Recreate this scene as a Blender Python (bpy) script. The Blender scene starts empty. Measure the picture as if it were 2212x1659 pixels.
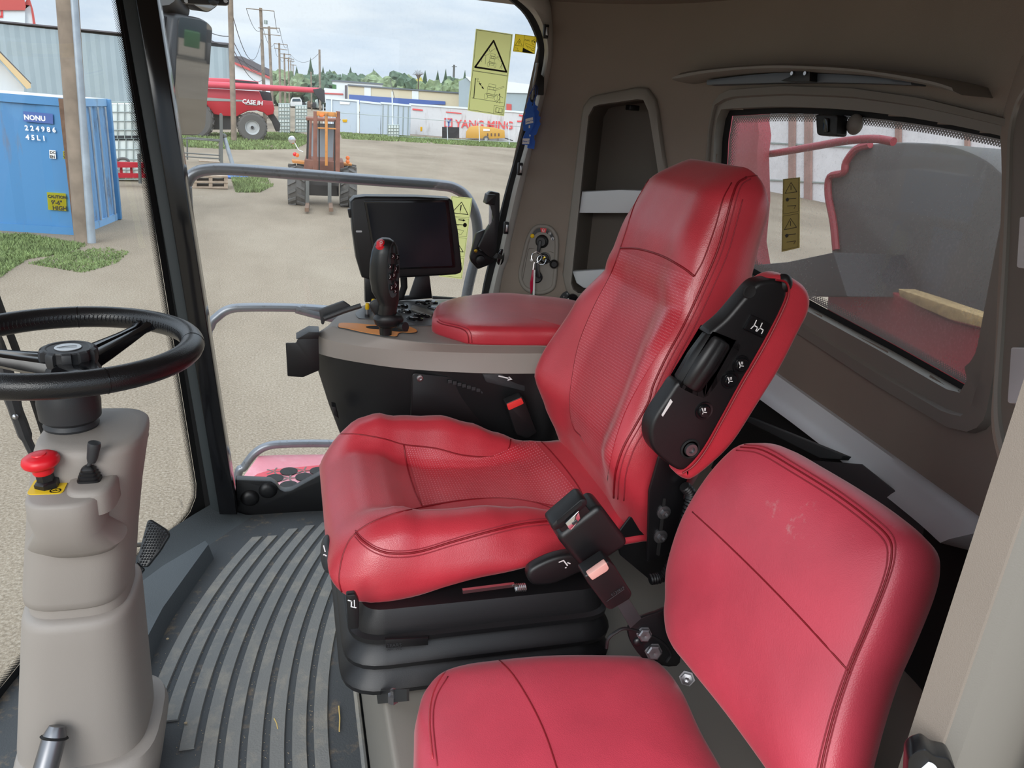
import bpy, bmesh, math, random
from mathutils import Vector, Matrix
from mathutils.bvhtree import BVHTree
random.seed(11)
COL = bpy.context.scene.collection
V = Vector
PI = math.pi
# ------------------------------------------------------------------ camera
F, CX, CY = 1640.0, 1106.0, 829.5          # focal length and centre for a 2212 x 1659 picture
CAM = V((0.0, 0.0, 1.2))
_vy = V((620 - CX, 203 - CY, F)).normalized()          # cab's across-axis seen in camera space
_w = -(V((-0.083, 1, 0)).dot(_vy)) / _vy.z
_dn = V((-0.083, 1, _w)).normalized()
_vz = -_dn
_vx = _vy.cross(_vz)
ROT = Matrix((_vx, _vy, _vz))                # world = ROT @ camera vector (x right, y down, z ahead)
GZ = -1.6                                    # level of the yard outside; the cab floor is z = 0
camd = bpy.data.cameras.new('camera'); cam = bpy.data.objects.new('camera', camd); COL.objects.link(cam)
camd.sensor_width = 36.0; camd.lens = F / 2212.0 * 36.0; camd.clip_start = 0.02; camd.clip_end = 2000
_right, _up, _back = ROT @ V((1, 0, 0)), ROT @ V((0, -1, 0)), ROT @ V((0, 0, -1))
m3 = Matrix((_right, _up, _back)).transposed()
cam.matrix_world = Matrix.Translation(CAM) @ m3.to_4x4()
bpy.context.scene.camera = cam

def ray(px, py): return ROT @ V((px - CX, py - CY, F))
def onX(px, py, x): r = ray(px, py); return CAM + r * (x / r.x)
def onY(px, py, y): r = ray(px, py); return CAM + r * (y / r.y)
def onZ(px, py, z): r = ray(px, py); return CAM + r * ((z - CAM.z) / r.z)
def onP(px, py, p0, n): r = ray(px, py); return CAM + r * ((p0 - CAM).dot(n) / r.dot(n))
def ground(px, py): return onZ(px, py, GZ)
def proj(p):
    v = ROT.transposed() @ (V(p) - CAM); return (CX + F * v.x / v.z, CY + F * v.y / v.z)

# ------------------------------------------------------------------ materials
MATS = {}
def nodes_of(name):
    m = bpy.data.materials.new(name); m.use_nodes = True
    nt = m.node_tree; b = nt.nodes['Principled BSDF']; return m, nt, b
def N(nt, t, **kw):
    n = nt.nodes.new(t)
    for k, v in kw.items():
        if k in n.inputs: n.inputs[k].default_value = v
        else: setattr(n, k, v)
    return n
def mat(name, col, rough=0.5, metal=0.0, bump=0.0, bscale=200.0, var=0.0, vscale=6.0, spec=0.5, coat=0.0, sheen=0.0, vor=False, dirt=None, dscale=3.0, damt=0.5, dstr=None):
    m, nt, b = nodes_of(name)
    b.inputs['Base Color'].default_value = (*col, 1); b.inputs['Roughness'].default_value = rough
    b.inputs['Metallic'].default_value = metal; b.inputs['Specular IOR Level'].default_value = spec
    if coat: b.inputs['Coat Weight'].default_value = coat; b.inputs['Coat Roughness'].default_value = 0.15
    if sheen: b.inputs['Sheen Weight'].default_value = sheen; b.inputs['Sheen Roughness'].default_value = 0.4
    tc = None
    if bump or var or dirt: tc = N(nt, 'ShaderNodeTexCoord')
    if bump:
        if vor:
            t = N(nt, 'ShaderNodeTexVoronoi', Scale=bscale); out = t.outputs['Distance']
        else:
            t = N(nt, 'ShaderNodeTexNoise', Scale=bscale, Detail=3.0); out = t.outputs['Fac']
        nt.links.new(tc.outputs['Object'], t.inputs['Vector'])
        bp = N(nt, 'ShaderNodeBump', Strength=bump, Distance=0.002); nt.links.new(out, bp.inputs['Height'])
        nt.links.new(bp.outputs['Normal'], b.inputs['Normal'])
    src = None
    if var:
        t = N(nt, 'ShaderNodeTexNoise', Scale=vscale, Detail=6.0); nt.links.new(tc.outputs['Object'], t.inputs['Vector'])
        r = N(nt, 'ShaderNodeValToRGB'); nt.links.new(t.outputs['Fac'], r.inputs['Fac'])
        r.color_ramp.elements[0].position = 0.3; r.color_ramp.elements[1].position = 0.7
        r.color_ramp.elements[0].color = (*[c * (1 - var) for c in col], 1); r.color_ramp.elements[1].color = (*[min(1, c * (1 + var)) for c in col], 1)
        src = r.outputs['Color']
    if dirt:
        t = N(nt, 'ShaderNodeTexNoise', Scale=dscale, Detail=8.0, Roughness=0.7)
        if dstr:
            mp = N(nt, 'ShaderNodeMapping'); mp.inputs['Scale'].default_value = dstr; nt.links.new(tc.outputs['Object'], mp.inputs[0]); nt.links.new(mp.outputs[0], t.inputs['Vector'])
        else: nt.links.new(tc.outputs['Object'], t.inputs['Vector'])
        r = N(nt, 'ShaderNodeValToRGB'); nt.links.new(t.outputs['Fac'], r.inputs['Fac'])
        r.color_ramp.elements[0].position = 1 - damt; r.color_ramp.elements[1].position = min(1, 1 - damt + 0.15)
        mx = N(nt, 'ShaderNodeMix', data_type='RGBA'); nt.links.new(r.outputs['Color'], mx.inputs[0])
        if src: nt.links.new(src, mx.inputs[6])
        else: mx.inputs[6].default_value = (*col, 1)
        mx.inputs[7].default_value = (*dirt, 1); src = mx.outputs[2]
    if src: nt.links.new(src, b.inputs['Base Color'])
    MATS[name] = m; return m
def srgb(r, g, b):
    f = lambda c: c / 12.92 if c <= 0.04045 else ((c + 0.055) / 1.055) ** 2.4
    return tuple(f(x / 255) for x in (r, g, b))

def leather(name, col, rough=0.36, perf=False, scuff=0.0):
    m, nt, b = nodes_of(name)
    tc = N(nt, 'ShaderNodeTexCoord')
    b.inputs['Roughness'].default_value = rough; b.inputs['Specular IOR Level'].default_value = 0.75
    b.inputs['Sheen Weight'].default_value = 0.2; b.inputs['Sheen Roughness'].default_value = 0.35
    vo = N(nt, 'ShaderNodeTexVoronoi', Scale=640.0); nt.links.new(tc.outputs['Object'], vo.inputs['Vector'])
    no = N(nt, 'ShaderNodeTexNoise', Scale=38.0, Detail=6.0); nt.links.new(tc.outputs['Object'], no.inputs['Vector'])
    add = N(nt, 'ShaderNodeMath', operation='MULTIPLY_ADD'); add.inputs[1].default_value = 0.5
    nt.links.new(vo.outputs['Distance'], add.inputs[0]); nt.links.new(no.outputs['Fac'], add.inputs[2])
    bp = N(nt, 'ShaderNodeBump', Strength=0.26, Distance=0.0014); nt.links.new(add.outputs[0], bp.inputs['Height'])
    nt.links.new(bp.outputs['Normal'], b.inputs['Normal'])
    n2 = N(nt, 'ShaderNodeTexNoise', Scale=9.0, Detail=5.0); nt.links.new(tc.outputs['Object'], n2.inputs['Vector'])
    r = N(nt, 'ShaderNodeValToRGB'); nt.links.new(n2.outputs['Fac'], r.inputs['Fac'])
    r.color_ramp.elements[0].position = 0.3; r.color_ramp.elements[1].position = 0.72
    r.color_ramp.elements[0].color = (*[c * 0.88 for c in col], 1); r.color_ramp.elements[1].color = (*[min(1, c * 1.1) for c in col], 1)
    src = r.outputs['Color']
    if scuff:                                            # a few pale scratches and dust marks with shapes of their own
        n3 = N(nt, 'ShaderNodeTexNoise', Scale=26.0, Detail=10.0, Roughness=0.75); nt.links.new(tc.outputs['Object'], n3.inputs['Vector'])
        n4 = N(nt, 'ShaderNodeTexNoise', Scale=5.0, Detail=2.0); nt.links.new(tc.outputs['Object'], n4.inputs['Vector'])
        mu = N(nt, 'ShaderNodeMath', operation='MULTIPLY'); nt.links.new(n3.outputs['Fac'], mu.inputs[0]); nt.links.new(n4.outputs['Fac'], mu.inputs[1])
        r3 = N(nt, 'ShaderNodeValToRGB'); nt.links.new(mu.outputs[0], r3.inputs['Fac'])
        r3.color_ramp.elements[0].position = 0.385; r3.color_ramp.elements[1].position = 0.44
        r3.color_ramp.elements[1].color = (scuff, scuff, scuff, 1)
        mx = N(nt, 'ShaderNodeMix', data_type='RGBA'); nt.links.new(r3.outputs['Color'], mx.inputs[0]); nt.links.new(src, mx.inputs[6])
        mx.inputs[7].default_value = (0.62, 0.32, 0.32, 1); src = mx.outputs[2]
    if perf:                                             # pin holes on the UV grid (metres), painted pale for the glint on their rims
        uv = N(nt, 'ShaderNodeUVMap'); mp = N(nt, 'ShaderNodeVectorMath', operation='SCALE'); mp.inputs['Scale'].default_value = 1 / 0.0058
        nt.links.new(uv.outputs['UV'], mp.inputs[0])
        fr = N(nt, 'ShaderNodeVectorMath', operation='FRACTION'); nt.links.new(mp.outputs[0], fr.inputs[0])
        sb = N(nt, 'ShaderNodeVectorMath', operation='SUBTRACT'); sb.inputs[1].default_value = (0.5, 0.5, 0); nt.links.new(fr.outputs[0], sb.inputs[0])
        ml = N(nt, 'ShaderNodeVectorMath', operation='MULTIPLY'); ml.inputs[1].default_value = (1, 1, 0); nt.links.new(sb.outputs[0], ml.inputs[0])
        ln = N(nt, 'ShaderNodeVectorMath', operation='LENGTH'); nt.links.new(ml.outputs[0], ln.inputs[0])
        lt = N(nt, 'ShaderNodeMath', operation='LESS_THAN'); lt.inputs[1].default_value = 0.2; nt.links.new(ln.outputs['Value'], lt.inputs[0])
        mx = N(nt, 'ShaderNodeMix', data_type='RGBA'); nt.links.new(lt.outputs[0], mx.inputs[0]); nt.links.new(src, mx.inputs[6])
        mx.inputs[7].default_value = (0.62, 0.17, 0.20, 1); src = mx.outputs[2]
    nt.links.new(src, b.inputs['Base Color']); MATS[name] = m; return m

def glass_mat(name, dust=0.06, tint=(0.97, 0.985, 0.98), spec=1.0, speck=0.5, dscale=90.0, refl=0.0):
    m = bpy.data.materials.new(name); m.use_nodes = True; nt = m.node_tree; nt.nodes.clear()
    out = N(nt, 'ShaderNodeOutputMaterial'); tr = N(nt, 'ShaderNodeBsdfTransparent'); tr.inputs[0].default_value = (*tint, 1)
    gl = N(nt, 'ShaderNodeBsdfGlossy', Roughness=0.01); fr = N(nt, 'ShaderNodeLayerWeight', Blend=0.5)
    pw = N(nt, 'ShaderNodeMath', operation='POWER'); pw.inputs[1].default_value = 5.0; nt.links.new(fr.outputs['Facing'], pw.inputs[0])
    ad = N(nt, 'ShaderNodeMath', operation='MULTIPLY_ADD'); ad.inputs[1].default_value = 0.9 * spec; ad.inputs[2].default_value = 0.05 * spec + refl
    nt.links.new(pw.outputs[0], ad.inputs[0])
    mx = N(nt, 'ShaderNodeMixShader'); nt.links.new(ad.outputs[0], mx.inputs[0]); nt.links.new(tr.outputs[0], mx.inputs[1]); nt.links.new(gl.outputs[0], mx.inputs[2])
    df = N(nt, 'ShaderNodeBsdfDiffuse'); df.inputs[0].default_value = (0.62, 0.6, 0.57, 1)
    tc = N(nt, 'ShaderNodeTexCoord'); no = N(nt, 'ShaderNodeTexNoise', Scale=dscale, Detail=8.0, Roughness=0.75)
    nt.links.new(tc.outputs['Object'], no.inputs['Vector'])
    n2 = N(nt, 'ShaderNodeTexNoise', Scale=2.2, Detail=3.0); nt.links.new(tc.outputs['Object'], n2.inputs['Vector'])
    r = N(nt, 'ShaderNodeValToRGB'); nt.links.new(no.outputs['Fac'], r.inputs['Fac'])
    r.color_ramp.elements[0].position = 0.5; r.color_ramp.elements[1].position = 0.75
    a, c = dust, min(1, dust + speck * 0.35)
    r.color_ramp.elements[0].color = (a, a, a, 1); r.color_ramp.elements[1].color = (c, c, c, 1)
    mu = N(nt, 'ShaderNodeMath', operation='MULTIPLY'); nt.links.new(r.outputs['Color'], mu.inputs[0]); nt.links.new(n2.outputs['Fac'], mu.inputs[1])
    m2 = N(nt, 'ShaderNodeMixShader'); nt.links.new(mu.outputs[0], m2.inputs[0]); nt.links.new(mx.outputs[0], m2.inputs[1]); nt.links.new(df.outputs[0], m2.inputs[2])
    nt.links.new(m2.outputs[0], out.inputs['Surface']); MATS[name] = m; return m

def frit_mat(name, col=(0.012, 0.012, 0.013), pitch=0.0034, inv=False, r0=0.62, r1=0.12):
    """printed dot border on glass: dots get smaller across the strip (UV in metres: u along, v across, v2 = 0..1 in z)"""
    m = bpy.data.materials.new(name); m.use_nodes = True; nt = m.node_tree; b = nt.nodes['Principled BSDF']
    b.inputs['Base Color'].default_value = (*col, 1); b.inputs['Roughness'].default_value = 0.5
    uv = N(nt, 'ShaderNodeUVMap'); sc = N(nt, 'ShaderNodeVectorMath', operation='SCALE'); sc.inputs['Scale'].default_value = 1 / pitch
    rot = N(nt, 'ShaderNodeVectorRotate'); rot.inputs['Angle'].default_value = PI / 4
    nt.links.new(uv.outputs['UV'], rot.inputs['Vector']); nt.links.new(rot.outputs[0], sc.inputs[0])
    fr = N(nt, 'ShaderNodeVectorMath', operation='FRACTION'); nt.links.new(sc.outputs[0], fr.inputs[0])
    sb = N(nt, 'ShaderNodeVectorMath', operation='SUBTRACT'); sb.inputs[1].default_value = (0.5, 0.5, 0); nt.links.new(fr.outputs[0], sb.inputs[0])
    ml = N(nt, 'ShaderNodeVectorMath', operation='MULTIPLY'); ml.inputs[1].default_value = (1, 1, 0); nt.links.new(sb.outputs[0], ml.inputs[0])
    ln = N(nt, 'ShaderNodeVectorMath', operation='LENGTH'); nt.links.new(ml.outputs[0], ln.inputs[0])
    sp = N(nt, 'ShaderNodeSeparateXYZ'); nt.links.new(uv.outputs['UV'], sp.inputs[0])
    mr = N(nt, 'ShaderNodeMapRange'); mr.inputs['From Min'].default_value = 0; mr.inputs['From Max'].default_value = 0.026
    mr.inputs['To Min'].default_value = r0; mr.inputs['To Max'].default_value = r1; nt.links.new(sp.outputs['Y'], mr.inputs['Value'])
    lt = N(nt, 'ShaderNodeMath', operation='LESS_THAN'); nt.links.new(ln.outputs['Value'], lt.inputs[0]); nt.links.new(mr.outputs[0], lt.inputs[1])
    nt.links.new(lt.outputs[0], b.inputs['Alpha']); MATS[name] = m; return m

def film_mat(name, col):                                  # thin printed film that daylight shines through
    m = bpy.data.materials.new(name); m.use_nodes = True; nt = m.node_tree; nt.nodes.clear()
    out = N(nt, 'ShaderNodeOutputMaterial'); d = N(nt, 'ShaderNodeBsdfDiffuse'); t = N(nt, 'ShaderNodeBsdfTranslucent'); d.inputs[0].default_value = (*col, 1); t.inputs[0].default_value = (*col, 1)
    x = N(nt, 'ShaderNodeMixShader'); x.inputs[0].default_value = 0.72; nt.links.new(d.outputs[0], x.inputs[1]); nt.links.new(t.outputs[0], x.inputs[2]); nt.links.new(x.outputs[0], out.inputs['Surface']); MATS[name] = m; return m
RED = srgb(190, 52, 64)
leather('leather', RED); leather('leather_perforated', RED, perf=True, rough=0.34); leather('leather_worn', srgb(208, 68, 86), scuff=0.55, rough=0.44)
mat('stitch', srgb(150, 40, 52), 0.7)
mat('leather_dark', srgb(130, 14, 26), 0.5)
mat('taupe', srgb(150, 142, 135), 0.55, bump=0.12, bscale=900)
mat('taupe_dirty', srgb(150, 142, 135), 0.55, bump=0.12, bscale=900, dirt=srgb(172, 164, 156), dscale=7, damt=0.33)
mat('taupe_trim', srgb(132, 127, 119), 0.5, bump=0.08, bscale=700)
mat('liner', srgb(138, 127, 116), 0.85, bump=0.25, bscale=1100, var=0.04)
mat('pillar_trim', srgb(178, 177, 172), 0.4)
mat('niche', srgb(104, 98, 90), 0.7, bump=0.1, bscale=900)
mat('silver', srgb(206, 211, 215), 0.36, metal=0.15)
mat('bolt', (0.2, 0.2, 0.21), 0.35, metal=0.85); mat('steel', (0.55, 0.55, 0.56), 0.3, metal=1.0); mat('chrome', (0.8, 0.8, 0.82), 0.08, metal=1.0)
mat('black', (0.0075, 0.0075, 0.0085), 0.4, bump=0.15, bscale=1400)
mat('black_matte', (0.005, 0.005, 0.0055), 0.8)
mat('black_gloss', (0.006, 0.006, 0.007), 0.14)
mat('black_metal', (0.006, 0.006, 0.007), 0.34)
mat('charcoal', (0.03, 0.031, 0.034), 0.5, bump=0.1, bscale=900)
mat('slate', srgb(54, 60, 62), 0.55)
mat('bluegrey', srgb(96, 104, 112), 0.45)
mat('mat_rubber', srgb(128, 127, 124), 0.68, bump=0.5, bscale=260, dirt=srgb(150, 144, 134), dscale=14, damt=0.5, spec=0.3)
mat('mat_base', srgb(76, 78, 80), 0.7, bump=0.4, bscale=300, dirt=srgb(128, 112, 94), dscale=22, damt=0.44, spec=0.3)
mat('ramp_rubber', srgb(78, 83, 86), 0.6, bump=0.3, bscale=300)
mat('wheel_leather', (0.008, 0.008, 0.009), 0.32, bump=0.12, bscale=600, vor=True); mat('grip_rubber', (0.011, 0.012, 0.012), 0.34)
mat('red_plastic', srgb(222, 26, 40), 0.35); mat('red_buckle', srgb(232, 60, 58), 0.35); mat('pink_buckle', srgb(225, 172, 162), 0.4)
mat('yellow', srgb(238, 200, 40), 0.45); mat('yellow_cap', srgb(240, 196, 10), 0.4)
film_mat('decal_yellow', srgb(250, 250, 168)); film_mat('decal_amber', srgb(255, 224, 70)); mat('decal_ink', (0.02, 0.016, 0.01), 0.6)
mat('white', (0.75, 0.75, 0.74), 0.5); mat('white_ink', (0.8, 0.8, 0.8), 0.5)
mat('orange', srgb(255, 165, 84), 0.5)
mat('screen', srgb(26, 31, 40), 0.16, spec=0.35)
mat('blue_card', srgb(40, 98, 190), 0.6); mat('cord', srgb(30, 60, 140), 0.6)
mat('fob', srgb(176, 20, 60), 0.15, coat=0.5); mat('brass', srgb(205, 175, 60), 0.3, metal=0.8)
mat('pad_grey', srgb(120, 116, 110), 0.5); mat('keypad', srgb(96, 98, 100), 0.35)
mat('straw', srgb(210, 180, 110), 0.8); mat('pebble', srgb(190, 170, 140), 0.9)
glass_mat('glass_clear', dust=0.10, speck=0.25, dscale=120); glass_mat('glass_wind', dust=0.07, speck=0.1, dscale=120); glass_mat('glass_rear', dust=0.62, speck=0.9, dscale=170, spec=0.45)
frit_mat('frit'); frit_mat('frit_rear', col=(0.30, 0.29, 0.28), pitch=0.0052, r0=0.66, r1=0.16)

# ------------------------------------------------------------------ meshes
def frame_of(d):
    d = V(d).normalized(); a = V((0, 0, 1)) if abs(d.z) < 0.9 else V((1, 0, 0))
    u = d.cross(a).normalized(); return u, d.cross(u).normalized(), d
class MB:
    def __init__(s): s.v = []; s.f = []; s.uv = None
    def add(s, vs, fs):
        b = len(s.v); s.v += [V(p) for p in vs]; s.f += [tuple(i + b for i in f) for f in fs]; return s
    def bm(s, b):
        b.verts.index_update(); s.add([v.co.copy() for v in b.verts], [[v.index for v in f.verts] for f in b.faces]); b.free(); return s
    def box(s, c, size, bevel=0.0, rot=None, seg=2):
        b = bmesh.new(); bmesh.ops.create_cube(b, size=1.0)
        bmesh.ops.scale(b, vec=V(size), verts=b.verts)
        if bevel: bmesh.ops.bevel(b, geom=list(b.edges), offset=bevel, segments=seg, affect='EDGES', profile=0.5, clamp_overlap=True)
        M = Matrix.Translation(V(c)) @ (rot.to_4x4() if rot else Matrix.Identity(4))
        bmesh.ops.transform(b, matrix=M, verts=b.verts); return s.bm(b)
    def slab(s, pts, vec, bevel=0.0, seg=2):
        """closed polygon of points pushed along vec"""
        pts = [V(p) for p in pts]; vec = V(vec)
        b = bmesh.new(); a = [b.verts.new(p) for p in pts]; c = [b.verts.new(p + vec) for p in pts]; n = len(pts)
        fs = [b.faces.new(a), b.faces.new(c[::-1])]
        for i in range(n): fs.append(b.faces.new((a[i], c[i], c[(i + 1) % n], a[(i + 1) % n])))
        bmesh.ops.recalc_face_normals(b, faces=b.faces)
        if bevel:
            ed = [e for e in b.edges if (e.verts[0] in a) == (e.verts[1] in a)]
            bmesh.ops.bevel(b, geom=ed, offset=bevel, segments=seg, affect='EDGES', profile=0.5, clamp_overlap=True)
        return s.bm(b)
    def pillow(s, pts, vec, r, steps=4):
        """flat outline given depth with rounded front and back edges"""
        pts = [V(p) for p in pts]; vec = V(vec); L = vec.length; n = vec / L; c = sum(pts, V()) / len(pts); m = len(pts); nb = V()
        for i in range(m): nb += (pts[i] - c).cross(pts[(i + 1) % m] - c)
        fn = nb.normalized(); inn = []
        for i in range(m):
            t = (pts[(i + 1) % m] - pts[i - 1]).normalized(); inn.append(fn.cross(t))
        R = []
        for k in range(steps + 1): a = PI / 2 * k / steps; R.append((r * (1 - math.sin(a)), r * (1 - math.cos(a))))
        R += [(d, L - z) for d, z in R[::-1]]
        return s.loft([[p + q * d + n * z for p, q in zip(pts, inn)] for d, z in R])
    def tube(s, pts, r, seg=10, closed=False, caps=True):
        pts = [V(p) for p in pts]; n = len(pts)
        rr = r if isinstance(r, (list, tuple)) else [r] * n
        u = None; rings = []
        for i, p in enumerate(pts):
            if closed: d = pts[(i + 1) % n] - pts[i - 1]
            else: d = pts[min(i + 1, n - 1)] - pts[max(i - 1, 0)]
            d = d.normalized() if d.length > 1e-9 else V((0, 0, 1))
            if u is None: u, w, _ = frame_of(d)
            else:
                u = (u - d * u.dot(d)).normalized(); w = d.cross(u)
            w = d.cross(u)
            rings.append([p + (u * math.cos(2 * PI * k / seg) + w * math.sin(2 * PI * k / seg)) * rr[i] for k in range(seg)])
        return s.loft(rings, caps=caps and not closed, closed=closed)
    def loft(s, rings, caps=True, closed=False, ring_closed=True):
        n = len(rings[0]); vs = [p for r in rings for p in r]; fs = []
        m = len(rings); k = n if ring_closed else n - 1
        for i in range(m if closed else m - 1):
            j = (i + 1) % m
            for q in range(k): fs.append((i * n + q, i * n + (q + 1) % n, j * n + (q + 1) % n, j * n + q))
        if caps and not closed: fs += [tuple(range(n))[::-1], tuple((m - 1) * n + q for q in range(n))]
        return s.add(vs, fs)
    def cyl(s, p0, p1, r0, r1=None, seg=16): return s.tube([p0, p1], [r0, r0 if r1 is None else r1], seg)
    def lathe(s, prof, origin, axis=(0, 0, 1), seg=24, caps=True):
        u, w, d = frame_of(axis); o = V(origin)
        return s.loft([[o + d * z + (u * math.cos(2 * PI * k / seg) + w * math.sin(2 * PI * k / seg)) * max(r, 1e-5) for k in range(seg)] for r, z in prof], caps=caps)
    def ball(s, c, r, seg=16, rings=10):
        if not isinstance(r, (tuple, list)): r = (r, r, r)
        c = V(c); R = []
        for i in range(rings + 1):
            t = PI * i / rings; st = max(math.sin(t), 1e-4)
            R.append([c + V((r[0] * st * math.cos(2 * PI * k / seg), r[1] * st * math.sin(2 * PI * k / seg), -r[2] * math.cos(t))) for k in range(seg)])
        return s.loft(R)
    def grid(s, fn, nu, nv, uvfn=None):
        b = len(s.v); vs = []; fs = []
        for i in range(nu + 1):
            for j in range(nv + 1): vs.append(fn(i / nu, j / nv))
        for i in range(nu):
            for j in range(nv):
                a = i * (nv + 1) + j; fs.append((a, a + nv + 1, a + nv + 2, a + 1))
        if uvfn:
            s.uv = s.uv or {}
            for i in range(nu + 1):
                for j in range(nv + 1): s.uv[b + i * (nv + 1) + j] = uvfn(i / nu, j / nv)
        return s.add(vs, fs)
    def ribbon(s, pts, width, n, lift=0.0, closed=False):
        """flat line of a given width on a surface with normal n"""
        n = V(n).normalized(); P = [V(p) + n * lift for p in pts]
        if closed: P = P + [P[0]]
        for a, b in zip(P[:-1], P[1:]):
            d = (b - a)
            if d.length < 1e-7: continue
            d.normalize(); w = n.cross(d) * (width / 2); e = d * (width * 0.35)
            s.add([a - w - e, b - w + e, b + w + e, a + w - e], [(0, 1, 2, 3)])
        return s
    def text(s, txt, o, u, v, size, depth=0.0, align='LEFT', shear=0.0, bold=0.0):
        cu = bpy.data.curves.new('t', 'FONT'); cu.body = txt; cu.size = size; cu.align_x = align; cu.shear = shear; cu.offset = bold; cu.extrude = depth; cu.resolution_u = 2
        ob = bpy.data.objects.new('t', cu); COL.objects.link(ob)
        dg = bpy.context.evaluated_depsgraph_get(); dg.update(); me = bpy.data.meshes.new_from_object(ob.evaluated_get(dg))
        u, v = V(u), V(v); w = u.normalized().cross(v.normalized()); o = V(o)
        s.add([o + u * p.co.x + v * p.co.y + w * p.co.z for p in me.vertices], [tuple(p.vertices) for p in me.polygons])
        bpy.data.objects.remove(ob); bpy.data.curves.remove(cu); bpy.data.meshes.remove(me); return s
    def build(s, name, m, parent=None, smooth=40, kind=None, label=None, at=None, sub=0):
        lo = V((min(p.x for p in s.v), min(p.y for p in s.v), min(p.z for p in s.v))); hi = V((max(p.x for p in s.v), max(p.y for p in s.v), max(p.z for p in s.v)))
        if parent is None: org = V(at) if at is not None else V(((lo.x + hi.x) / 2, (lo.y + hi.y) / 2, lo.z))
        else:
            org = V((0, 0, 0)); q = parent
            while q: org += q.location; q = q.parent
        me = bpy.data.meshes.new(name); me.from_pydata([p - org for p in s.v], [], s.f)
        if s.uv:
            l = me.uv_layers.new(name='UVMap')
            for lp in me.loops: l.data[lp.index].uv = s.uv.get(lp.vertex_index, (0, 0))
        b = bmesh.new(); b.from_mesh(me); bmesh.ops.recalc_face_normals(b, faces=b.faces); b.to_mesh(me); b.free()
        me.validate(); me.update()
        if smooth:
            me.shade_smooth()
            if smooth < 180: me.set_sharp_from_angle(angle=math.radians(smooth))
        me.materials.append(MATS[m] if isinstance(m, str) else m)
        o = bpy.data.objects.new(name, me); COL.objects.link(o)
        if parent is None: o.location = org
        else: o.parent = parent
        if kind: o['kind'] = kind
        if label: o['label'] = label
        if sub:
            md = o.modifiers.new('smooth', 'SUBSURF'); md.levels = sub; md.render_levels = sub
        return o
    def tree(s): return BVHTree.FromPolygons(s.v, s.f)
def tag(o, label, cat, group=None):
    o['label'] = label; o['category'] = cat
    if group: o['group'] = group
    return o
def thing(name, loc, label, cat, group=None):
    o = bpy.data.objects.new(name, None); o.empty_display_size = 0.1; COL.objects.link(o); o.location = V(loc); return tag(o, label, cat, group)
def copy_tree(o, parent=None):
    c = o.copy(); COL.objects.link(c)
    if parent: c.parent = parent
    for ch in list(o.children): copy_tree(ch, c)
    return c
def hit(bvh, px, py, off=0.0):
    r = ray(px, py).normalized(); p, n, i, d = bvh.ray_cast(CAM, r)
    if p is None: return None, None
    if n.dot(r) > 0: n = -n
    return p + n * off, n
def hits(bvh, pts, off=0.0, dense=0):
    if dense: pts = densify(pts, dense)
    return [q for q in (hit(bvh, x, y, off)[0] for x, y in pts) if q is not None]
def densify(pts, step, closed=False):
    out = []; P = list(pts) + ([pts[0]] if closed else [])
    for a, b in zip(P[:-1], P[1:]):
        n = max(1, int(math.hypot(b[0] - a[0], b[1] - a[1]) / step))
        out += [(a[0] + (b[0] - a[0]) * i / n, a[1] + (b[1] - a[1]) * i / n) for i in range(n)]
    if not closed: out.append(P[-1])
    return out
def spline(pts, n=8, closed=False):
    """Catmull-Rom through points (2D or 3D)"""
    P = [V(p) if len(p) == 3 else V((p[0], p[1], 0)) for p in pts]; m = len(P); out = []
    for i in range(m if closed else m - 1):
        p0 = P[(i - 1) % m] if closed or i > 0 else P[i] * 2 - P[i + 1]
        p1, p2 = P[i], P[(i + 1) % m]
        p3 = P[(i + 2) % m] if closed or i + 2 < m else P[i + 1] * 2 - P[i]
        for k in range(n):
            t = k / n
            out.append(0.5 * ((2 * p1) + (p2 - p0) * t + (2 * p0 - 5 * p1 + 4 * p2 - p3) * t * t + (3 * p1 - p0 - 3 * p2 + p3) * t ** 3))
    if not closed: out.append(P[-1])
    return out if len(pts[0]) == 3 else [(p.x, p.y) for p in out]
def rounded(pts, r, n=5):
    """2-D polygon with rounded corners; r a number or a list"""
    out = []; m = len(pts)
    for i in range(m):
        p = V((*pts[i][:2], 0)); a = V((*pts[i - 1][:2], 0)) - p; b = V((*pts[(i + 1) % m][:2], 0)) - p
        rr = min(r[i] if isinstance(r, (list, tuple)) else r, a.length * 0.48, b.length * 0.48)
        p0, p1 = p + a.normalized() * rr, p + b.normalized() * rr
        for k in range(n + 1):
            t = k / n; q = p0 * (1 - t) ** 2 + p * 2 * t * (1 - t) + p1 * t * t; out.append((q.x, q.y))
    return out
def sell(c, a, b, n=4.0, k=32, rot=0.0):
    """super-ellipse ring in the horizontal plane"""
    c = V(c); out = []
    for i in range(k):
        t = 2 * PI * i / k; x = a * math.copysign(abs(math.cos(t)) ** (2 / n), math.cos(t)); y = b * math.copysign(abs(math.sin(t)) ** (2 / n), math.sin(t))
        out.append(c + V((x * math.cos(rot) - y * math.sin(rot), x * math.sin(rot) + y * math.cos(rot), 0)))
    return out
def sstep(a, b, x):
    t = max(0.0, min(1.0, (x - a) / (b - a))); return t * t * (3 - 2 * t)
def lerp(a, b, t): return a + (b - a) * t
def interp(tab, x):
    if x <= tab[0][0]: return tab[0][1]
    for (x0, y0), (x1, y1) in zip(tab[:-1], tab[1:]):
        if x <= x1:
            t = (x - x0) / (x1 - x0); return y0 + (y1 - y0) * (t * t * (3 - 2 * t) * 0.5 + t * 0.5)
    return tab[-1][1]
def inpoly(x, y, P):
    c = False; n = len(P)
    for i in range(n):
        x0, y0 = P[i]; x1, y1 = P[i - 1]
        if (y0 > y) != (y1 > y) and x < (x1 - x0) * (y - y0) / (y1 - y0) + x0: c = not c
    return c
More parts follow.
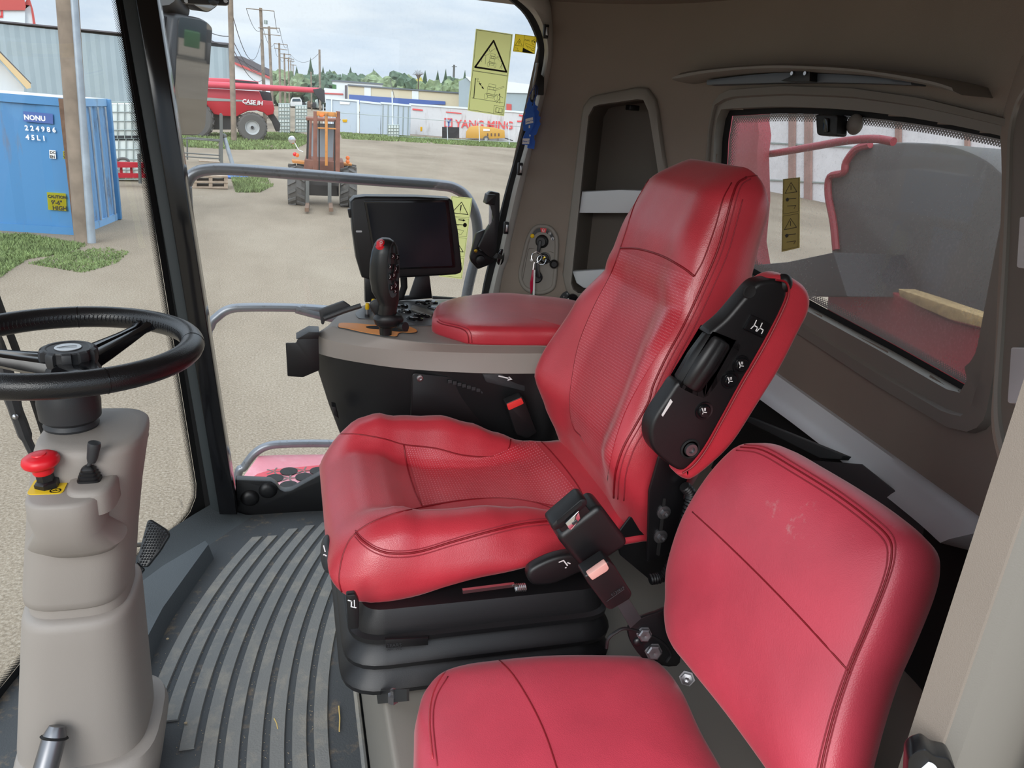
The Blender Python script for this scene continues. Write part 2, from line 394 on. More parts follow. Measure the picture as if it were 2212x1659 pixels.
def coons(bvh, top, bot, nu, nv, off, mb=None):
    """patch on a surface between two px polylines (same direction), with metric UVs"""
    mb = mb or MB(); T = resample(top, nu + 1); B = resample(bot, nu + 1)
    G = [[None] * (nv + 1) for _ in range(nu + 1)]
    for i in range(nu + 1):
        for j in range(nv + 1):
            t = j / nv; p, n = hit(bvh, T[i][0] * (1 - t) + B[i][0] * t, T[i][1] * (1 - t) + B[i][1] * t, off); G[i][j] = p
    for i in range(nu + 1):
        ok = [j for j in range(nv + 1) if G[i][j] is not None]
        for j in range(nv + 1):
            if G[i][j] is None: G[i][j] = G[i][min(ok, key=lambda q: abs(q - j))] if ok else G[i - 1][j]
    lu = sum((G[i + 1][nv // 2] - G[i][nv // 2]).length for i in range(nu)); lv = sum((G[nu // 2][j + 1] - G[nu // 2][j]).length for j in range(nv))
    mb.grid(lambda a, c: G[round(a * nu)][round(c * nv)], nu, nv, lambda a, c: (a * lu, c * lv)); return mb
def resample(P, n):
    L = [0]
    for a, b in zip(P[:-1], P[1:]): L.append(L[-1] + math.hypot(b[0] - a[0], b[1] - a[1]))
    out = []
    for k in range(n):
        d = L[-1] * k / (n - 1); i = 0
        while i < len(P) - 2 and L[i + 1] < d: i += 1
        t = (d - L[i]) / max(1e-9, L[i + 1] - L[i]); out.append((P[i][0] + (P[i + 1][0] - P[i][0]) * t, P[i][1] + (P[i + 1][1] - P[i][1]) * t))
    return out
class Quad:
    """flat picture area with corners TL TR BR BL in space; s to the right, t downward"""
    def __init__(s, c): s.c = [V(p) for p in c]; s.n = (s.c[3] - s.c[0]).cross(s.c[1] - s.c[0]).normalized(); 
    def p(s, a, b, lift=0.0):
        c = s.c; return (c[0] * (1 - a) + c[1] * a) * (1 - b) + (c[3] * (1 - a) + c[2] * a) * b + s.n * lift
    def face(s, toward):
        if s.n.dot(V(toward) - s.c[0]) < 0: s.n = -s.n
        return s
    def line(s, mb, pts, w, lift=0.0008, closed=False): return mb.ribbon([s.p(*q) for q in pts], w, s.n, lift, closed)
    def fill(s, mb, pts, lift=0.0008):
        return mb.add([s.p(*q, lift) for q in pts], [tuple(range(len(pts)))])
    def circ(s, mb, a, b, r, w=None, k=16, asp=1.0, lift=0.0008):
        P = [(a + r * math.cos(2 * PI * i / k), b + r * asp * math.sin(2 * PI * i / k)) for i in range(k)]
        return s.line(mb, P, w, lift, True) if w else s.fill(mb, P, lift)
    def text(s, mb, t, a, b, h, lift=0.0008, align='LEFT', bold=0.0):
        u = (s.c[1] - s.c[0]).normalized(); v = (s.c[0] - s.c[3]).normalized(); return mb.text(t, s.p(a, b, lift), u, v, h, 0, align, 0, bold)
# ================================================================== cab shell
def S(o): o['kind'] = 'structure'; return o
# floor of the cab
def xw(Y, z=0.0): return -0.62 + 0.39 * min(1.2, abs((Y - 1.25) / 0.9)) ** 1.9 - 0.075 * z
YS = [0.36 + (2.15 - 0.36) * i / 24 for i in range(25)]
edge = [V((xw(y) - 0.01, y, -0.05)) for y in YS]
MB().slab(edge + [V((1.06, 2.15, -0.05)), V((1.06, 0.36, -0.05))], (0, 0, 0.042)).build('floor', 'black_matte', kind='structure')
# ceiling
MB().slab([(-0.85, 0.3, 1.487), (1.2, 0.3, 1.487), (1.2, 2.3, 1.487), (-0.85, 2.3, 1.487)], (0, 0, 0.09)).build('ceiling', 'liner', kind='structure')

# ---- lined walls: one curved skin from the right-hand window round the back to the door post
PATH = [((.452, 2.152), (.684, 2.152)), ((.62, 2.09), (.82, 2.06)), ((.78, 1.99), (.93, 1.94)), ((.95, 1.80), (1.0, 1.78)), ((1.03, 1.55), (1.05, 1.5)),
        ((1.06, 1.25), (1.07, 1.25)), ((1.03, 1.0), (1.04, 1.0)), ((.97, .85), (.98, .85)), ((.85, .66), (.86, .66)), ((.70, .5), (.71, .5)), ((.56, .385), (.57, .385))]
b0 = spline([(*p[0], 0) for p in PATH], 20); b1 = spline([(*p[1], 0) for p in PATH], 20)
NS, NZ, ZT = len(b0) - 1, 150, 1.56
def wallp(i, j): q = b0[i].lerp(b1[i], j / NZ); return V((q.x, q.y, ZT * j / NZ))
WALL = MB(); WALL.grid(lambda a, c: wallp(round(a * NS), round(c * NZ)), NS, NZ)
WB = WALL.tree()
GLASS_R = spline([(1570, 249), (1700, 244), (1850, 252), (2000, 272), (2120, 295)], 6) + [(2192, 312), (2181, 400), (2150, 560), (2113, 757), (2100, 778), (2083, 792), (2088, 806), (2092, 822), (2084, 838), (2070, 834), (1914, 745), (1757, 660), (1650, 600), (1590, 565), (1568, 545), (1558, 520), (1557, 400), (1562, 300)]
NICHE_IN = [(1236, 611), (1255, 430), (1274, 249), (1277, 238), (1285, 231), (1296, 227), (1340, 221), (1382, 215), (1394, 217), (1402, 227), (1407, 250), (1422, 342), (1440, 460), (1452, 610), (1446, 630), (1400, 634), (1300, 634), (1250, 632), (1240, 624)]
NICHE_OUT = [(1216, 591), (1238, 410), (1259, 236), (1266, 220), (1276, 211), (1289, 206), (1336, 197), (1382, 188), (1402, 191), (1414, 203), (1423, 222), (1438, 336), (1462, 460), (1478, 615), (1470, 650), (1410, 656), (1300, 656), (1240, 648), (1224, 628)]
def inset(P, d):
    cx = sum(p[0] for p in P) / len(P); cy = sum(p[1] for p in P) / len(P); out = []
    n = len(P)
    for i in range(n):
        a, b = P[i - 1], P[(i + 1) % n]; tx, ty = b[0] - a[0], b[1] - a[1]; L = math.hypot(tx, ty) or 1; nx, ny = -ty / L, tx / L
        if (cx - P[i][0]) * nx + (cy - P[i][1]) * ny < 0: nx, ny = -nx, -ny
        out.append((P[i][0] + nx * d, P[i][1] + ny * d))
    return out
holes = [inset(GLASS_R, -15), inset(NICHE_IN, -7)]
groups = {'wall_right': [], 'wall_rear': [], 'wall_left': []}
nf = NZ
for k, f in enumerate(WALL.f):
    c = sum((WALL.v[i] for i in f), V((0, 0, 0))) / 4; i = k // NZ
    if c.z > 0.5:
        x, y = proj(c)
        if any(inpoly(x, y, h) for h in holes): continue
    groups['wall_right' if i < NS * 0.32 else 'wall_rear' if i < NS * 0.68 else 'wall_left'].append(f)
for g, fs in groups.items():
    used = {}; mb = MB()
    for f in fs:
        for i in f:
            if i not in used: used[i] = len(mb.v); mb.v.append(WALL.v[i])
        mb.f.append(tuple(used[i] for i in f))
    mb.build(g, 'liner', kind='structure', smooth=180)
def wallring(rows, n, name, m, parent=None, kind='structure', start=0, closed=True, bvh=None):
    """loft through px outlines, each at its own distance off the wall"""
    rings = []
    for px, off in rows:
        P = resample(px + ([px[0]] if closed else []), n + 1)[:n if closed else None]; L = []
        for x, y in P:
            p, nn = hit(bvh or WB, x, y, 0); L.append((p, nn))
        rings.append([p + nn * off for p, nn in L])
    mb = MB(); mb.loft(rings, caps=False, ring_closed=closed); return mb.build(name, m, parent, kind=kind, smooth=50)
# rear window: frame, seal, glass
FR_OUT = [(1548, 222), (1560, 206), (1580, 196), (1700, 187), (1850, 192), (2000, 213), (2125, 243), (2205, 262), (2208, 400), (2196, 560), (2170, 800), (2150, 905), (2135, 926), (2108, 936), (2062, 925), (1900, 830), (1740, 725), (1620, 652), (1560, 612), (1535, 585), (1526, 520), (1526, 400), (1538, 270)]
G_IN = GLASS_R; G_O = inset(GLASS_R, -14)
def align(P, n, ref):                                    # closed resample that starts nearest the given px
    i = min(range(len(P)), key=lambda k: math.hypot(P[k][0] - ref[0], P[k][1] - ref[1])); Q = P[i:] + P[:i]; return resample(Q + [Q[0]], n + 1)[:n]
def cornermap(P, refs, n):                               # resample between matching corner points so that outlines correspond
    idx = [min(range(len(P)), key=lambda k: math.hypot(P[k][0] - r[0], P[k][1] - r[1])) for r in refs]; out = []
    for a, b in zip(idx, idx[1:] + [idx[0]]):
        seg = P[a:b + 1] if b > a else P[a:] + P[:b + 1]; out += resample(seg, n + 1)[:n]
    return out
def lofts(rows, name, m, parent=None, kind=None, bvh=None, smooth=50):
    rings = []
    for px, off in rows:
        R = []
        for x, y in px:
            p, nn = hit(bvh or WB, x, y, 0)
            if p is None: p, nn = R[-1][1]
            R.append((p + nn * off, (p, nn)))
        rings.append([r[0] for r in R])
    mb = MB(); mb.loft(rings, caps=False); return mb.build(name, m, parent, kind=kind, smooth=smooth)
cr_o = cornermap(FR_OUT, [(1548, 222), (2205, 262), (2108, 936), (1535, 585)], 30)
cr_g = cornermap(GLASS_R, [(1570, 249), (2192, 312), (2084, 838), (1568, 545)], 30); cr_i = inset(cr_g, -13)
mid = [(a[0] * .62 + b[0] * .38, a[1] * .62 + b[1] * .38) for a, b in zip(cr_o, cr_i)]
mid2 = [(a[0] * .55 + b[0] * .45, a[1] * .55 + b[1] * .45) for a, b in zip(cr_o, cr_i)]
lofts([(cr_o, -0.004), (cr_o, 0.012), (mid, 0.016), (mid2, 0.007), (cr_i, 0.010), (cr_i, -0.02)], 'trim_1', 'taupe_trim', kind='structure')
win2 = coons(WB, resample(GLASS_R[:25] + [GLASS_R[25]], 60), resample([GLASS_R[-4], *GLASS_R[-9:-4][::-1], GLASS_R[-12], GLASS_R[-10]][:1] + [(1568, 545), (1590, 565), (1650, 600), (1757, 660), (1914, 745), (2070, 834), (2086, 838)], 60), 40, 24, -0.022)
w2 = win2.build('window_2', 'glass_rear', kind='structure', smooth=180)
lofts([(cr_i, -0.018), (cr_g, -0.018)], 'rubber_seal', 'black_matte', parent=w2)
def fritstrip(px, width, off, name, parent, m='frit_rear'):
    ins = inset(px, width); mb = MB(); n = len(px); vs = []; L = 0; uvs = []
    for i in range(n + 1):
        k = i % n; a = hit(WB, *px[k], off)[0]; b = hit(WB, *ins[k], off)[0]
        if i: L += (a - vs[-2]).length
        vs += [a, b]; uvs += [(L, 0), (L, (a - b).length)]
    mb.add(vs, [(2 * i, 2 * i + 1, 2 * i + 3, 2 * i + 2) for i in range(n)]); mb.uv = {i: u for i, u in enumerate(uvs)}
    return mb.build(name, m, parent, smooth=180)
gd = densify(GLASS_R, 12, closed=True)
fritstrip(gd, 17, -0.0205, 'dot_border', w2)
# black round vent plug on the glass
lk = MB(); p, nn = hit(WB, 1802, 272, 0.0)
uu = V((0, -1, 0)); vv = V((0, 0, 1))
def wq(px, off): return [hit(WB, x, y, off)[0] for x, y in px]
latch = thing('window_latch', hit(WB, 1800, 272, 0.0)[0], 'black rounded latch fixed to the top of the dusty rear window', 'latch')
MB().slab(wq(rounded([(1777, 248), (1826, 250), (1824, 296), (1780, 294)], 7), 0.02), nn * -0.028, 0.004).build('housing', 'black', latch)
MB().slab(wq(rounded([(1797, 256), (1809, 257), (1808, 288), (1797, 287)], 4), 0.024), nn * -0.006, 0.001).build('grip', 'black_gloss', latch)
mb = MB(); pc = hit(WB, 1838, 268, -0.01)[0]; mb.ball(pc, (0.012, 0.02, 0.02)); mb.build('outer_cap', 'pad_grey', latch)
# left-hand rear panel: its own flat lining standing proud of the window, with a rolled lip along the window
LA_, LB_ = V((.945, .857, 0)), V((.56, .385, 0)); LD_ = (LB_ - LA_).normalized(); LN_ = V((LD_.y, -LD_.x, 0)); LN_ = LN_ if LN_.dot(CAM - LA_) > 0 else -LN_
LMAX = (LB_ - LA_).length - .035
def onL(x, y, off=0.0):
    p = onP(x, y, LA_ + LN_ * off, LN_); t = (p - LA_).dot(LD_)
    return p if t <= LMAX else V((*(LA_ + LD_ * LMAX + LN_ * off).xy, min(max(p.z, 0.0), 1.48)))
LIP = spline([(2070, 163), (2120, 182), (2150, 222), (2165, 290), (2169, 400), (2164, 560), (2154, 800), (2148, 900), (2156, 965), (2186, 1065), (2230, 1160), (2300, 1260)], 6)
rows = []
for a in LIP:
    h_ = hit(WB, min(a[0], 2205), a[1])[0]; p = onL(*a); q = onL(a[0] + 9, a[1] - 3); e = onL(a[0] + 420, a[1] - 40 if a[1] > 250 else a[1] - 120)
    rows.append([p + (h_ - p) * .8 if h_ else p - LN_ * .05, p - LN_ * .004, p + LN_ * .003, q + LN_ * .004, e])
MB().loft(rows, caps=False, ring_closed=False).build('trim_2', 'liner', kind='structure', smooth=60)
pk = thing('door_side_pocket', onL(2200, 900, 0.01), 'storage pocket with two silver bars at the right edge beside the rear window', 'storage pocket')
E1 = spline([(2225, 190), (2205, 225), (2190, 290), (2186, 400), (2180, 560), (2170, 740), (2163, 860), (2168, 940), (2190, 1010), (2230, 1060)], 6)
MB().tube([onL(x, y, 0.004) for x, y in E1], 0.007, 8).build('rim', 'taupe_trim', pk)
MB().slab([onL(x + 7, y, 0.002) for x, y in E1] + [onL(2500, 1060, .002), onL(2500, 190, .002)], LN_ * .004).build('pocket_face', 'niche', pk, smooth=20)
for q in ([(2203, 468), (2300, 470), (2296, 590), (2196, 578)], [(2184, 750), (2300, 752), (2292, 895), (2176, 870)]):
    MB().slab([onL(x, y, 0.012) for x, y in rounded(q, 5)], LN_ * -0.01, 0.002).build('bar', 'silver', pk)

# ---- blind above the rear window
bl = thing('rear_window_blind', hit(WB, 1800, 170, 0.0)[0], 'taupe blind cassette curving above the dusty rear window', 'window blind')
T = spline([(1484, 172), (1500, 163), (1560, 154), (1640, 147), (1720, 143), (1800, 145), (1900, 151), (2000, 163), (2090, 178), (2135, 190)], 6)
Bt = spline([(1484, 180), (1500, 182), (1560, 171), (1640, 162), (1720, 159), (1800, 161), (1900, 167), (2000, 180), (2090, 196), (2145, 212)], 6)
def striploft(top, bot, offs, name, m, parent=None, kind=None, back=-0.005, smooth=50, bvh=None):
    """band across the wall: a closed profile standing offs off the skin"""
    rings = []
    for a, b in zip(resample(top, 40), resample(bot, 40)):
        h0, h1 = hit(bvh or WB, *a), hit(bvh or WB, *b)
        if h0[0] is None or h1[0] is None: continue
        (p, n), (q, k) = h0, h1; r = [p + n * back]
        for i, o in enumerate(offs):
            t = i / (len(offs) - 1); r.append(p.lerp(q, t) + (n.lerp(k, t)) * o)
        r.append(q + k * back); rings.append(r)
    return MB().loft(rings).build(name, m, parent, kind=kind, smooth=smooth)
striploft(T, Bt, [0.05, 0.062, 0.062, 0.05], 'casing', 'taupe_trim', bl)
striploft(spline([(1545, 176), (1640, 165), (1720, 160), (1800, 162), (1900, 168), (2000, 180)], 6), spline([(1545, 186), (1640, 183), (1720, 181), (1800, 181), (1900, 183), (2000, 187)], 6), [0.028, 0.03, 0.028], 'blind_roll', 'bluegrey', bl)
h = hit(WB, 1775, 172, 0.03); mb = MB(); mb.slab(wq(rounded([(1725, 180), (1748, 170), (1756, 159), (1790, 160), (1790, 181)], 2), 0.05), h[1] * -0.02, 0.002); mb.build('pull_catch', 'black', bl)
for x in (1752, 1781):
    h = hit(WB, x, 164, 0.05); MB().cyl(h[0] - h[1] * 0.004, h[0] + h[1] * 0.003, 0.004, seg=10).build('screw', 'steel', bl)

# ---- silver ledge strip and the black bay under the rear window
ST = [(1640, 775), (1690, 813), (1790, 884), (1900, 962), (2010, 1040), (2131, 1127), (2160, 1150)]; SB = [(1618, 808), (1657, 846), (1750, 912), (1850, 986), (1960, 1070), (2060, 1146), (2118, 1195)]
striploft(spline(ST, 5), spline(SB, 5), [0.010, 0.020, 0.030, 0.040, 0.046], 'trim_3', 'silver', kind='structure')
BAY_T = [(x, y + 2) for x, y in SB]; BAY_B = [(1540, 1010), (1600, 1080), (1700, 1180), (1800, 1280), (1900, 1390), (1990, 1480), (2050, 1560)]
mb = coons(WB, spline(BAY_T, 5), spline(BAY_B, 5), 30, 14, 0.006); mb.build('trim_4', 'black_matte', kind='structure')
MB().slab([onX(1740, 990, .96), onX(1860, 1000, .96), onX(1975, 1092, .96), onX(2090, 1200, .96), onX(2050, 1330, .93), onX(1900, 1240, .93)], (0.03, 0.01, -0.02), 0.006).build('trim_5', 'charcoal', kind='structure')
MB().slab([onX(1600, 905, .96), onX(1616, 900, .96), onX(1822, 984, .96), onX(1815, 992, .96), onX(1770, 990, .96)], (0.02, 0, -0.004), 0.002).build('trim_6', 'slate', kind='structure')

# ---- niche in the right-hand rear corner
nich = thing('corner_cubby', hit(WB, 1340, 630, 0.0)[0], 'tall recessed cubby with silver retaining bars behind the red driver seat', 'storage cubby')
no = cornermap(NICHE_OUT, [(1216, 591), (1276, 211), (1402, 191), (1470, 650)], 16); ni = cornermap(NICHE_IN, [(1236, 611), (1285, 231), (1394, 217), (1446, 630)], 16)
md = [(a[0] * .8 + b[0] * .2, a[1] * .8 + b[1] * .2) for a, b in zip(no, ni)]
lofts([(no, -0.003), (no, 0.006), (md, 0.012), (ni, 0.012), (ni, -0.01)], 'rim', 'taupe_trim', nich)
deep = V((0.075, 0.085, 0.0)); fr = [hit(WB, x, y, 0.0)[0] for x, y in ni]
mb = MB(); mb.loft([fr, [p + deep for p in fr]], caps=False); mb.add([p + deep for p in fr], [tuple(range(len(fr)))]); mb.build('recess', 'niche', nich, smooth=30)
for q in ([(1258, 413), (1340, 410), (1450, 412), (1450, 460), (1340, 460), (1252, 460)], [(1237, 585), (1300, 582), (1460, 584), (1460, 634), (1262, 622), (1246, 611)]):
    pts = [hit(WB, x, y, 0.006)[0] for x, y in q]; MB().slab(pts, (0.022, 0.022, 0), 0.003).build('bar', 'silver', nich)
h = hit(WB, 1352, 230, -0.02); MB().box(h[0] + V((0.02, 0.02, 0)), (0.03, 0.03, 0.014), 0.003).build('lamp', 'black', nich)

# ---- right-hand side window (plane Y = 2.15), rear trim, sill
YW = 2.15
GR = [(300, -60), (1060, -60), (1085, -8), (1120, 12), (1148, 42), (1163, 80), (1168, 110), (1160, 160), (1135, 260), (1108, 380), (1085, 490), (1062, 590), (1046, 660), (1030, 760), (1000, 1060), (512, 1112)]
# glass itself: a flat pane
mb = MB(); mb.add([onY(x, y, YW) for x, y in GR], [tuple(range(len(GR)))]); win1 = mb.build('window_1', 'glass_clear', kind='structure', smooth=0)
def band(px, closed, w, off, mb, Y=YW):
    pts = [onY(x, y, Y - off) for x, y in px]; return mb.ribbon(pts, w, V((0, -1, 0)), 0, closed)
TL_ = spline([(1080, -30), (1122, 0), (1150, 26), (1168, 58), (1178, 95), (1177, 130), (1165, 190), (1140, 300), (1112, 400), (1094, 480), (1080, 545), (1066, 600), (1052, 665), (1020, 860)], 5)
TR_ = spline([(1168, -34), (1186, 4), (1191, 40), (1194, 80), (1194, 120), (1187, 165), (1165, 255), (1138, 375), (1118, 460), (1103, 525), (1099, 556), (1086, 590), (1074, 660), (1040, 860)], 5)
TO_ = spline([(1066, -34), (1104, 0), (1133, 27), (1152, 60), (1164, 96), (1164, 130), (1152, 190), (1126, 300), (1098, 400), (1078, 480), (1060, 560), (1050, 600), (1038, 665), (1006, 860)], 5)
rings = []
for a, b in zip(resample(TL_, 70), resample(TR_, 70)):
    p, q = onY(*a, YW - 0.03), onY(*b, YW - 0.022); rings.append([V((p.x, YW - 0.004, p.z)), p, p.lerp(q, .25) - V((0, .008, 0)), p.lerp(q, .7) - V((0, .006, 0)), q, V((q.x + .01, YW - 0.002, q.z))])
MB().loft(rings).build('trim_7', 'pillar_trim', kind='structure', smooth=50)
rings = []
for a, b in zip(resample(TO_, 70), resample(TL_, 70)):
    p, q = onY(*a, YW - 0.012), onY(*b, YW - 0.02); rings.append([V((p.x, YW + 0.004, p.z)), p, q, V((q.x, YW + 0.004, q.z))])
MB().loft(rings).build('trim_8', 'black_matte', kind='structure', smooth=30)
for x, y in ((1179, 68), (1123, 365), (1093, 492)):
    c = thing('trim_clip', onY(x, y, YW - 0.045), {68: 'black spring clip at the top of the grey pillar trim', 365: 'black spring clip midway down the grey pillar trim', 492: 'black spring clip low on the grey pillar trim beside the phone bracket'}[y], 'clip', 'clips on the window pillar trim')
    q = onY(x, y, YW - 0.046); MB().box(q, (0.014, 0.01, 0.034), 0.002).build('body', 'black', c); MB().box(q + V((0.001, -0.007, 0)), (0.006, 0.005, 0.02), 0.001).build('spring', 'steel', c)
# front post between windscreen and side window
def stripe(xt0, xt1, xb0, xb1, Y, dy, mb, yb=1112, yt=0):
    P = []
    for xt, xb in ((xt0, xb0), (xt1, xb1)):
        top, bot = onY(xt, yt, Y), onY(xb, yb, Y); d = (top - bot); k = (1.49 - bot.z) / d.z; P.append((bot, bot + d * k))
    mb.slab([P[0][0], P[0][1], P[1][1], P[1][0]], (0, dy, 0), 0.004); return mb
post = stripe(292, 340, 474, 512, 2.09, 0.07, MB()).build('trim_9', 'black_gloss', kind='structure', smooth=30)
stripe(264, 296, 457, 477, 2.105, 0.05, MB()).build('rubber_seal', 'slate', post, smooth=30)
stripe(249, 267, 441, 459, 2.12, 0.03, MB()).build('glass_edge', 'black_matte', post, smooth=30)
# windscreen: curved pane with a printed dot border near the post
WYS = [0.4 + (2.125 - 0.4) * i / 40 for i in range(41)]
win3 = MB().grid(lambda a, c: V((xw(0.4 + 1.725 * a, 1.5 * c), 0.4 + 1.725 * a, 1.49 * c)), 40, 6).build('window_3', 'glass_wind', kind='structure', smooth=180)
def wsp(Y, z, off=0.0): return V((xw(Y, z) + off, Y, z))
fb = MB(); L = 0; vs = []; uvs = []
FP = [(2.105, 1.49), (2.105, 0.13), (2.098, 0.09), (2.075, 0.055), (2.04, 0.035), (1.9, 0.022), (1.6, 0.02), (1.3, 0.02), (1.0, 0.02)]
FP = [FP[0]] + [(2.105, 1.49 - 1.36 * i / 20) for i in range(1, 21)] + FP[2:]
for i, (Y, z) in enumerate(FP):
    inn = (Y - 0.016, z) if i <= 20 else (Y - 0.012, z + 0.012) if i < 24 else (Y, z + 0.02)
    a, b = wsp(Y, z, 0.003), wsp(*inn, 0.003)
    if i: L += (a - vs[-2]).length
    vs += [a, b]; uvs += [(L, 0), (L, (a - b).length)]
fb.add(vs, [(2 * i, 2 * i + 1, 2 * i + 3, 2 * i + 2) for i in range(len(FP) - 1)]); fb.uv = dict(enumerate(uvs)); fb.build('dot_border', 'frit', win3, smooth=180)
eb = MB(); O = [wsp(Y, z, 0.004) for Y, z in FP]; I = [wsp(2.14, z, 0.004) if i <= 20 else wsp(min(2.14, Y + 0.03), -0.04, 0.004) for i, (Y, z) in enumerate(FP)]
eb.loft([O, I], caps=False, ring_closed=False); eb.build('edge_band', 'black_matte', win3, smooth=0)
# maker's stamp etched in the lower corner of the windscreen
st = MB(); uW = V((0, 0, 0)); 
p0, p1, p2 = onP(385, 1082, V((xw(2.08), 2.08, 0.1)), V((1, 0.55, 0.0)).normalized()), onP(418, 1073, V((xw(2.08), 2.08, 0.1)), V((1, 0.55, 0)).normalized()), onP(388, 1099, V((xw(2.08), 2.08, 0.1)), V((1, 0.55, 0)).normalized())
u = (p1 - p0).normalized(); vdn = (p2 - p0).normalized()
for k in range(4): st.text('IIIIIIIIIIIII', p0 + vdn * (0.006 * k + 0.004) + V((0.004, 0.002, 0)), u, -vdn, 0.006, 0)
st.build('etched_stamp', 'charcoal', win3, smooth=0)
# sill panel at the foot of the side window
SL = [(508, 1036), (585, 1039), (596, 1046), (604, 1057), (614, 1062), (628, 1060), (690, 1026), (760, 1010), (1000, 1010), (1000, 1120), (512, 1118)]
sill = MB().slab([onY(x, y, 2.135) for x, y in rounded(SL, 4)], (0, 0.03, 0), 0.004).build('trim_10', 'black_metal', kind='structure', smooth=30)
for x, y in ((540, 1076), (579, 1059)):
    c = onY(x, y, 2.135); MB().lathe([(0.0, 0.012), (0.012, 0.012), (0.022, 0.008), (0.027, 0.0)], c, (0, -1, 0), 20).build('round_cap', 'black', sill)
# ---- door post close to the camera at the lower right
pA = (0.512, 0.40)
MB().slab([(pA[0], pA[1], -0.05), (pA[0] + 0.012, pA[1] - 0.022, -0.05), (pA[0] + 0.25, pA[1] - 0.06, -0.05), (pA[0] + 0.25, pA[1] + 0.02, -0.05)], (0, 0, 1.54), 0.004).build('trim_11', 'liner', kind='structure', smooth=30)
dp = MB().slab([(pA[0] + 0.010, pA[1] - 0.0165, 0.0), (pA[0] + 0.022, pA[1] - 0.032, 0.0), (pA[0] + 0.24, pA[1] - 0.085, 0.0), (pA[0] + 0.24, pA[1] - 0.05, 0.0)], (0, 0, 1.48), 0.004).build('trim_12', 'taupe_trim', kind='structure', smooth=30)
MB().slab([(pA[0] + 0.062, pA[1] - 0.072, 0.0), (pA[0] + 0.068, pA[1] - 0.088, 0.0), (pA[0] + 0.2, pA[1] - 0.115, 0.0), (pA[0] + 0.2, pA[1] - 0.09, 0.0)], (0, 0, 1.48), 0.004).build('door_seal', 'black_matte', dp, smooth=30)
dl = thing('door_latch', onY(2010, 1659, .352), 'black door latch low on the beige post at the bottom right corner', 'latch')
MB().slab([onY(x, y, .352) for x, y in rounded([(1962, 1640), (1975, 1626), (2000, 1618), (2020, 1634), (2052, 1640), (2066, 1665), (2060, 1760), (1955, 1760)], 8)], (0.01, 0.016, 0), 0.003).build('catch_plate', 'black_metal', dl)
MB().cyl(onY(2008, 1664, .348), onY(2008, 1664, .36), 0.006).build('striker_pin', 'steel', dl)
# ================================================================== driver's seat
YC = 1.25
seat = thing('driver_seat', (0.35, YC, 0.27), 'big red leather driver seat with folded-up armrest on black bellows suspension', 'seat')
HW = 0.228
def cush_w(x): # half width along the seat
    e = max(0.0, (0.085 - x) / 0.085); return HW - 0.055 * (1 - math.sqrt(max(0, 1 - e * e))) - 0.03 * sstep(0.40, 0.50, x)
def cush_top(x, y):
    a = abs(y) / HW
    base = interp([(0, .553), (.06, .560), (.11, .556), (.145, .534), (.20, .518), (.30, .512), (.40, .522), (.47, .540), (.56, .548)], x)
    far = interp([(0, 0), (.04, .018), (.09, .044), (.14, .066), (.19, .080), (.25, .084), (.31, .068), (.37, .036), (.43, .006), (.47, 0.0)], x)
    near = interp([(0, 0), (.04, .006), (.09, .022), (.14, .040), (.20, .056), (.26, .062), (.32, .056), (.39, .034), (.46, 0.0)], x)
    bo = far if y > 0 else near
    return base + bo * sstep(0.46, 0.70, a)
def cush_bot(x): return interp([(0, .430), (.10, .430), (.25, .466), (.40, .500), (.47, .512), (.56, .518)], x)
X0, LEN = 0.048, 0.55
CU = MB(); rings = []
XS = [0.0, .0015, .004, .008, .013, .02, .028, .038] + [.05 + (LEN - .07) * i / 34 for i in range(35)] + [LEN - .012, LEN - .005, LEN]
for x in XS:
    R = 0.075; e = max(0.0, (R - x) / R); q = math.sqrt(max(0, 1 - e * e)) if x < R else 1.0
    e2 = max(0.0, (x - (LEN - .02)) / .02); q2 = math.sqrt(max(0, 1 - e2 * e2))
    w = cush_w(x); ring = []; zb = cush_bot(x)
    def sh(z, y): m = 0.497 + 0.02 * x; return m + (z - m) * q * (0.35 + 0.65 * q2)
    n = 36
    for i in range(n + 1):
        t = -1 + 2 * i / n; y = w * math.copysign(abs(t) ** 0.8, t); rr = 0.055; ee = max(0.0, (abs(y) - (w - rr)) / rr)
        ring.append(V((X0 + x, YC + y, sh(cush_top(x, y) - (rr * .85) * (1 - math.sqrt(max(0, 1 - ee * ee * .985))), y))))
    for k in (1, 2, 3, 4):                                   # far side, bulging
        t = k / 5; top = ring[n].z; ring.append(V((X0 + x, YC + w + 0.012 * math.sin(PI * t), lerp(top, sh(zb + 0.012, 0), t))))
    for i in range(9): y = (w - 0.012) * (1 - 2 * i / 8); ring.append(V((X0 + x, YC + y, sh(zb + (0.012 if i in (0, 8) else 0), 0))))
    for k in (4, 3, 2, 1):
        t = k / 5; top = ring[0].z; ring.append(V((X0 + x, YC - w - 0.012 * math.sin(PI * t), lerp(top, sh(zb + 0.012, 0), t))))
    rings.append(ring)
CU.loft(rings); cu = CU.build('seat_cushion', 'leather', seat, smooth=180); CB = CU.tree()
pp_t = spline([(874, 963), (930, 969), (1000, 986), (1050, 987), (1100, 968), (1148, 945)], 8); pp_b = spline([(912, 1094), (1000, 1080), (1080, 1076), (1150, 1084), (1206, 1092), (1258, 1074)], 8)
pnl = coons(CB, pp_t, pp_b, 40, 24, 0.0012).build('seat_panel', 'leather_perforated', cu, smooth=180, label='perforated centre panel of the cushion')
def seam(bvh, px, name, parent, m='stitch', r=0.0011, off=0.0006, n=6): 
    pts = hits(bvh, spline(px, n), off)
    if len(pts) > 1: return MB().tube(pts, r, 6).build(name, m, parent, smooth=180)
SEAM = [(768, 1152), (785, 1170), (815, 1188), (850, 1196), (905, 1192), (980, 1170), (1060, 1148), (1130, 1132), (1205, 1124)]
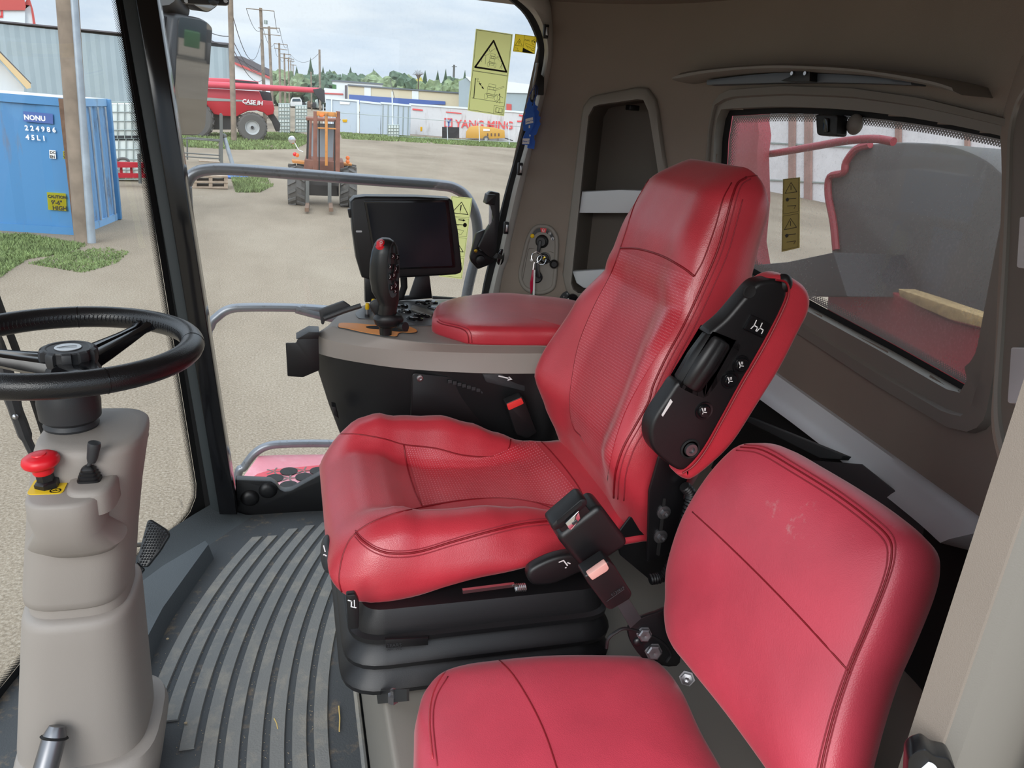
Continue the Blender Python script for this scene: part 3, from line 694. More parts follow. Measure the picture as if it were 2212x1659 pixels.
seam(CB, SEAM, 'seam', cu, 'leather_dark', 0.002, 0.0)
seam(CB, [(x, y - 6) for x, y in SEAM], 'stitching', cu, 'stitch', 0.0009); seam(CB, [(x - 1, y + 8) for x, y in SEAM], 'stitching', cu, 'stitch', 0.0009)
seam(CB, [(768, 1152), (752, 1172), (738, 1210), (733, 1255), (742, 1290)], 'seam', cu, 'leather_dark', 0.0014, 0.0)
seam(CB, [(720, 938), (770, 938), (830, 948), (872, 960), (940, 968), (1000, 983), (1060, 986), (1096, 972), (1104, 945)], 'seam', cu, 'leather_dark', 0.0014, 0.0)
seam(CB, [(872, 960), (880, 1010), (895, 1060), (912, 1096)], 'seam', cu, 'leather_dark', 0.0016, 0.0)
seam(CB, [(1150, 938), (1180, 965), (1215, 1005), (1245, 1045), (1262, 1076)], 'seam', cu, 'leather_dark', 0.0014, 0.0)
seam(CB, [(1192, 938), (1235, 955), (1270, 985), (1300, 1020)], 'seam', cu, 'leather_dark', 0.0012, 0.0)
seam(CB, [(768, 1150), (800, 1130), (850, 1110), (912, 1096), (1000, 1081), (1080, 1076), (1150, 1084), (1208, 1104)], 'seam', cu, 'leather_dark', 0.0014, 0.0)
# ---- backrest
AX0, AX1 = V((0.553, YC, 0.505)), V((0.727, YC, 1.145)); ADIR = (AX1 - AX0); AL = ADIR.length; ADIR.normalize(); FN = V((-ADIR.z, 0, ADIR.x))
def bw(s): return interp([(0, .180), (.05, .208), (.16, .234), (.30, .234), (.5, .200), (.68, .168), (.85, .150), (.94, .147), (1, .14)], s)
def bfront(s): return interp([(0, -.012), (.06, .006), (.13, .034), (.22, .056), (.5, .05), (.62, .045), (.66, .060), (.78, .068), (.9, .060), (1, .03)], s)
def bwing(s): return interp([(0, .0), (.1, .018), (.25, .055), (.5, .042), (.7, .008), (1, 0)], s)
BK = MB(); rings = []
SS = [0, .006, .015, .03, .05] + [.08 + .80 * i / 34 for i in range(35)] + [.895, .91, .925, .94, .952, .963, .972, .980, .987, .992, .996, .999, 1.0]
for s_ in SS:
    q = math.sqrt(max(0.0, 1 - ((0.05 - s_) / .05) ** 2)) if s_ < .05 else math.sqrt(max(0.0, 1 - ((s_ - .90) / .1) ** 2)) if s_ > .90 else 1.0
    q = max(q, 0.03); w = bw(s_) * (0.62 + 0.38 * q if s_ > .5 else .9 + .1 * q); ring = []; c = AX0 + ADIR * (AL * s_); tb = interp([(0, .055), (.3, .085), (.7, .075), (1, .06)], s_); n = 32
    for i in range(n + 1):
        t = -1 + 2 * i / n; y = w * math.copysign(abs(t) ** 0.8, t); a = abs(y) / w; rr = 0.07; ee = max(0.0, (abs(y) - (w - rr)) / rr)
        d = bfront(s_) + bwing(s_) * sstep(.36, .92, a) - .038 * (1 - math.sqrt(max(0, 1 - ee * ee * .98)))
        ring.append(c + V((0, y, 0)) + FN * (d * q))
    for k in (1, 2, 3):
        f = k / 4; ring.append(c + V((0, w + .006 * math.sin(PI * f), 0)) + FN * lerp((ring[n] - c - V((0, w, 0))).dot(FN), (-tb + .012) * q, f))
    for i in range(9): y = (w - .012 * (i in (0, 8))) * (1 - 2 * i / 8); ring.append(c + V((0, y, 0)) + FN * ((-tb + (.012 if i in (0, 8) else 0)) * q))
    d0 = (ring[0] - c).dot(FN)
    for k in (3, 2, 1):
        f = k / 4; ring.append(c + V((0, -w - .006 * math.sin(PI * f), 0)) + FN * lerp(d0, (-tb + .012) * q, f))
    rings.append(ring)
BK.loft(rings); bk = BK.build('backrest', 'leather', seat, smooth=180); BB = BK.tree()
coons(BB, spline([(1345, 541), (1372, 540), (1420, 552), (1470, 577), (1496, 597)], 6), spline([(1258, 930), (1262, 945), (1272, 960), (1300, 1000), (1330, 1040)], 6), 26, 44, 0.001).build('backrest_panel', 'leather_perforated', bk, smooth=180, label='perforated centre panel of the backrest') if False else None
PL = [(1343, 540), (1322, 590), (1285, 660), (1252, 740), (1236, 820), (1232, 880), (1242, 925), (1254, 938)]
PR = [(1496, 597), (1488, 640), (1455, 710), (1405, 790), (1355, 880), (1330, 950), (1318, 1000), (1312, 1040)]
coons(BB, spline(PL, 6), spline(PR, 6), 50, 30, 0.001).build('backrest_panel', 'leather_perforated', bk, smooth=180, label='perforated centre panel of the backrest')
seam(BB, [(1340, 536), (1380, 538), (1430, 553), (1475, 578), (1500, 597)], 'seam', bk, 'leather_dark', 0.002, 0.0)
SB_ = [(1612, 384), (1594, 396), (1582, 425), (1570, 470), (1550, 540), (1520, 610), (1478, 700), (1440, 770), (1412, 830), (1400, 870), (1372, 920), (1345, 970), (1330, 1020), (1326, 1075)]
seam(BB, SB_, 'seam', bk, 'leather_dark', 0.0022, 0.0); seam(BB, [(x + 9, y + 3) for x, y in SB_], 'stitching', bk, 'stitch', .001); seam(BB, [(x + 22, y + 6) for x, y in SB_[2:]], 'stitching', bk, 'stitch', .001)
seam(BB, [(1610, 383), (1640, 380), (1662, 388)], 'seam', bk, 'leather_dark', 0.0014, 0.0)
seam(BB, [(1402, 388), (1372, 440), (1352, 500), (1340, 536), (1318, 595), (1282, 665), (1250, 745), (1235, 825), (1231, 880), (1240, 925), (1256, 942)], 'seam', bk, 'leather_dark', 0.0014, 0.0)
seam(BB, [(1500, 597), (1520, 560), (1545, 490), (1562, 430), (1580, 395)], 'seam', bk, 'leather_dark', 0.0012, 0.0)
# ---- seat frame under the cushion, with the recliner side plate
mb = MB(); mb.box((.31, YC, .475), (.40, .36, .05), .006); mb.build('pan_frame', 'black_metal', seat)
MB().slab([onY(x, y, 1.045) for x, y in [(1330, 1160), (1420, 1040), (1440, 985), (1500, 985), (1492, 1060), (1500, 1180), (1500, 1240), (1400, 1250), (1340, 1200)]], (0, .006, 0), .0015).build('recliner_plate', 'black_metal', seat)
sp_ = MB().slab([onY(x, y, .985) for x, y in rounded([(1402, 1062), (1424, 985), (1500, 985), (1478, 1060), (1476, 1185), (1398, 1215)], 6)], (0, .006, 0), .0015).build('side_bracket', 'black_metal', seat)
for x, y in ((1433, 1106), (1426, 1158)):
    c = onY(x, y, .985); mb = MB(); mb.lathe([(.0, .001), (.012, .0), (.012, .003), (.009, .004)], c, (0, -1, 0), 18); mb.lathe([(.0075, .003), (.0075, .009), (.0045, .010), (.004, .006), (0.0, .006)], c, (0, -1, 0), 6); mb.build('bolt', 'bolt', sp_)
MB().slab([onY(x, y, .984) for x, y in rounded([(1432, 1076), (1438, 1076), (1424, 1200), (1417, 1198)], 3)], (0, -.0015, 0)).build('slot', 'black_matte', sp_)
# wiring conduit hanging behind the bracket
mb = MB(); mb.tube([onY(x, y, .97) for x, y in spline([(1478, 1050), (1492, 1070), (1484, 1110), (1470, 1160), (1452, 1215), (1430, 1245), (1404, 1252)], 10)], [.0085 + .0016 * (i % 2) for i in range(61)], 10); mb.build('cable_conduit', 'black', seat)
# ---- armrest folded up along the backrest
YA = 0.905
AH = spline([(1690, 606), (1662, 606), (1636, 614), (1608, 644), (1570, 688), (1534, 720), (1545, 728), (1578, 742), (1588, 756), (1530, 842), (1516, 848), (1484, 834), (1466, 826), (1444, 856), (1412, 905), (1404, 940), (1412, 972), (1440, 1000), (1472, 1018), (1496, 1003), (1524, 968), (1560, 905), (1600, 832), (1650, 745), (1690, 668), (1702, 630)], 4, closed=True)
arm = MB().pillow([onY(x, y, YA) for x, y in AH], (0, .034, 0), .0065).build('armrest_housing', 'black', seat)
AP = spline([(1676, 600), (1706, 598), (1742, 618), (1756, 645), (1752, 678), (1730, 722), (1690, 800), (1640, 880), (1588, 960), (1540, 1008), (1496, 1040), (1470, 1032), (1470, 1020), (1460, 1000), (1480, 940), (1520, 880), (1560, 810), (1610, 730), (1640, 660), (1650, 620)], 4, closed=True)
pad = MB().pillow([onY(x, y, YA + .002) for x, y in AP], (0, .045, 0), .013, 6).build('armrest_pad', 'leather', arm, label='red leather pad on the armrest')
MB().tube([onY(x, y, YA - .006) for x, y in spline([(1676, 604), (1698, 610), (1704, 632), (1692, 668), (1652, 747), (1602, 833), (1562, 906), (1526, 970), (1498, 1006), (1474, 1022)], 5)], .0016, 6).build('armrest_piping', 'leather_dark', pad)
MB().ball(onY(1692, 612, YA + .01), (.012, .014, .014)).build('gaiter', 'black', arm)
# roller knob in its notch
ax = (onY(1566, 728, YA) - onY(1500, 828, YA)).normalized(); u_ = V((0, 1, 0)); v_ = ax.cross(u_).normalized(); kc = onY(1516, 781, YA + .012)
mb = MB(); rings = []
for z_, rr in ((-.042, .012), (-.040, .0185), (-.036, .0215), (0, .0235), (.036, .0215), (.040, .0185), (.042, .012)):
    rings.append([kc + ax * z_ * 1.0 + (u_ * math.cos(2 * PI * k / 40) + v_ * math.sin(2 * PI * k / 40)) * rr * (1 + .035 * math.copysign(1, math.sin(8 * 2 * PI * k / 40 + .3))) for k in range(40)])
mb.loft(rings).build('tension_knob', 'black', arm, smooth=35)
MB().cyl(kc - ax * .054, kc - ax * .040, .008).build('knob_spindle', 'chrome', arm)
MB().slab([onY(x, y, YA + .022) for x, y in rounded([(1534, 718), (1600, 748), (1526, 860), (1462, 834)], 5)], (0, .02, 0)).build('knob_recess', 'black_matte', arm)
sw = MB().slab([onY(x, y, YA - .004) for x, y in rounded([(1625, 680), (1667, 700), (1650, 731), (1607, 712)], 4)], (0, .008, 0), .002).build('rocker_switch', 'black_gloss', arm)
mb = MB(); qd = Quad([onY(*p, YA - .005) for p in ((1632, 690), (1658, 702), (1646, 722), (1620, 710))]).face(CAM)
for o in (0.02, .5): qd.line(mb, [(o + .05, .05), (o + .1, .55), (o + .4, .6)], .0016); qd.line(mb, [(o + .1, .55), (o + .02, .95)], .0016); qd.line(mb, [(o + .4, .6), (o + .42, .95)], .0016)
mb.build('switch_symbols', 'white_ink', sw, smooth=0)
for x, y in ((1600, 787), (1576, 820), (1520, 887)):
    c = onY(x, y, YA); bt = MB().lathe([(0.0, .006), (.0085, .006), (.010, .004), (.0105, .002), (.0135, .0025), (.0145, -.002)], c, (0, -1, 0), 24).build('heat_button', 'black_gloss', arm)
    mb = MB(); q = Quad([onY(x + a, y + b, YA - .0066) for a, b in ((-7, -7), (7, -7), (7, 7), (-7, 7))]).face(CAM); q.line(mb, [(.2, .1), (.4, .7), (.9, .75)], .0012); q.line(mb, [(.55, .1), (.55, .45)], .001); q.line(mb, [(.75, .1), (.75, .45)], .001); q.line(mb, [(.4, .7), (.3, 1)], .0012); mb.build('button_symbol', 'white_ink', bt, smooth=0)
c = onY(1491, 970, YA); mb = MB(); mb.lathe([(.016, .001), (.014, .003), (.0125, .001)], c, (0, -1, 0), 24); mb.build('bolt_recess', 'black_matte', arm)
MB().lathe([(.0, .002), (.0045, .002), (.005, .005), (.0095, .005), (.0105, 0)], c, (0, -1, 0), 24).build('pivot_bolt', 'bolt', arm)
MB().slab([onY(x, y, YA - .001) for x, y in [(1449, 862), (1453, 868), (1432, 900), (1429, 897)]], (0, .0008, 0)).build('slot_label', 'white', arm)
c = onY(1619, 630, YA); MB().lathe([(.0, .001), (.006, .001), (.009, .002), (.010, 0)], c, (0, -1, 0), 18).build('screw_pit', 'black_matte', arm)
# ---- bellows of the suspension
BX0, BX1, BY0, BY1 = .075, .525, .985, 1.52
def brect(z, d, r=.06, k=6):
    P = rounded([(BX0 - d, BY0 - d), (BX1 + d, BY0 - d), (BX1 + d, BY1 + d), (BX0 - d, BY1 + d)], r + d, k); return [V((x, y, z)) for x, y in P]
mb = MB(); mb.loft([brect(z, d) for z, d in ((.455, -.05), (.45, -.022), (.425, -.012), (.412, -.010), (.408, -.002), (.400, -.002), (.396, -.020), (.392, -.014), (.372, .004), (.366, .007), (.358, .006), (.352, -.016), (.348, -.012), (.326, .008), (.320, .011), (.312, .010), (.308, .002), (.304, -.03))])
bw_ = mb.build('bellows', 'black', seat, smooth=28)
pl0 = onY(838, 1388, BY0 - .008); ang = MB()
ang.slab([onY(x, y, BY0 - .0085) for x, y in ((832, 1382), (925, 1378), (925, 1394), (834, 1400))], (0, .006, 0), .001); ang.build('maker_plate', 'black', bw_)
tx = MB(); o = onY(836, 1398, BY0 - .0092); uu_ = (onY(925, 1392, BY0 - .0092) - o).normalized(); tx.text('SEARS', o, uu_, V((0, 0, 1)), .0085, .0004); tx.text('SEATING', o - V((0, 0, .0065)), uu_, V((0, 0, 1)), .006, .0004); tx.build('embossed_name', 'charcoal', bw_, smooth=0)
MB().box((.31, YC, .435), (.40, .46, .03), .006).build('top_plate', 'black_metal', seat)
MB().slab([onY(x, y, .985) for x, y in ((1000, 1276), (1112, 1262), (1112, 1268), (1000, 1283))], (0, .006, 0)).build('slide_rod', 'steel', seat)
mb = MB(); p0 = onY(1112, 1270, .978); p1 = onY(1136, 1268, .978); d = p1 - p0
mb.tube([p0 + d * (i / 48) + V((0, math.cos(i * PI / 4), math.sin(i * PI / 4))) * .006 for i in range(49)], .0013, 6); mb.build('return_spring', 'steel', seat)
# fore-aft handle, height lever, suspension paddle
mb = MB(); FL = [(1140, 1246), (1150, 1228), (1196, 1206), (1240, 1198), (1276, 1206), (1286, 1228), (1250, 1240), (1200, 1262), (1160, 1266), (1146, 1260)]
ph = mb.slab([onY(x, y, .955) for x, y in spline(FL, 4, closed=True)], (0, .022, 0), .007, 3).build('slide_handle', 'black', seat)
mb = MB(); q = Quad([onY(*p, .9545) for p in ((1206, 1210), (1230, 1206), (1232, 1226), (1208, 1230))]).face(CAM); q.line(mb, [(.05, .2), (.45, .1), (.75, .7)], .002); q.line(mb, [(.8, .4), (1.0, .55)], .002); q.line(mb, [(.55, .9), (.62, .9)], .002); mb.build('handle_symbol', 'white_ink', ph, smooth=0)
lv = MB().slab([onY(x, y, .962) for x, y in rounded([(748, 1286), (768, 1284), (776, 1300), (775, 1358), (752, 1362), (750, 1320)], 4)], (0, .012, 0), .003).build('height_lever', 'black', seat)
mb = MB(); q = Quad([onY(*p, .9612) for p in ((750, 1294), (770, 1294), (771, 1314), (751, 1314))]).face(CAM); q.line(mb, [(.1, .1), (.45, .2), (.4, .8), (.9, .9)], .0018); q.line(mb, [(.75, .1), (.75, .75)], .0014); mb.build('lever_symbol', 'white_ink', lv, smooth=0)
pd = MB(); pd.ball(onY(708, 1196, 1.12), (.012, .035, .03)); pd_ = pd.build('tilt_paddle', 'charcoal', seat)
mb = MB(); q = Quad([onY(*p, 1.083) for p in ((694, 1176), (706, 1174), (708, 1206), (696, 1208))]).face(CAM); q.line(mb, [(.4, .1), (.6, .5)], .0018); q.line(mb, [(.3, .7), (.45, .7)], .0022); q.line(mb, [(.6, .75), (.75, .8)], .0022); mb.build('paddle_symbol', 'white_ink', pd_, smooth=0)
# red-buttoned belt buckle on the far side
bu = MB().slab([onY(x, y, 1.49) for x, y in rounded([(1092, 872), (1128, 856), (1134, 864), (1160, 935), (1140, 948), (1116, 940)], 4)], (0, .03, 0), .004).build('belt_buckle', 'black', seat)
MB().slab([onY(x, y, 1.487) for x, y in rounded([(1095, 874), (1127, 860), (1132, 872), (1099, 887)], 3)], (0, .006, 0), .001).build('release_button', 'red_buckle', bu)
# ---- seat-belt reel with its chrome tongue, on the near side of the seat
RY = 0.86
rl = MB().pillow([onY(x, y, RY) for x, y in rounded([(1202, 1162), (1298, 1090), (1362, 1176), (1266, 1240)], 18)], (0, .05, 0), .0085, 6).build('belt_reel', 'black', seat)
MB().slab([onY(x, y, RY + .004) for x, y in rounded([(1206, 1140), (1262, 1088), (1282, 1112), (1226, 1166)], 5)], (0, .035, 0), .005).build('reel_mouth', 'black', rl)
gd_ = MB().slab([onY(x, y, RY - .006) for x, y in rounded([(1190, 1136), (1200, 1126), (1256, 1078), (1268, 1078), (1271, 1090), (1216, 1142), (1196, 1148)], 6)], (0, .034, 0), .005).build('belt_guide', 'black', rl)
MB().slab([onY(x, y, RY - .008) for x, y in ((1204, 1126), (1256, 1084), (1258, 1090), (1206, 1134))], (0, .002, 0)).build('belt_webbing', 'black_matte', gd_)
mb = MB(); mb.slab([onY(x, y, RY - .011) for x, y in ((1222, 1131), (1250, 1104), (1254, 1120), (1236, 1145), (1230, 1144))], (0, .003, 0), .0006); tg = mb.build('belt_tongue', 'chrome', rl)
MB().slab([onY(x, y, RY - .012) for x, y in rounded([(1235, 1131), (1247, 1123), (1249, 1127), (1238, 1135)], 2)], (0, .001, 0)).build('tongue_slot', 'charcoal', tg)
# ================================================================== beige box the seats stand on
bx = thing('seat_base', (0.4, .95, -0.008), 'taupe moulded seat base box under the bellows and the red passenger seat', 'seat base')
MB().slab([(.128, .72, -.008), (.128, 1.60, -.008), (.78, 1.60, -.008), (.78, .72, -.008)], (0, 0, .3085), .012, 3).build('plinth', 'taupe_trim', bx)
MB().slab([onX(816, 1490, .1275), onX(884, 1488, .1275), onX(884, 1514, .1275), onX(820, 1520, .1275)], (-.003, 0, 0)).build('bolt_plate', 'black_metal', bx)
c = onX(849, 1500, .124); mb = MB(); mb.lathe([(.0075, 0), (.0075, .012), (.004, .014), (.004, .02), (0, .021)], c + V((0, 0, -.012)), (0, 0, 1), 6); mb.build('corner_bolt', 'bolt', bx)
mb = MB(); rings = []
for z_, g in ((.0, 0.0), (.10, 0.0), (.17, -.006), (.205, -.02), (.224, -.05), (.228, -.09)):
    rings.append([V((x, y, z_)) for x, y in rounded([(.118 - g, .40 - g), (.50, .40 - g), (.50, .985 + g), (.118 - g, .985 + g)], .07, 6)])
mb.loft(rings).build('side_cover', 'taupe', bx, smooth=60)
# ================================================================== passenger seat, nearest the camera
ps = thing('passenger_seat', (.35, .66, .23), 'small plain red passenger seat in front of the driver seat armrest', 'seat')
ZP = .43
CO = spline([(903, 1560), (905, 1520), (918, 1480), (950, 1446), (1000, 1428), (1070, 1418), (1180, 1408), (1300, 1407), (1396, 1412), (1440, 1436), (1480, 1490), (1520, 1575), (1568, 1659), (1610, 1740), (1560, 1860), (1300, 1900), (1000, 1900), (915, 1800), (903, 1680)], 5, closed=True)
base_ = [onZ(x, y, ZP) for x, y in CO]; cc = sum(base_, V((0, 0, 0))) / len(base_)
def shrink(P, d, z, c):
    out = []; n = len(P)
    for i, p in enumerate(P):
        t = (P[(i + 1) % n] - P[i - 1]).normalized(); nn = V((t.y, -t.x, 0))
        if nn.dot(c - p) < 0: nn = -nn
        q = p + nn * d; out.append(V((q.x, q.y, z)))
    return out
mb = MB(); prof = [(.03, ZP - .088), (.008, ZP - .08), (.0, ZP - .066), (-.004, ZP - .04), (0.0, ZP - .012), (.004, ZP - .004), (.012, ZP + .002), (.03, ZP + .007), (.06, ZP + .012), (.10, ZP + .016)]
rings = [shrink(base_, d, z, cc) for d, z in prof[:7]]; l_ = rings[-1]
for k_, z_ in ((.95, ZP + .006), (.88, ZP + .012), (.72, ZP + .018), (.4, ZP + .021), (.1, ZP + .022)): rings.append([V((cc.x + (p.x - cc.x) * k_, cc.y + (p.y - cc.y) * k_, z_)) for p in l_])
pcm = mb.loft(rings); pc_ = pcm.build('seat_cushion', 'leather_worn', ps, smooth=180); PCB = pcm.tree()
seam(PCB, [(1072, 1420), (1110, 1460), (1150, 1525), (1180, 1590), (1203, 1659), (1215, 1700)], 'seam', pc_, 'leather_dark', .0012, 0.0)
seam(PCB, [(935, 1640), (928, 1560), (935, 1500), (962, 1452), (1000, 1432), (1072, 1421), (1180, 1411), (1300, 1410), (1392, 1414)], 'piping', pc_, 'leather', .0014, 0.0004)
seam(PCB, [(945, 1655), (936, 1560), (943, 1506), (968, 1462)], 'stitching', pc_, 'stitch', .0009)
MB().slab([V((.2, .45, .30)), V((.5, .45, .30)), V((.5, .88, .30)), V((.2, .88, .30))], (0, 0, .05), .005).build('seat_pan', 'black_metal', ps)
# backrest of the passenger seat: outline on the plane of its front face
Q0, Q1, Q2 = onY(1440, 1250, .855), onY(1600, 965, .86), onZ(1700, 1659, .47)
pn = (Q1 - Q0).cross(V((0, 1, 0))).normalized()
if pn.x > 0: pn = -pn
PF = spline([(1434, 1290), (1438, 1220), (1470, 1120), (1520, 1035), (1570, 978), (1600, 962), (1650, 968), (1720, 1008), (1800, 1058), (1870, 1108), (1925, 1158), (1934, 1200), (1920, 1260), (1880, 1360), (1845, 1440), (1815, 1530), (1790, 1620), (1765, 1720), (1720, 1740), (1680, 1700), (1640, 1640), (1560, 1530), (1480, 1430), (1442, 1380), (1432, 1330)], 5, closed=True)
P0 = [onP(x, y, Q0, pn) for x, y in PF]; ct = sum(P0, V((0, 0, 0))) / len(P0)
def inpl(P, d, off):
    out = []; n = len(P)
    for i, p in enumerate(P):
        t = (P[(i + 1) % n] - P[i - 1]).normalized(); nn = pn.cross(t)
        if nn.dot(ct - p) < 0: nn = -nn
        out.append(p + nn * d + pn * off)
    return out
mb = MB(); rings = [inpl(P0, d, o) for d, o in ((.02, -.082), (.004, -.078), (-.006, -.066), (-.012, -.045), (-.012, -.028), (-.006, -.010), (0.0, -.002), (.006, .002))]
l_ = rings[-1]
for k_, o_ in ((.94, .004), (.86, .009), (.7, .013), (.4, .016), (.1, .017)): rings.append([ct + (p - ct - pn * .002) * k_ + pn * (o_ + .002) for p in l_])
pbm = mb.loft(rings); pb_ = pbm.build('backrest', 'leather_worn', ps, smooth=180); PBB = pbm.tree()
seam(PBB, [(1496, 1106), (1560, 1165), (1640, 1243), (1730, 1336), (1838, 1455)], 'seam', pb_, 'leather_dark', .0012, 0.0)
ES = [(1600, 966), (1650, 974), (1720, 1014), (1800, 1064), (1868, 1114), (1918, 1160), (1926, 1200), (1912, 1258), (1872, 1358), (1838, 1438), (1806, 1530), (1782, 1620), (1768, 1690)]
seam(PBB, ES, 'seam', pb_, 'leather_dark', .0014, 0.0); seam(PBB, [(x - 9, y + 7) for x, y in ES], 'stitching', pb_, 'stitch', .0009); seam(PBB, [(x + 8, y - 5) for x, y in ES], 'stitching', pb_, 'stitch', .0009)
# hinge bracket with bolts, and the belt buckle on its strap
hb = MB().slab([onY(x, y, .845) for x, y in spline([(1362, 1352), (1380, 1338), (1420, 1324), (1450, 1320), (1470, 1400), (1462, 1440), (1400, 1430), (1370, 1400), (1358, 1370)], 3, closed=True)], (0, .008, 0), .002).build('hinge_bracket', 'black_metal', ps)
for x, y, r_, nm in ((1391, 1369, .0105, 'hinge_bolt'), (1411, 1406, .012, 'hinge_bolt')):
    c = onY(x, y, .843); mb = MB(); mb.lathe([(r_ * 1.15, -.002), (r_ * 1.15, .001), (r_, .001), (r_, .007), (r_ * .8, .0085), (r_ * .35, .0085), (0, .0075)], c, (-.2, -1, .2), 6); mb.build(nm, 'bolt', hb, smooth=20)
MB().ball(onY(1378, 1386, .844), (.008, .005, .008)).build('rivet', 'black_metal', hb)
c = onY(1484, 1465, .80); MB().lathe([(.012, -.002), (.012, .001), (.009, .001), (.009, .006), (.004, .007), (0, .006)], c, (-.5, -.8, .3), 6).build('frame_bolt', 'bolt', ps, smooth=20)
MB().tube([onY(x, y, .845) for x, y in spline([(1310, 1400), (1314, 1380), (1330, 1366), (1356, 1358), (1420, 1380), (1448, 1410), (1440, 1430)], 6)], .0025, 8).build('cable', 'black', ps)
BYK = .815
bk2 = MB().slab([onY(x, y, BYK) for x, y in rounded([(1262, 1246), (1314, 1212), (1328, 1222), (1366, 1282), (1362, 1294), (1322, 1318), (1312, 1316), (1270, 1260)], 5)], (0, .03, 0), .005, 3).build('belt_buckle', 'black', ps)
MB().slab([onY(x, y, BYK - .003) for x, y in rounded([(1270, 1243), (1310, 1215), (1316, 1228), (1312, 1234), (1280, 1254)], 3)], (0, .01, 0), .001).build('release_button', 'pink_buckle', bk2)
mb = MB(); o = onY(1322, 1288, BYK - .001); u2 = (onY(1350, 1270, BYK - .001) - o).normalized(); mb.text('0130819', o, u2, V((u2.z * -1, 0, u2.x)).normalized(), .006, .0002); mb.ribbon([onY(1311, 1299, BYK - .001), onY(1348, 1273, BYK - .001)], .0009, V((0, -1, 0))); mb.build('moulded_number', 'slate', bk2, smooth=0)
MB().slab([onY(x, y, BYK + .012) for x, y in ((1332, 1306), (1358, 1292), (1386, 1336), (1362, 1358))], (0, .004, 0), .001).build('strap', 'charcoal', ps)
# ================================================================== floor mat with curved ribs
fm = thing('floor_mat', (0, 1.3, -0.008), 'ribbed grey rubber floor mat with dried mud between its curved ribs', 'floor mat')
me_ = [V((xw(y) + .012, y, -.008)) for y in YS]
MB().slab(me_ + [V((.124, 2.13, -.008)), V((.124, .37, -.008))], (0, 0, .008)).build('mat_sheet', 'mat_base', fm, smooth=20)
def arcx(x0, y, R=1.8): return x0 + R - math.sqrt(R * R - (y - 1.2) ** 2)
for k in range(11):
    x0 = -.392 + .0418 * k
    y0, y1 = .45, 2.055 - .012 * abs(k - 6)
    if k < 2: y0, y1 = 1.33, 1.62
    elif k == 2: y0 = 1.37; y1 = 2.0
    elif k == 3: y0 = 1.32; y1 = 2.0
    elif k == 4: y0 = 1.24
    if k < 2: continue
    ring = []; rings = []; n = 40
    for i in range(n + 1):
        y = y0 + (y1 - y0) * i / n; x = arcx(x0, y); wd = .0288; hh = .0045; fx = min(wd, .117 - x)
        if fx < .006:
            if rings: break
            continue
        rings.append([V((x, y, -.001)), V((x + .0015, y, hh)), V((x + fx - .0015, y, hh)), V((x + fx, y, -.001))])
    MB().loft(rings).build('rib', 'mat_rubber', fm, smooth=30)
# raised edge along the seat base
MB().tube([(.118, y, .004) for y in (.42, .9, 1.35, 2.1)], .006, 8).build('edge_bead', 'mat_rubber', fm)
# rise of the mat toward the post
mb = MB(); mb.loft([[V((xw(y) + .02 + .11 * t, y, .055 * (1 - t) ** 1.6 * sstep(1.5, 2.05, y) - .001)) for t in (0, .25, .5, .75, 1)] for y in (1.5, 1.6, 1.7, 1.8, 1.9, 2.0, 2.06, 2.1, 2.13)], ring_closed=False, caps=False); mb.build('flared_edge', 'ramp_rubber', fm, smooth=60)
# foot ramp
fr_ = MB(); A = [onZ(x, y, .045) for x, y in ((298, 1262), (352, 1222), (443, 1168), (450, 1176), (400, 1245), (352, 1312), (316, 1380), (309, 1400), (300, 1405), (250, 1500), (230, 1420))]
B = [V((p.x + (.012 if i in (3, 4, 5, 6, 7) else -.005), p.y, 0.0)) for i, p in enumerate(A)]
fr_.loft([B, A]); tag(fr_.build('foot_ramp', 'ramp_rubber', smooth=25), 'dark rubber foot ramp on the mat right of the steering column', 'foot rest')
# crumbs, a straw and pebbles left on the mat
rr_ = random.Random(5); mb = MB()
for i in range(420):
    k = rr_.randint(2, 10); y = rr_.uniform(.95, 1.75); x = arcx(-.392 + .0418 * k - rr_.uniform(.001, .012), y)
    if x > .11: continue
    r_ = rr_.uniform(.0005, .0014); c = V((x, y, r_ * .6)); mb.add([c + V((r_ * a, r_ * b, r_ * d)) for a, b, d in ((1, 0, 0), (-1, .3, 0), (0, 1, 0), (0, -1, .2), (0, 0, 1), (.1, 0, -1))], [(0, 2, 4), (2, 1, 4), (1, 3, 4), (3, 0, 4), (2, 0, 5), (1, 2, 5), (3, 1, 5), (0, 3, 5)])
o = mb.build('crumbs', 'pebble', smooth=0, kind='stuff'); tag(o, 'grain crumbs and chaff lying in the grooves of the mat', 'crumbs')
for nm, a, b, lab in (('straw', (732, 1525), (733, 1580), 'pale straw lying on the mat beside the seat base'), ('straw', (592, 1552), (600, 1575), 'bent pale straw lying between ribs in the middle of the mat')):
    p, q = onZ(*a, .004), onZ(*b, .004); tag(MB().tube([p, p.lerp(q, .5) + V((.0015, 0, 0)), q], .0014, 6).build(nm, 'straw'), lab, 'straw')
for x, y, r_, lab in ((362, 1380, .0035, 'pale pebble on the mat below the foot ramp'), (401, 1562, .0035, 'grey pebble on the mat next to the steering column base')):
    c = onZ(x, y, .007); tag(MB().ball(c, (r_, r_ * .8, r_ * .7), 10, 6).build('pebble', 'pebble'), lab, 'pebble')

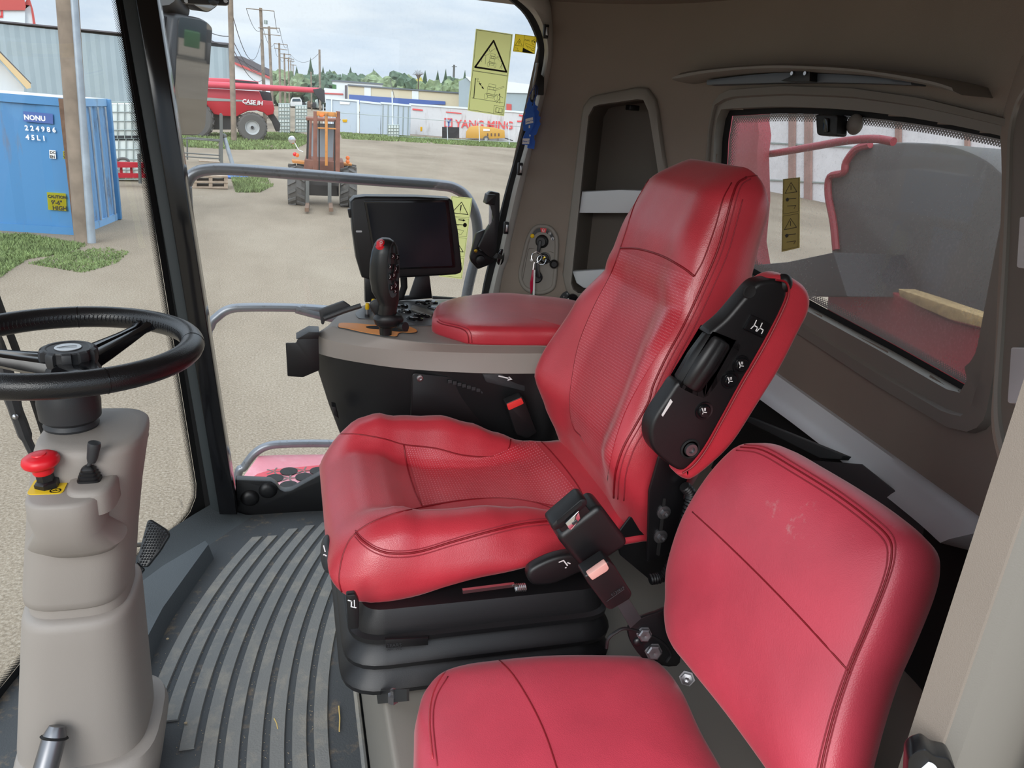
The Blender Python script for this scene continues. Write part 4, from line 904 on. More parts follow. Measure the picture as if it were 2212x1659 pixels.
# ================================================================== steering column
sc_ = thing('steering_column', (-.35, 1.22, 0), 'taupe steering column with red stop button and small gear lever', 'steering column')
YP = 1.20
def colring(py, xl, xr, dn=.092, n=3.2, k=36, yc=YP):
    a, b = onY(xl, py, yc), onY(xr, py, yc); return sell(((a.x + b.x) / 2, yc + .012, (a.z + b.z) / 2), (b.x - a.x) / 2, dn, n, k)
def colbody(rows, name, m, smooth=50): return MB().loft([colring(*r) for r in rows]).build(name, m, sc_, smooth=smooth)
colbody([(1692, 28, 345, .125, 3.6), (1640, 34, 352, .128, 3.6), (1590, 40, 358, .128, 3.4), (1570, 46, 350, .12, 3.4), (1566, 60, 338, .11, 3.4)], 'base_collar', 'taupe_dirty')
colbody([(1690, 50, 335, .11), (1560, 44, 326, .104), (1420, 50, 312, .100), (1330, 54, 303, .097), (1300, 55, 300, .096), (1288, 57, 298, .094), (1282, 62, 292, .088), (1280, 70, 284, .08)], 'lower_cover', 'taupe_dirty')
colbody([(1310, 66, 286, .08), (1250, 70, 284, .08)], 'inner_sleeve', 'taupe')
colbody([(1262, 64, 280, .082), (1256, 58, 285, .088), (1240, 57, 287, .091), (1150, 62, 292, .091), (1060, 68, 300, .091), (1000, 75, 308, .091), (948, 82, 315, .089), (936, 86, 314, .086), (930, 92, 308, .08), (928, 110, 292, .06)], 'upper_cover', 'taupe')
# round boot under the wheel
bc = onY(152, 893, 1.22); bt = MB().lathe([(.0, -.05), (.039, -.05), (.0405, -.036), (.038, -.031), (.040, -.026), (.037, -.021), (.039, -.016), (.036, -.010), (.0425, -.004), (.044, .02), (.041, .04), (.036, .05), (.0, .05)], bc, (0, 0, 1), 32).build('boot', 'charcoal', sc_)
MB().lathe([(.046, -.052), (.047, -.040), (.044, -.034), (.041, -.036), (.041, -.052)], bc, (0, 0, 1), 32).build('boot_ring', 'taupe', sc_)
# vent on the top right of the column
vc = onZ(284, 938, bc.z - .052); MB().lathe([(0, .0), (.019, .0), (.021, .0025), (.024, .003), (.026, 0)], vc, (.15, -.2, 1), 24).build('air_vent', 'taupe_trim', sc_); MB().box(vc + V((0, 0, .002)), (.03, .004, .002)).build('vent_flap', 'charcoal', sc_)
# control pod
def pod(rows, name, m='taupe'): return MB().loft([sell((cx_, cy_, z_), a, b, n, 36) for cx_, cy_, z_, a, b, n in rows]).build(name, m, sc_, smooth=60)
pL, pR = onY(64, 1085, 1.11), onY(254, 1085, 1.12); pxc, phw = (pL.x + pR.x) / 2 - .005, (pR.x - pL.x) / 2 - .006
zt = onY(120, 1085, 1.065).z; zl = onY(196, 1036, 1.115).z
pod([(pxc + .005, 1.135, zt - .118, .03, .02, 2.2), (pxc + .004, 1.13, zt - .110, .05, .034, 2.3), (pxc + .002, 1.122, zt - .09, .066, .048, 2.5), (pxc, 1.115, zt - .06, phw - .004, .056, 2.8), (pxc, 1.112, zt - .03, phw, .059, 3), (pxc, 1.112, zt - .006, phw, .059, 3), (pxc, 1.112, zt - .002, phw - .002, .057, 3), (pxc, 1.112, zt, phw - .006, .053, 3)], 'control_pod')
lc = onY(203, 1040, 1.125); l0, l1 = onY(144, 1040, 1.11), onY(255, 1040, 1.125); lx, lw = (l0.x + l1.x) / 2, (l1.x - l0.x) / 2
pod([(lx, 1.125, zt - .03, lw, .052, 3), (lx, 1.125, zl - .008, lw, .052, 3), (lx, 1.126, zl - .002, lw - .002, .050, 3), (lx, 1.127, zl, lw - .008, .044, 3)], 'lever_pod')
# gear lever and its gaiter
gc = V((onY(194, 1036, 1.115).x, 1.115, zl - .001)); gl = MB().loft([sell(gc + V((0, 0, z_)), a, a * .85, 4, 24) for z_, a in ((0, .0155), (.004, .0155), (.005, .0135), (.009, .014), (.0105, .0115), (.014, .012), (.0155, .0095), (.019, .0098), (.022, .007), (.024, .004))]).build('gear_gaiter', 'black', sc_, smooth=30)
t0 = onY(199, 990, 1.115); t1 = onY(204, 957, 1.115); g0 = gc + V((0, 0, .022))
MB().tube([g0, t0], .0032, 10).build('gear_stem', 'charcoal', sc_)
d_ = (t1 - t0); MB().tube([t0 - d_ * .25, t0, t0 + d_ * .5, t0 + d_ * .85, t0 + d_ * 1.02, t0 + d_ * 1.1], [.0055, .0072, .0082, .009, .0084, .004], 16).build('gear_knob', 'charcoal', sc_)
# red emergency button on its yellow plate
ec = V((onY(106, 1070, 1.115).x, 1.115, zt)); es = MB().slab([ec + V((x, y, .0)) for x, y in rounded([(-.021, -.024), (.025, -.026), (.023, .024), (-.022, .024)], .009)], (0, 0, .0012)).build('warning_plate', 'yellow', sc_)
mb = MB(); q = Quad([ec + V((x, y, .0013)) for x, y in ((.006, -.010), (.022, -.011), (.022, -.024), (.006, -.023))]).face(CAM); q.circ(mb, .5, .5, .42, .0016, 18, 1.2, .0003); q.line(mb, [(.15, .7), (.85, .3)], .0016, .0003); q.line(mb, [(.3, .5), (.5, .25), (.6, .6)], .001, .0003); mb.build('plate_symbol', 'decal_ink', es, smooth=0)
tl_ = V((-.10, -.02, 1)).normalized()
MB().lathe([(.0165, 0), (.0165, .008), (.014, .010), (.0115, .011), (.011, .028), (0, .028)], ec, tl_, 6).build('button_nut', 'black', sc_, smooth=25)
MB().lathe([(0, .022), (.0125, .022), (.014, .025), (.014, .031), (.019, .033), (.0235, .037), (.0248, .042), (.023, .0475), (.0175, .051), (.0095, .0515), (.0088, .053), (0, .0536)], ec, tl_, 32).build('stop_button', 'red_plastic', sc_, smooth=60)
# knurled foot lever
f0, f1 = onY(118, 1590, 1.09), onY(88, 1700, 1.05); MB().tube([f0 + (f0 - f1) * .2, f0, f1, f1 + (f1 - f0) * .3], [.012, .0175, .0185, .0185], 20).build('tilt_lever', 'bolt', sc_)
MB().lathe([(.019, 0), (.021, .002), (.019, .004)], f0, (f1 - f0), 20).build('lever_bush', 'black_matte', sc_)
# ================================================================== steering wheel
WC = V((-.323, 1.222, .806)); sw_ = thing('steering_wheel', WC, 'black leather steering wheel with laced rim at the left edge', 'steering wheel')
RW, RT = .1725, .0178
mb = MB(); mb.tube([WC + V((RW * math.cos(t), RW * math.sin(t), .012)) for t in [2 * PI * i / 72 for i in range(72)]], RT, 20, closed=True); rim = mb.build('rim', 'wheel_leather', sw_, smooth=180)
mb = MB()
for i in range(150):                                     # lacing along the inner edge of the far half
    t = 2 * PI * i / 150; r0 = RW - RT * .92
    p = lambda dr, dt, dz: WC + V(((r0 + dr) * math.cos(t + dt), (r0 + dr) * math.sin(t + dt), .012 + dz))
    mb.tube([p(.0006, 0, .0075), p(-.0014, .012, .0012)], .0012, 5); mb.tube([p(.0006, 0, -.0055), p(-.0014, .012, .0008)], .0012, 5)
mb.build('lacing', 'black', rim, smooth=60)
for t in (math.radians(5), math.radians(98), math.radians(-62)):
    c = WC + V((RW * math.cos(t), RW * math.sin(t), .012)); tg_ = V((-math.sin(t), math.cos(t), 0)); MB().lathe([(RT + .0004, -.0009), (RT + .0007, 0), (RT + .0004, .0009)], c, tg_, 24).build('rim_joint', 'black_gloss', rim)
for t in (math.radians(57), math.radians(177), math.radians(-63)):
    dr = V((math.cos(t), math.sin(t), 0)); sd = V((-math.sin(t), math.cos(t), 0)); R_ = []
    for r_, wd, z0, z1 in ((.02, .034, -.030, -.004), (.06, .026, -.024, .0), (.11, .019, -.012, .006), (.14, .017, -.002, .010), (.163, .026, .002, .020), (.173, .030, .004, .022)):
        c = WC + dr * r_; R_.append([c + sd * (wd * a) + V((0, 0, z)) for a, z in ((-1, lerp(z0, z1, .35)), (-.82, z1 - .002), (-.5, z1), (-.2, z1), (-.12, z1 - .004), (.12, z1 - .004), (.2, z1), (.5, z1), (.82, z1 - .002), (1, lerp(z0, z1, .35)), (.6, z0), (-.6, z0))])
    MB().loft(R_).build('spoke', 'black_gloss', sw_, smooth=35)
mb = MB(); mb.lathe([(0, -.045), (.04, -.045), (.042, -.02), (.038, -.012), (0, -.012)], WC, (0, 0, 1), 32); mb.build('hub', 'charcoal', sw_)
hk = WC + V((0, 0, -.006)); rings = []
for z_, r_, sc2 in ((-.010, .033, 0), (-.006, .038, .5), (.002, .040, 1), (.013, .0395, 1), (.016, .038, .6), (.018, .034, 0), (.018, .030, 0), (.0168, .028, 0), (.0168, .019, 0), (.018, .0185, 0)):
    rings.append([hk + V((math.cos(t), math.sin(t), 0)) * (r_ - .0055 * sc2 * (1 if math.sin(10 * t) > .45 else 0)) + V((0, 0, z_)) for t in [2 * PI * k / 120 for k in range(120)]])
kn = MB().loft(rings).build('clamp_knob', 'charcoal', sw_, smooth=30)
mb = MB(); mb.lathe([(0, .0185), (.0178, .0185), (.0186, .0175)], hk, (0, 0, 1), 32); em = mb.build('emblem', 'silver', kn)
mb = MB(); mb.text('GRAMMER', hk + V((.0, .0, .0198)), V((1, 0, 0)), V((0, 1, 0)), .0075, 0, 'CENTER', .25); mb.ribbon([hk + V((-.014, -.003, .0198)), hk + V((.014, -.004, .0198))], .0012, V((0, 0, 1))); mb.build('emblem_lettering', 'slate', em, smooth=0) if False else None
mb = MB(); mb.ribbon([hk + V((-.013, -.004, .0188)), hk + V((-.004, .002, .0188)), hk + V((.010, .005, .0188))], .0022, V((0, 0, 1))); mb.ribbon([hk + V((-.010, -.007, .0188)), hk + V((.012, -.001, .0188))], .0014, V((0, 0, 1))); mb.build('emblem_swoosh', 'slate', em, smooth=0)
# ================================================================== pedals
for pts, lab in (([(318, 1124), (326, 1121), (362, 1144), (366, 1156), (345, 1190), (318, 1224), (304, 1224), (296, 1205)], 'upper ribbed black brake pedal beside the steering column'), ([(296, 1212), (302, 1222), (312, 1228), (298, 1246), (286, 1262), (270, 1250)], 'lower ribbed black pedal partly hidden by the steering column')):
    Yp = 1.72; p0 = onY(330, 1170, Yp); pn_ = V((-.1, -.75, .65)).normalized(); P = [onP(x, y, p0, pn_) for x, y in rounded(pts, 5)]
    pe = thing('brake_pedal', sum(P, V()) / len(P), lab, 'pedal', 'brake pedals by the steering column'); MB().slab(P, pn_ * -.014, .003).build('pedal_plate', 'black_metal', pe)
    mb = MB(); ins = inset(pts, 4)
    for gy in range(1118, 1262, 6):
        for gx in range(268, 372, 6):
            xx = gx + (3 if (gy // 6) % 2 else 0)
            if inpoly(xx, gy, ins):
                c = onP(xx, gy, p0, pn_); u, v_2, n_ = frame_of(pn_); mb.add([c + u * .0036, c + v_2 * .0036, c - u * .0036, c - v_2 * .0036, c + pn_ * .004], [(0, 1, 4), (1, 2, 4), (2, 3, 4), (3, 0, 4)])
    mb.build('tread', 'charcoal', pe, smooth=0)
    MB().tube([sum(P, V()) / len(P) - pn_ * .01, sum(P, V()) / len(P) + V((-.06, .08, -.05)), V((-.47 + .03 * (pts[0][0] > 310), 1.86 + .06 * (pts[0][0] > 310), 0.02))], .006, 8).build('pedal_arm', 'black_metal', pe)

# ================================================================== right-hand console
co = thing('armrest_console', (.32, 1.72, .45), 'taupe and black control console with orange gate and red armrest', 'console')
def fill_rear(L, z): return L
LA = [(714, 703), (722, 708), (749, 716), (817, 729), (906, 740), (958, 744), (1060, 747), (1163, 748), (1240, 746)]
LB = [(684, 720), (690, 727), (709, 735), (775, 748), (880, 758), (985, 762), (1080, 764), (1163, 764), (1240, 762)]
LC = [(675, 752), (679, 760), (722, 773), (801, 787), (880, 797), (985, 804), (1080, 807), (1155, 807), (1240, 806)]
FA = [(1260, 690), (1180, 664), (1080, 654), (985, 647), (880, 648), (800, 656), (745, 676), (722, 690)]
ZA, ZB, ZC = .716, .694, .654
def outline(near, z, grow):
    P = [onZ(x, y, z) for x, y in near]; Fq = [onZ(x, y, ZA) for x, y in FA]; cxx = V((.35, 1.7, z)); out = P[:]
    for p in Fq: q = V((p.x, p.y, z)); out.append(q + (q - cxx).normalized() * grow)
    return spline(out, 5, closed=True)
oa, ob, oc = outline(LA, ZA, 0), outline(LB, ZB, .012), outline(LC, ZC, .012)
ins = [p + (V((.36, 1.7, p.z)) - p) * .012 + V((0, 0, .0012)) for p in oa]
mb = MB(); mb.loft([oc, ob, [p + V((0, 0, .0008)) for p in ob], oa, ins]); body = mb.build('top_housing', 'taupe', co, smooth=25); CT = mb.tree()
oi = [p + (V((.36, 1.7, p.z)) - p) * .02 for p in oc]
LD = [(676, 760), (690, 800), (704, 848), (716, 882), (729, 905), (745, 960)]
mb = MB(); R_ = []
for z_, k_, dx in ((ZC + .001, .985, 0), (.60, .955, .004), (.52, .90, .02), (.44, .84, .045), (.40, .80, .06)):
    R_.append([V((.37 + dx * .3 + (p.x - .37) * k_, 1.70 + (p.y - 1.70) * (k_ * .97), z_)) for p in oc])
mb.loft(R_).build('lower_shell', 'black', co, smooth=40)
# mechanism side plate, hinge strip and cover behind it
mp_ = MB().slab([onY(x, y, 1.556) for x, y in rounded([(890, 806), (968, 814), (1060, 852), (1160, 880), (1200, 960), (1180, 990), (886, 930)], [10, 4, 2, 2, 2, 2, 2])], (0, .008, 0), .002).build('side_plate', 'black_metal', co)
c = onY(907, 817, 1.555); MB().lathe([(.008, 0), (.007, .003), (.004, .0035), (.0035, .001), (0, .001)], c, (0, -1, 0), 16).build('plate_screw', 'steel', mp_)
mb = MB()
for i in range(15):
    a = onY(972 + i * 10.2, 824 + i * 3.1, 1.55); mb.box(a, (.009, .004, .008), .0006)
mb.build('hinge_strip', 'charcoal', mp_, smooth=20)
cb_ = MB().slab([onY(x, y, 1.54) for x, y in rounded([(1042, 808), (1136, 808), (1134, 846), (1120, 842), (1050, 826)], 4)], (0, .03, 0), .004).build('slide_cover', 'charcoal', co)
q = Quad([onY(*p, 1.5385) for p in ((1078, 809), (1108, 814), (1106, 824), (1076, 819))]).face(CAM); mb = MB(); q.line(mb, [(0, .3), (.75, .45)], .003); q.fill(mb, [(.7, 0), (1.0, .55), (.66, 1)]); mb.build('arrow_mark', 'white_ink', cb_, smooth=0)
# keypad, orange gate, armrest pad
ZP_ = ZA + .0015
kp = MB().slab([onZ(x, y, ZP_) for x, y in rounded([(766, 676), (800, 660), (880, 650), (1000, 650), (1060, 656), (1000, 672), (944, 700), (930, 704), (880, 704), (820, 692), (772, 688)], 8)], (0, 0, .0015)).build('keypad', 'keypad', co)
for i, (x, y, w_, r_) in enumerate(((866, 662, 16, 0), (910, 656, 14, .2), (932, 654, 14, .2), (936, 666, 13, .2), (958, 660, 9, .2), (983, 655, 9, .2), (874, 674, 15, .3), (911, 683, 18, .25), (896, 690, 18, .25), (848, 668, 8, .3))):
    c = onZ(x, y, ZP_ + .0015); ex = (onZ(x + w_, y, ZP_) - onZ(x, y, ZP_)).length
    kb = MB().loft([sell(c + V((0, 0, z_)), ex * k_, ex * .48 * k_ * 1.5, 2.2, 24, -.5) for z_, k_ in ((0, 1), (.003, 1), (.0045, .9), (.005, .5))]).build('key', 'black_gloss', kp)
    mb = MB(); s_ = ex * .33; t = V((0, 0, .0052)); mb.ribbon([c + t + V((-s_, -s_ * .6, 0)), c + t + V((0, s_ * .8, 0)), c + t + V((s_, -s_ * .6, 0))], .0016, V((0, 0, 1)), 0, i % 2 == 0)
    if i % 3 == 1: mb.ribbon([c + t + V((-s_ * 1.6, 0, 0)), c + t + V((-s_, 0, 0))], .0016, V((0, 0, 1)))
    mb.build('key_symbol', 'white_ink', kb, smooth=0)
MB().slab([onZ(x, y, ZP_ + .0015) for x, y in rounded([(889, 664), (896, 663), (936, 678), (934, 685), (928, 685), (887, 671)], 2)], (0, 0, .006), .002).build('divider_bar', 'pad_grey', kp)
MB().slab([onZ(x, y, ZP_) for x, y in rounded([(860, 690), (876, 704), (928, 706)], 1)], (0, 0, .0002)).build('key_edge', 'charcoal', kp) if False else None
GT = [(731, 704), (737, 699), (770, 700), (806, 703), (850, 702), (880, 706), (898, 713), (899, 718), (886, 720), (868, 719), (860, 722), (857, 727), (845, 727), (815, 724), (780, 718), (745, 710), (733, 708)]
gt = MB().slab([onZ(x, y, ZA + .0018) for x, y in spline(GT, 4, closed=True)], (0, 0, .002)).build('orange_gate', 'orange', co)
MB().slab([onZ(x, y, ZA + .0039) for x, y in spline([(738, 704), (742, 701), (778, 702), (805, 705), (822, 708), (818, 713), (802, 711), (785, 709), (752, 708)], 4, closed=True)], (0, 0, .0003)).build('gate_slot', 'leather_dark', gt) if False else MB().slab([onZ(x, y, ZA + .0039) for x, y in spline([(790, 706), (806, 704), (846, 706), (876, 711), (880, 716), (858, 716), (826, 712), (800, 710)], 4, closed=True)], (0, 0, .0004)).build('gate_slot', 'black_matte', gt)
MB().tube([onZ(x, y, ZA + .002) for x, y in spline(GT, 4, closed=True)], .0013, 6, closed=True).build('gate_rim', 'slate', gt)
AR = [(932, 714), (936, 696), (950, 682), (1000, 668), (1080, 660), (1160, 666), (1240, 676), (1290, 700), (1290, 760), (1240, 752), (1180, 748), (1090, 747), (1018, 745), (985, 737), (950, 726), (936, 720)]
abase = [onZ(x, y, ZA) for x, y in spline(AR, 4, closed=True)]; ac = sum(abase, V()) / len(abase)
mb = MB(); R_ = []
for k_, z_ in ((.99, 0), (1.0, .006), (1.0, .022), (.985, .031), (.95, .037), (.88, .041), (.7, .043), (.4, .044), (.1, .044)): R_.append([ac + (p - ac) * k_ + V((0, 0, z_)) for p in abase])
apad = mb.loft(R_).build('armrest_cushion', 'leather', co, smooth=180, label='red leather armrest cushion'); APB = mb.tree()
seam(APB, [(948, 690), (958, 696), (1000, 706), (1016, 718), (1020, 745)], 'stitching', apad, 'stitch', .001); seam(APB, [(944, 694), (956, 700), (996, 710), (1010, 722), (1013, 744)], 'seam', apad, 'leather_dark', .0014, 0.0)
# yellow-tipped toggles
for x, y, yt in ((793, 684, 655), (806, 672, 646)):
    c = onZ(x, y, ZP_ + .0015); up_ = V((0, 0, onY(x, yt, c.y).z - c.z))
    MB().cyl(c, c + V((0, 0, .006)), .006, seg=6).build('toggle_nut', 'charcoal', co, smooth=20); MB().tube([c, c + up_ * .8], [.0025, .0035], 10).build('toggle_stem', 'steel', co); MB().tube([c + up_ * .55, c + up_ * .75, c + up_], [.0045, .0052, .004], 12).build('toggle_cap', 'yellow_cap', co)
# fins / brackets on the front of the console
MB().slab([onY(x, y, 1.70) for x, y in rounded([(689, 670), (742, 651), (758, 662), (759, 668), (704, 689), (699, 702), (694, 700)], 4)], (0, .012, 0), .003).build('front_guard', 'charcoal', co)
MB().tube([onY(x, y, 1.69) for x, y in ((700, 688), (742, 672), (780, 660))], .006, 8).build('guard_rail', 'charcoal', co)
mb = MB().slab([onY(x, y, 1.66) for x, y in rounded([(617, 741), (640, 741), (642, 734), (652, 732), (688, 731), (690, 800), (655, 815), (621, 813)], 3)], (0, .004, 0), .001); mb.slab([onY(x, y, 1.66) for x, y in ((640, 733), (688, 733), (690, 718), (668, 717))], (0, .05, 0), .001); mb.build('front_bracket', 'black', co)
MB().slab([onY(x, y, 1.62) for x, y in ((717, 878), (726, 880), (732, 905), (722, 898))], (0, .03, 0), .002).build('side_peg', 'black', co)
# ---- joystick
js = thing('drive_lever', onZ(835, 712, ZA + .004), 'black multifunction drive lever with red top button on the console', 'joystick'); YJ = 1.615
def jring(y, xl, xr, d, n=2.4): a, b = onY(xl, y, YJ), onY(xr, y, YJ); return sell(((a.x + b.x) / 2, YJ, (a.z + b.z) / 2), (b.x - a.x) / 2, d, n, 28)
mb = MB(); mb.loft([jring(*r) for r in ((722, 820, 846, .012), (700, 818, 848, .014), (690, 815, 855, .02), (660, 817, 858, .02), (655, 818, 860, .021), (648, 814, 861, .023), (630, 803, 862, .026), (600, 798, 862, .028), (570, 799, 861, .028), (545, 803, 859, .027), (528, 809, 856, .024), (519, 815, 850, .018), (514, 824, 842, .008))]); jg = mb.build('grip', 'grip_rubber', js, smooth=80); JB = mb.tree()
FCP = spline([(852, 521), (858, 540), (861, 575), (860, 610), (855, 636), (846, 642), (840, 630), (836, 600), (837, 560), (843, 532)], 4, closed=True)
mb = MB(); fp = [hit(JB, x, y, .0022)[0] for x, y in FCP]; fp = [p for p in fp if p]; mb.add(fp + [sum(fp, V()) / len(fp) + V((0, -.003, .0))], [(i, (i + 1) % len(fp), len(fp)) for i in range(len(fp))]); fc = mb.build('button_face', 'slate', jg, smooth=0, label='dark grey button panel')
for x, y, w_, h_ in ((853, 537, 4, 5), (847, 553, 4, 6), (855, 555, 3, 6), (842, 575, 3, 5), (853, 580, 4, 9), (842, 597, 3, 7), (849, 593, 3, 6), (845, 620, 3, 6), (853, 615, 4, 9), (852, 628, 3, 4)):
    h = hit(JB, x, y, .004)
    if h[0] is None: continue
    P = [hit(JB, x + a * w_, y + b * h_, .0055)[0] for a, b in ((-1, -1), (1, -1), (1, 1), (-1, 1))]
    if None in P: continue
    kb = MB().slab(P, h[1] * -.005, .001).build('thumb_button', 'black_gloss', jg); mb = MB(); mb.ribbon([P[0].lerp(P[2], .3) + h[1] * .0004, P[1].lerp(P[3], .5) + h[1] * .0004, P[3].lerp(P[1], .25) + h[1] * .0004], .0008, h[1]); mb.build('button_mark', 'white_ink', kb, smooth=0)
tb = MB(); c = onY(824, 531, YJ - .012); tb.lathe([(0, -.004), (.0135, -.004), (.0125, .002), (.010, .004), (.0085, .010), (.006, .0125), (0, .013)], c, (-.3, -.25, 1), 20); tbo = tb.build('top_button', 'red_plastic', js)
q = Quad([onY(x, y, YJ - .027) for x, y in ((820, 520), (827, 520), (827, 527), (820, 527))]).face(CAM); mb = MB(); q.circ(mb, .5, .5, .4, .0008); q.line(mb, [(.5, .1), (.5, .9)], .0008); mb.build('button_symbol', 'white_ink', tbo, smooth=0)
bt_ = MB(); bt_.loft([jring(*r) for r in ((706, 818, 850, .014), (700, 810, 868, .022), (688, 806, 872, .026), (680, 812, 868, .024), (676, 818, 860, .02))]); bt_.build('lever_collar', 'black', js)
MB().slab([onY(x, y, YJ + .01) for x, y in spline([(800, 655), (812, 648), (826, 652), (830, 690), (818, 690), (806, 676), (799, 664)], 4, closed=True)], (0, .012, 0), .004).build('palm_guard', 'black', js)
c0, c1 = onY(862, 706, YJ - .02), onY(876, 706, YJ - .035); MB().tube([c0, c0.lerp(c1, .5), c0.lerp(c1, .55), c1], [.007, .008, .0105, .0105], 16).build('clamp_screw', 'black', js)
# ---- monitor
YM = 1.90
mo = thing('display_monitor', onY(905, 650, YM), 'large black square display monitor standing behind the drive lever', 'monitor')
MO = [(757, 436), (766, 427), (790, 424), (900, 425), (972, 429), (978, 434), (990, 500), (999, 582), (996, 590), (985, 594), (800, 605), (782, 600), (770, 560), (762, 500)]
MB().slab([onY(x, y, YM) for x, y in MO], (.0, .055, 0), .006, 3).build('housing', 'black', mo)
MB().slab([onY(x, y, YM - .0015) for x, y in rounded([(786, 434), (970, 431), (985, 578), (812, 584)], 4)], (0, .003, 0), .001).build('bezel', 'black_gloss', mo)
MB().slab([onY(x, y, YM - .0025) for x, y in rounded([(792, 439), (962, 437), (977, 574), (816, 580)], 2)], (0, .002, 0)).build('screen', 'screen', mo, smooth=20)
MB().slab([onY(x, y, YM + .012) for x, y in rounded([(751, 452), (760, 451), (762, 470), (754, 471)], 2)], (0, .012, 0), .002).build('side_button', 'black', mo)
c = onY(775, 500, YM - .002); MB().slab([onY(x, y, YM - .002) for x, y in rounded([(769, 498), (782, 498), (782, 502), (769, 502)], 2)], (0, .002, 0)).build('sensor_window', 'silver', mo)
MB().slab([onY(x, y, YM + .03) for x, y in ((898, 596), (928, 595), (934, 645), (858, 650), (862, 640), (884, 638))], (0, .006, 0), .002).build('stand', 'black_metal', mo)
MB().slab([onY(x, y, YM + .012) for x, y in ((788, 600), (816, 600), (818, 652), (789, 654))], (0, .03, 0), .003).build('stand_arm', 'black_metal', mo)
MB().tube([onY(x, y, YM + .03) for x, y in ((872, 600), (873, 620), (866, 640), (850, 648))], .009, 10).build('ribbed_cable', 'black_matte', mo)
# storage tray edge behind the console
MB().slab([onY(x, y, 2.02) for x, y in ((935, 640), (985, 644), (1068, 652), (1090, 654), (1060, 656), (960, 650), (934, 646))], (0, .01, 0), .002).build('rear_tray_edge', 'charcoal', co)
MB().ball(onY(1008, 650, 1.95), (.02, .02, .014)).build('round_stud', 'pad_grey', co)

# ================================================================== phone bracket on the pillar
pb = thing('device_bracket', onY(1050, 560, 2.06), 'black angled device bracket clamped to the pillar beside the ignition', 'bracket'); YB = 2.05
MB().slab([onY(x, y, YB) for x, y in rounded([(1052, 419), (1060, 413), (1080, 417), (1080, 468), (1074, 520), (1072, 548), (1062, 558), (1052, 552), (1032, 534), (1046, 505), (1062, 480), (1066, 470)], 3)], (0, .02, 0), .003).build('upright', 'black', pb)
MB().slab([onY(x, y, YB - .01) for x, y in rounded([(1054, 419), (1072, 421), (1069, 444), (1049, 441)], 3)], (0, .035, 0), .003).build('top_jaw', 'black', pb)
MB().slab([onY(x, y, YB + .002) for x, y in ((1057, 444), (1063, 444), (1062, 488), (1056, 485))], (0, .004, 0), .001).build('spring_plate', 'silver', pb)
MB().slab([onY(x, y, YB + .014) for x, y in rounded([(1029, 504), (1049, 495), (1050, 530), (1034, 538), (1070, 560), (1058, 572), (1032, 582), (1017, 565), (1015, 556)], 4)], (0, .012, 0), .003).build('base_plate', 'black_metal', pb)
c = onY(1037, 561, YB + .012); MB().lathe([(.014, 0), (.012, .008), (.006, .010), (0, .010)], c, (0, -1, 0), 18).build('clamp_knob', 'black', pb)
c = onY(1027, 541, YB + .01); MB().lathe([(.005, 0), (.005, .006), (0, .007)], c, (0, -1, 0), 6).build('brass_bolt', 'brass', pb)
MB().tube([onY(1070, 552, YB), onY(1085, 556, YB + .03)], [.008, .006], 10).build('pivot', 'charcoal', pb)
MB().slab([onY(x, y, 2.115) for x, y in spline([(1078, 545), (1086, 538), (1090, 545), (1088, 565), (1080, 574), (1074, 566)], 3, closed=True)], (0, .01, 0), .002).build('pillar_socket', 'black_gloss', pb)

# ================================================================== ignition panel
IP = spline([(1173, 484), (1190, 488), (1203, 502), (1208, 523), (1206, 570), (1203, 608), (1196, 626), (1174, 636), (1148, 634), (1128, 620), (1120, 596), (1124, 568), (1136, 518), (1146, 497), (1158, 486)], 4, closed=True)
ip = thing('ignition_panel', hit(WB, 1165, 630)[0], 'rounded ignition and power socket panel on the taupe wall behind the monitor', 'panel')
lofts([(IP, -.003), (IP, .006), (inset(IP, 2), .009), (inset(IP, 7), .009), (inset(IP, 9), .006)], 'rim', 'taupe_trim', ip)
mb = MB(); fp = [hit(WB, x, y, .0055)[0] for x, y in inset(IP, 6)]; mb.add(fp, [tuple(range(len(fp)))]); pl_ = mb.build('face_plate', 'taupe_trim', ip, smooth=0)
nI = hit(WB, 1165, 560)[1]
mb = MB(); mb.add([hit(WB, x, y, .0068)[0] for x, y in [(1147, 507), (1152, 499), (1160, 494), (1172, 492), (1184, 495), (1194, 504), (1200, 517), (1195, 520), (1188, 508), (1180, 502), (1172, 500), (1162, 502), (1154, 509)]], [tuple(range(13))]); mb.build('dial_arc', 'black', pl_, smooth=0)
mb = MB(); mb.add([hit(WB, x, y, .0074)[0] for x, y in [(1168, 492), (1182, 493), (1180, 502), (1170, 501)]], [(0, 1, 2, 3)]); mb.build('stop_mark', 'red_plastic', pl_, smooth=0)
mb = MB()
for x, y in ((1175, 497), (1189, 504), (1195, 515)):
    P = [hit(WB, x + 2.6 * math.cos(t), y + 3.2 * math.sin(t), .0078)[0] for t in [i * PI / 5 for i in range(10)]]; mb.ribbon(P, .0009, nI, 0, True); mb.ribbon([P[0], P[5]], .0008, nI)
mb.build('dial_symbols', 'white_ink', pl_, smooth=0)
c = hit(WB, 1151, 509, .006)[0]; MB().lathe([(.006, 0), (.006, .003), (.004, .005), (0, .0055)], c, nI, 16).build('yellow_indicator', 'yellow_cap', ip)
c = hit(WB, 1172, 521, .006)[0]; ks = MB().lathe([(.019, 0), (.019, .004), (.016, .008), (.013, .009), (.0125, .016), (0, .016)], c, nI, 28).build('key_switch', 'black', ip)
c2 = hit(WB, 1178, 557, .006)[0]; sk = MB().lathe([(.017, 0), (.017, .004), (.013, .005), (.011, .002), (0, .001)], c2, nI, 24).build('power_socket', 'black', ip); MB().lathe([(.005, .001), (.005, .006), (0, .007)], c2, nI, 12).build('contact', 'brass', sk)
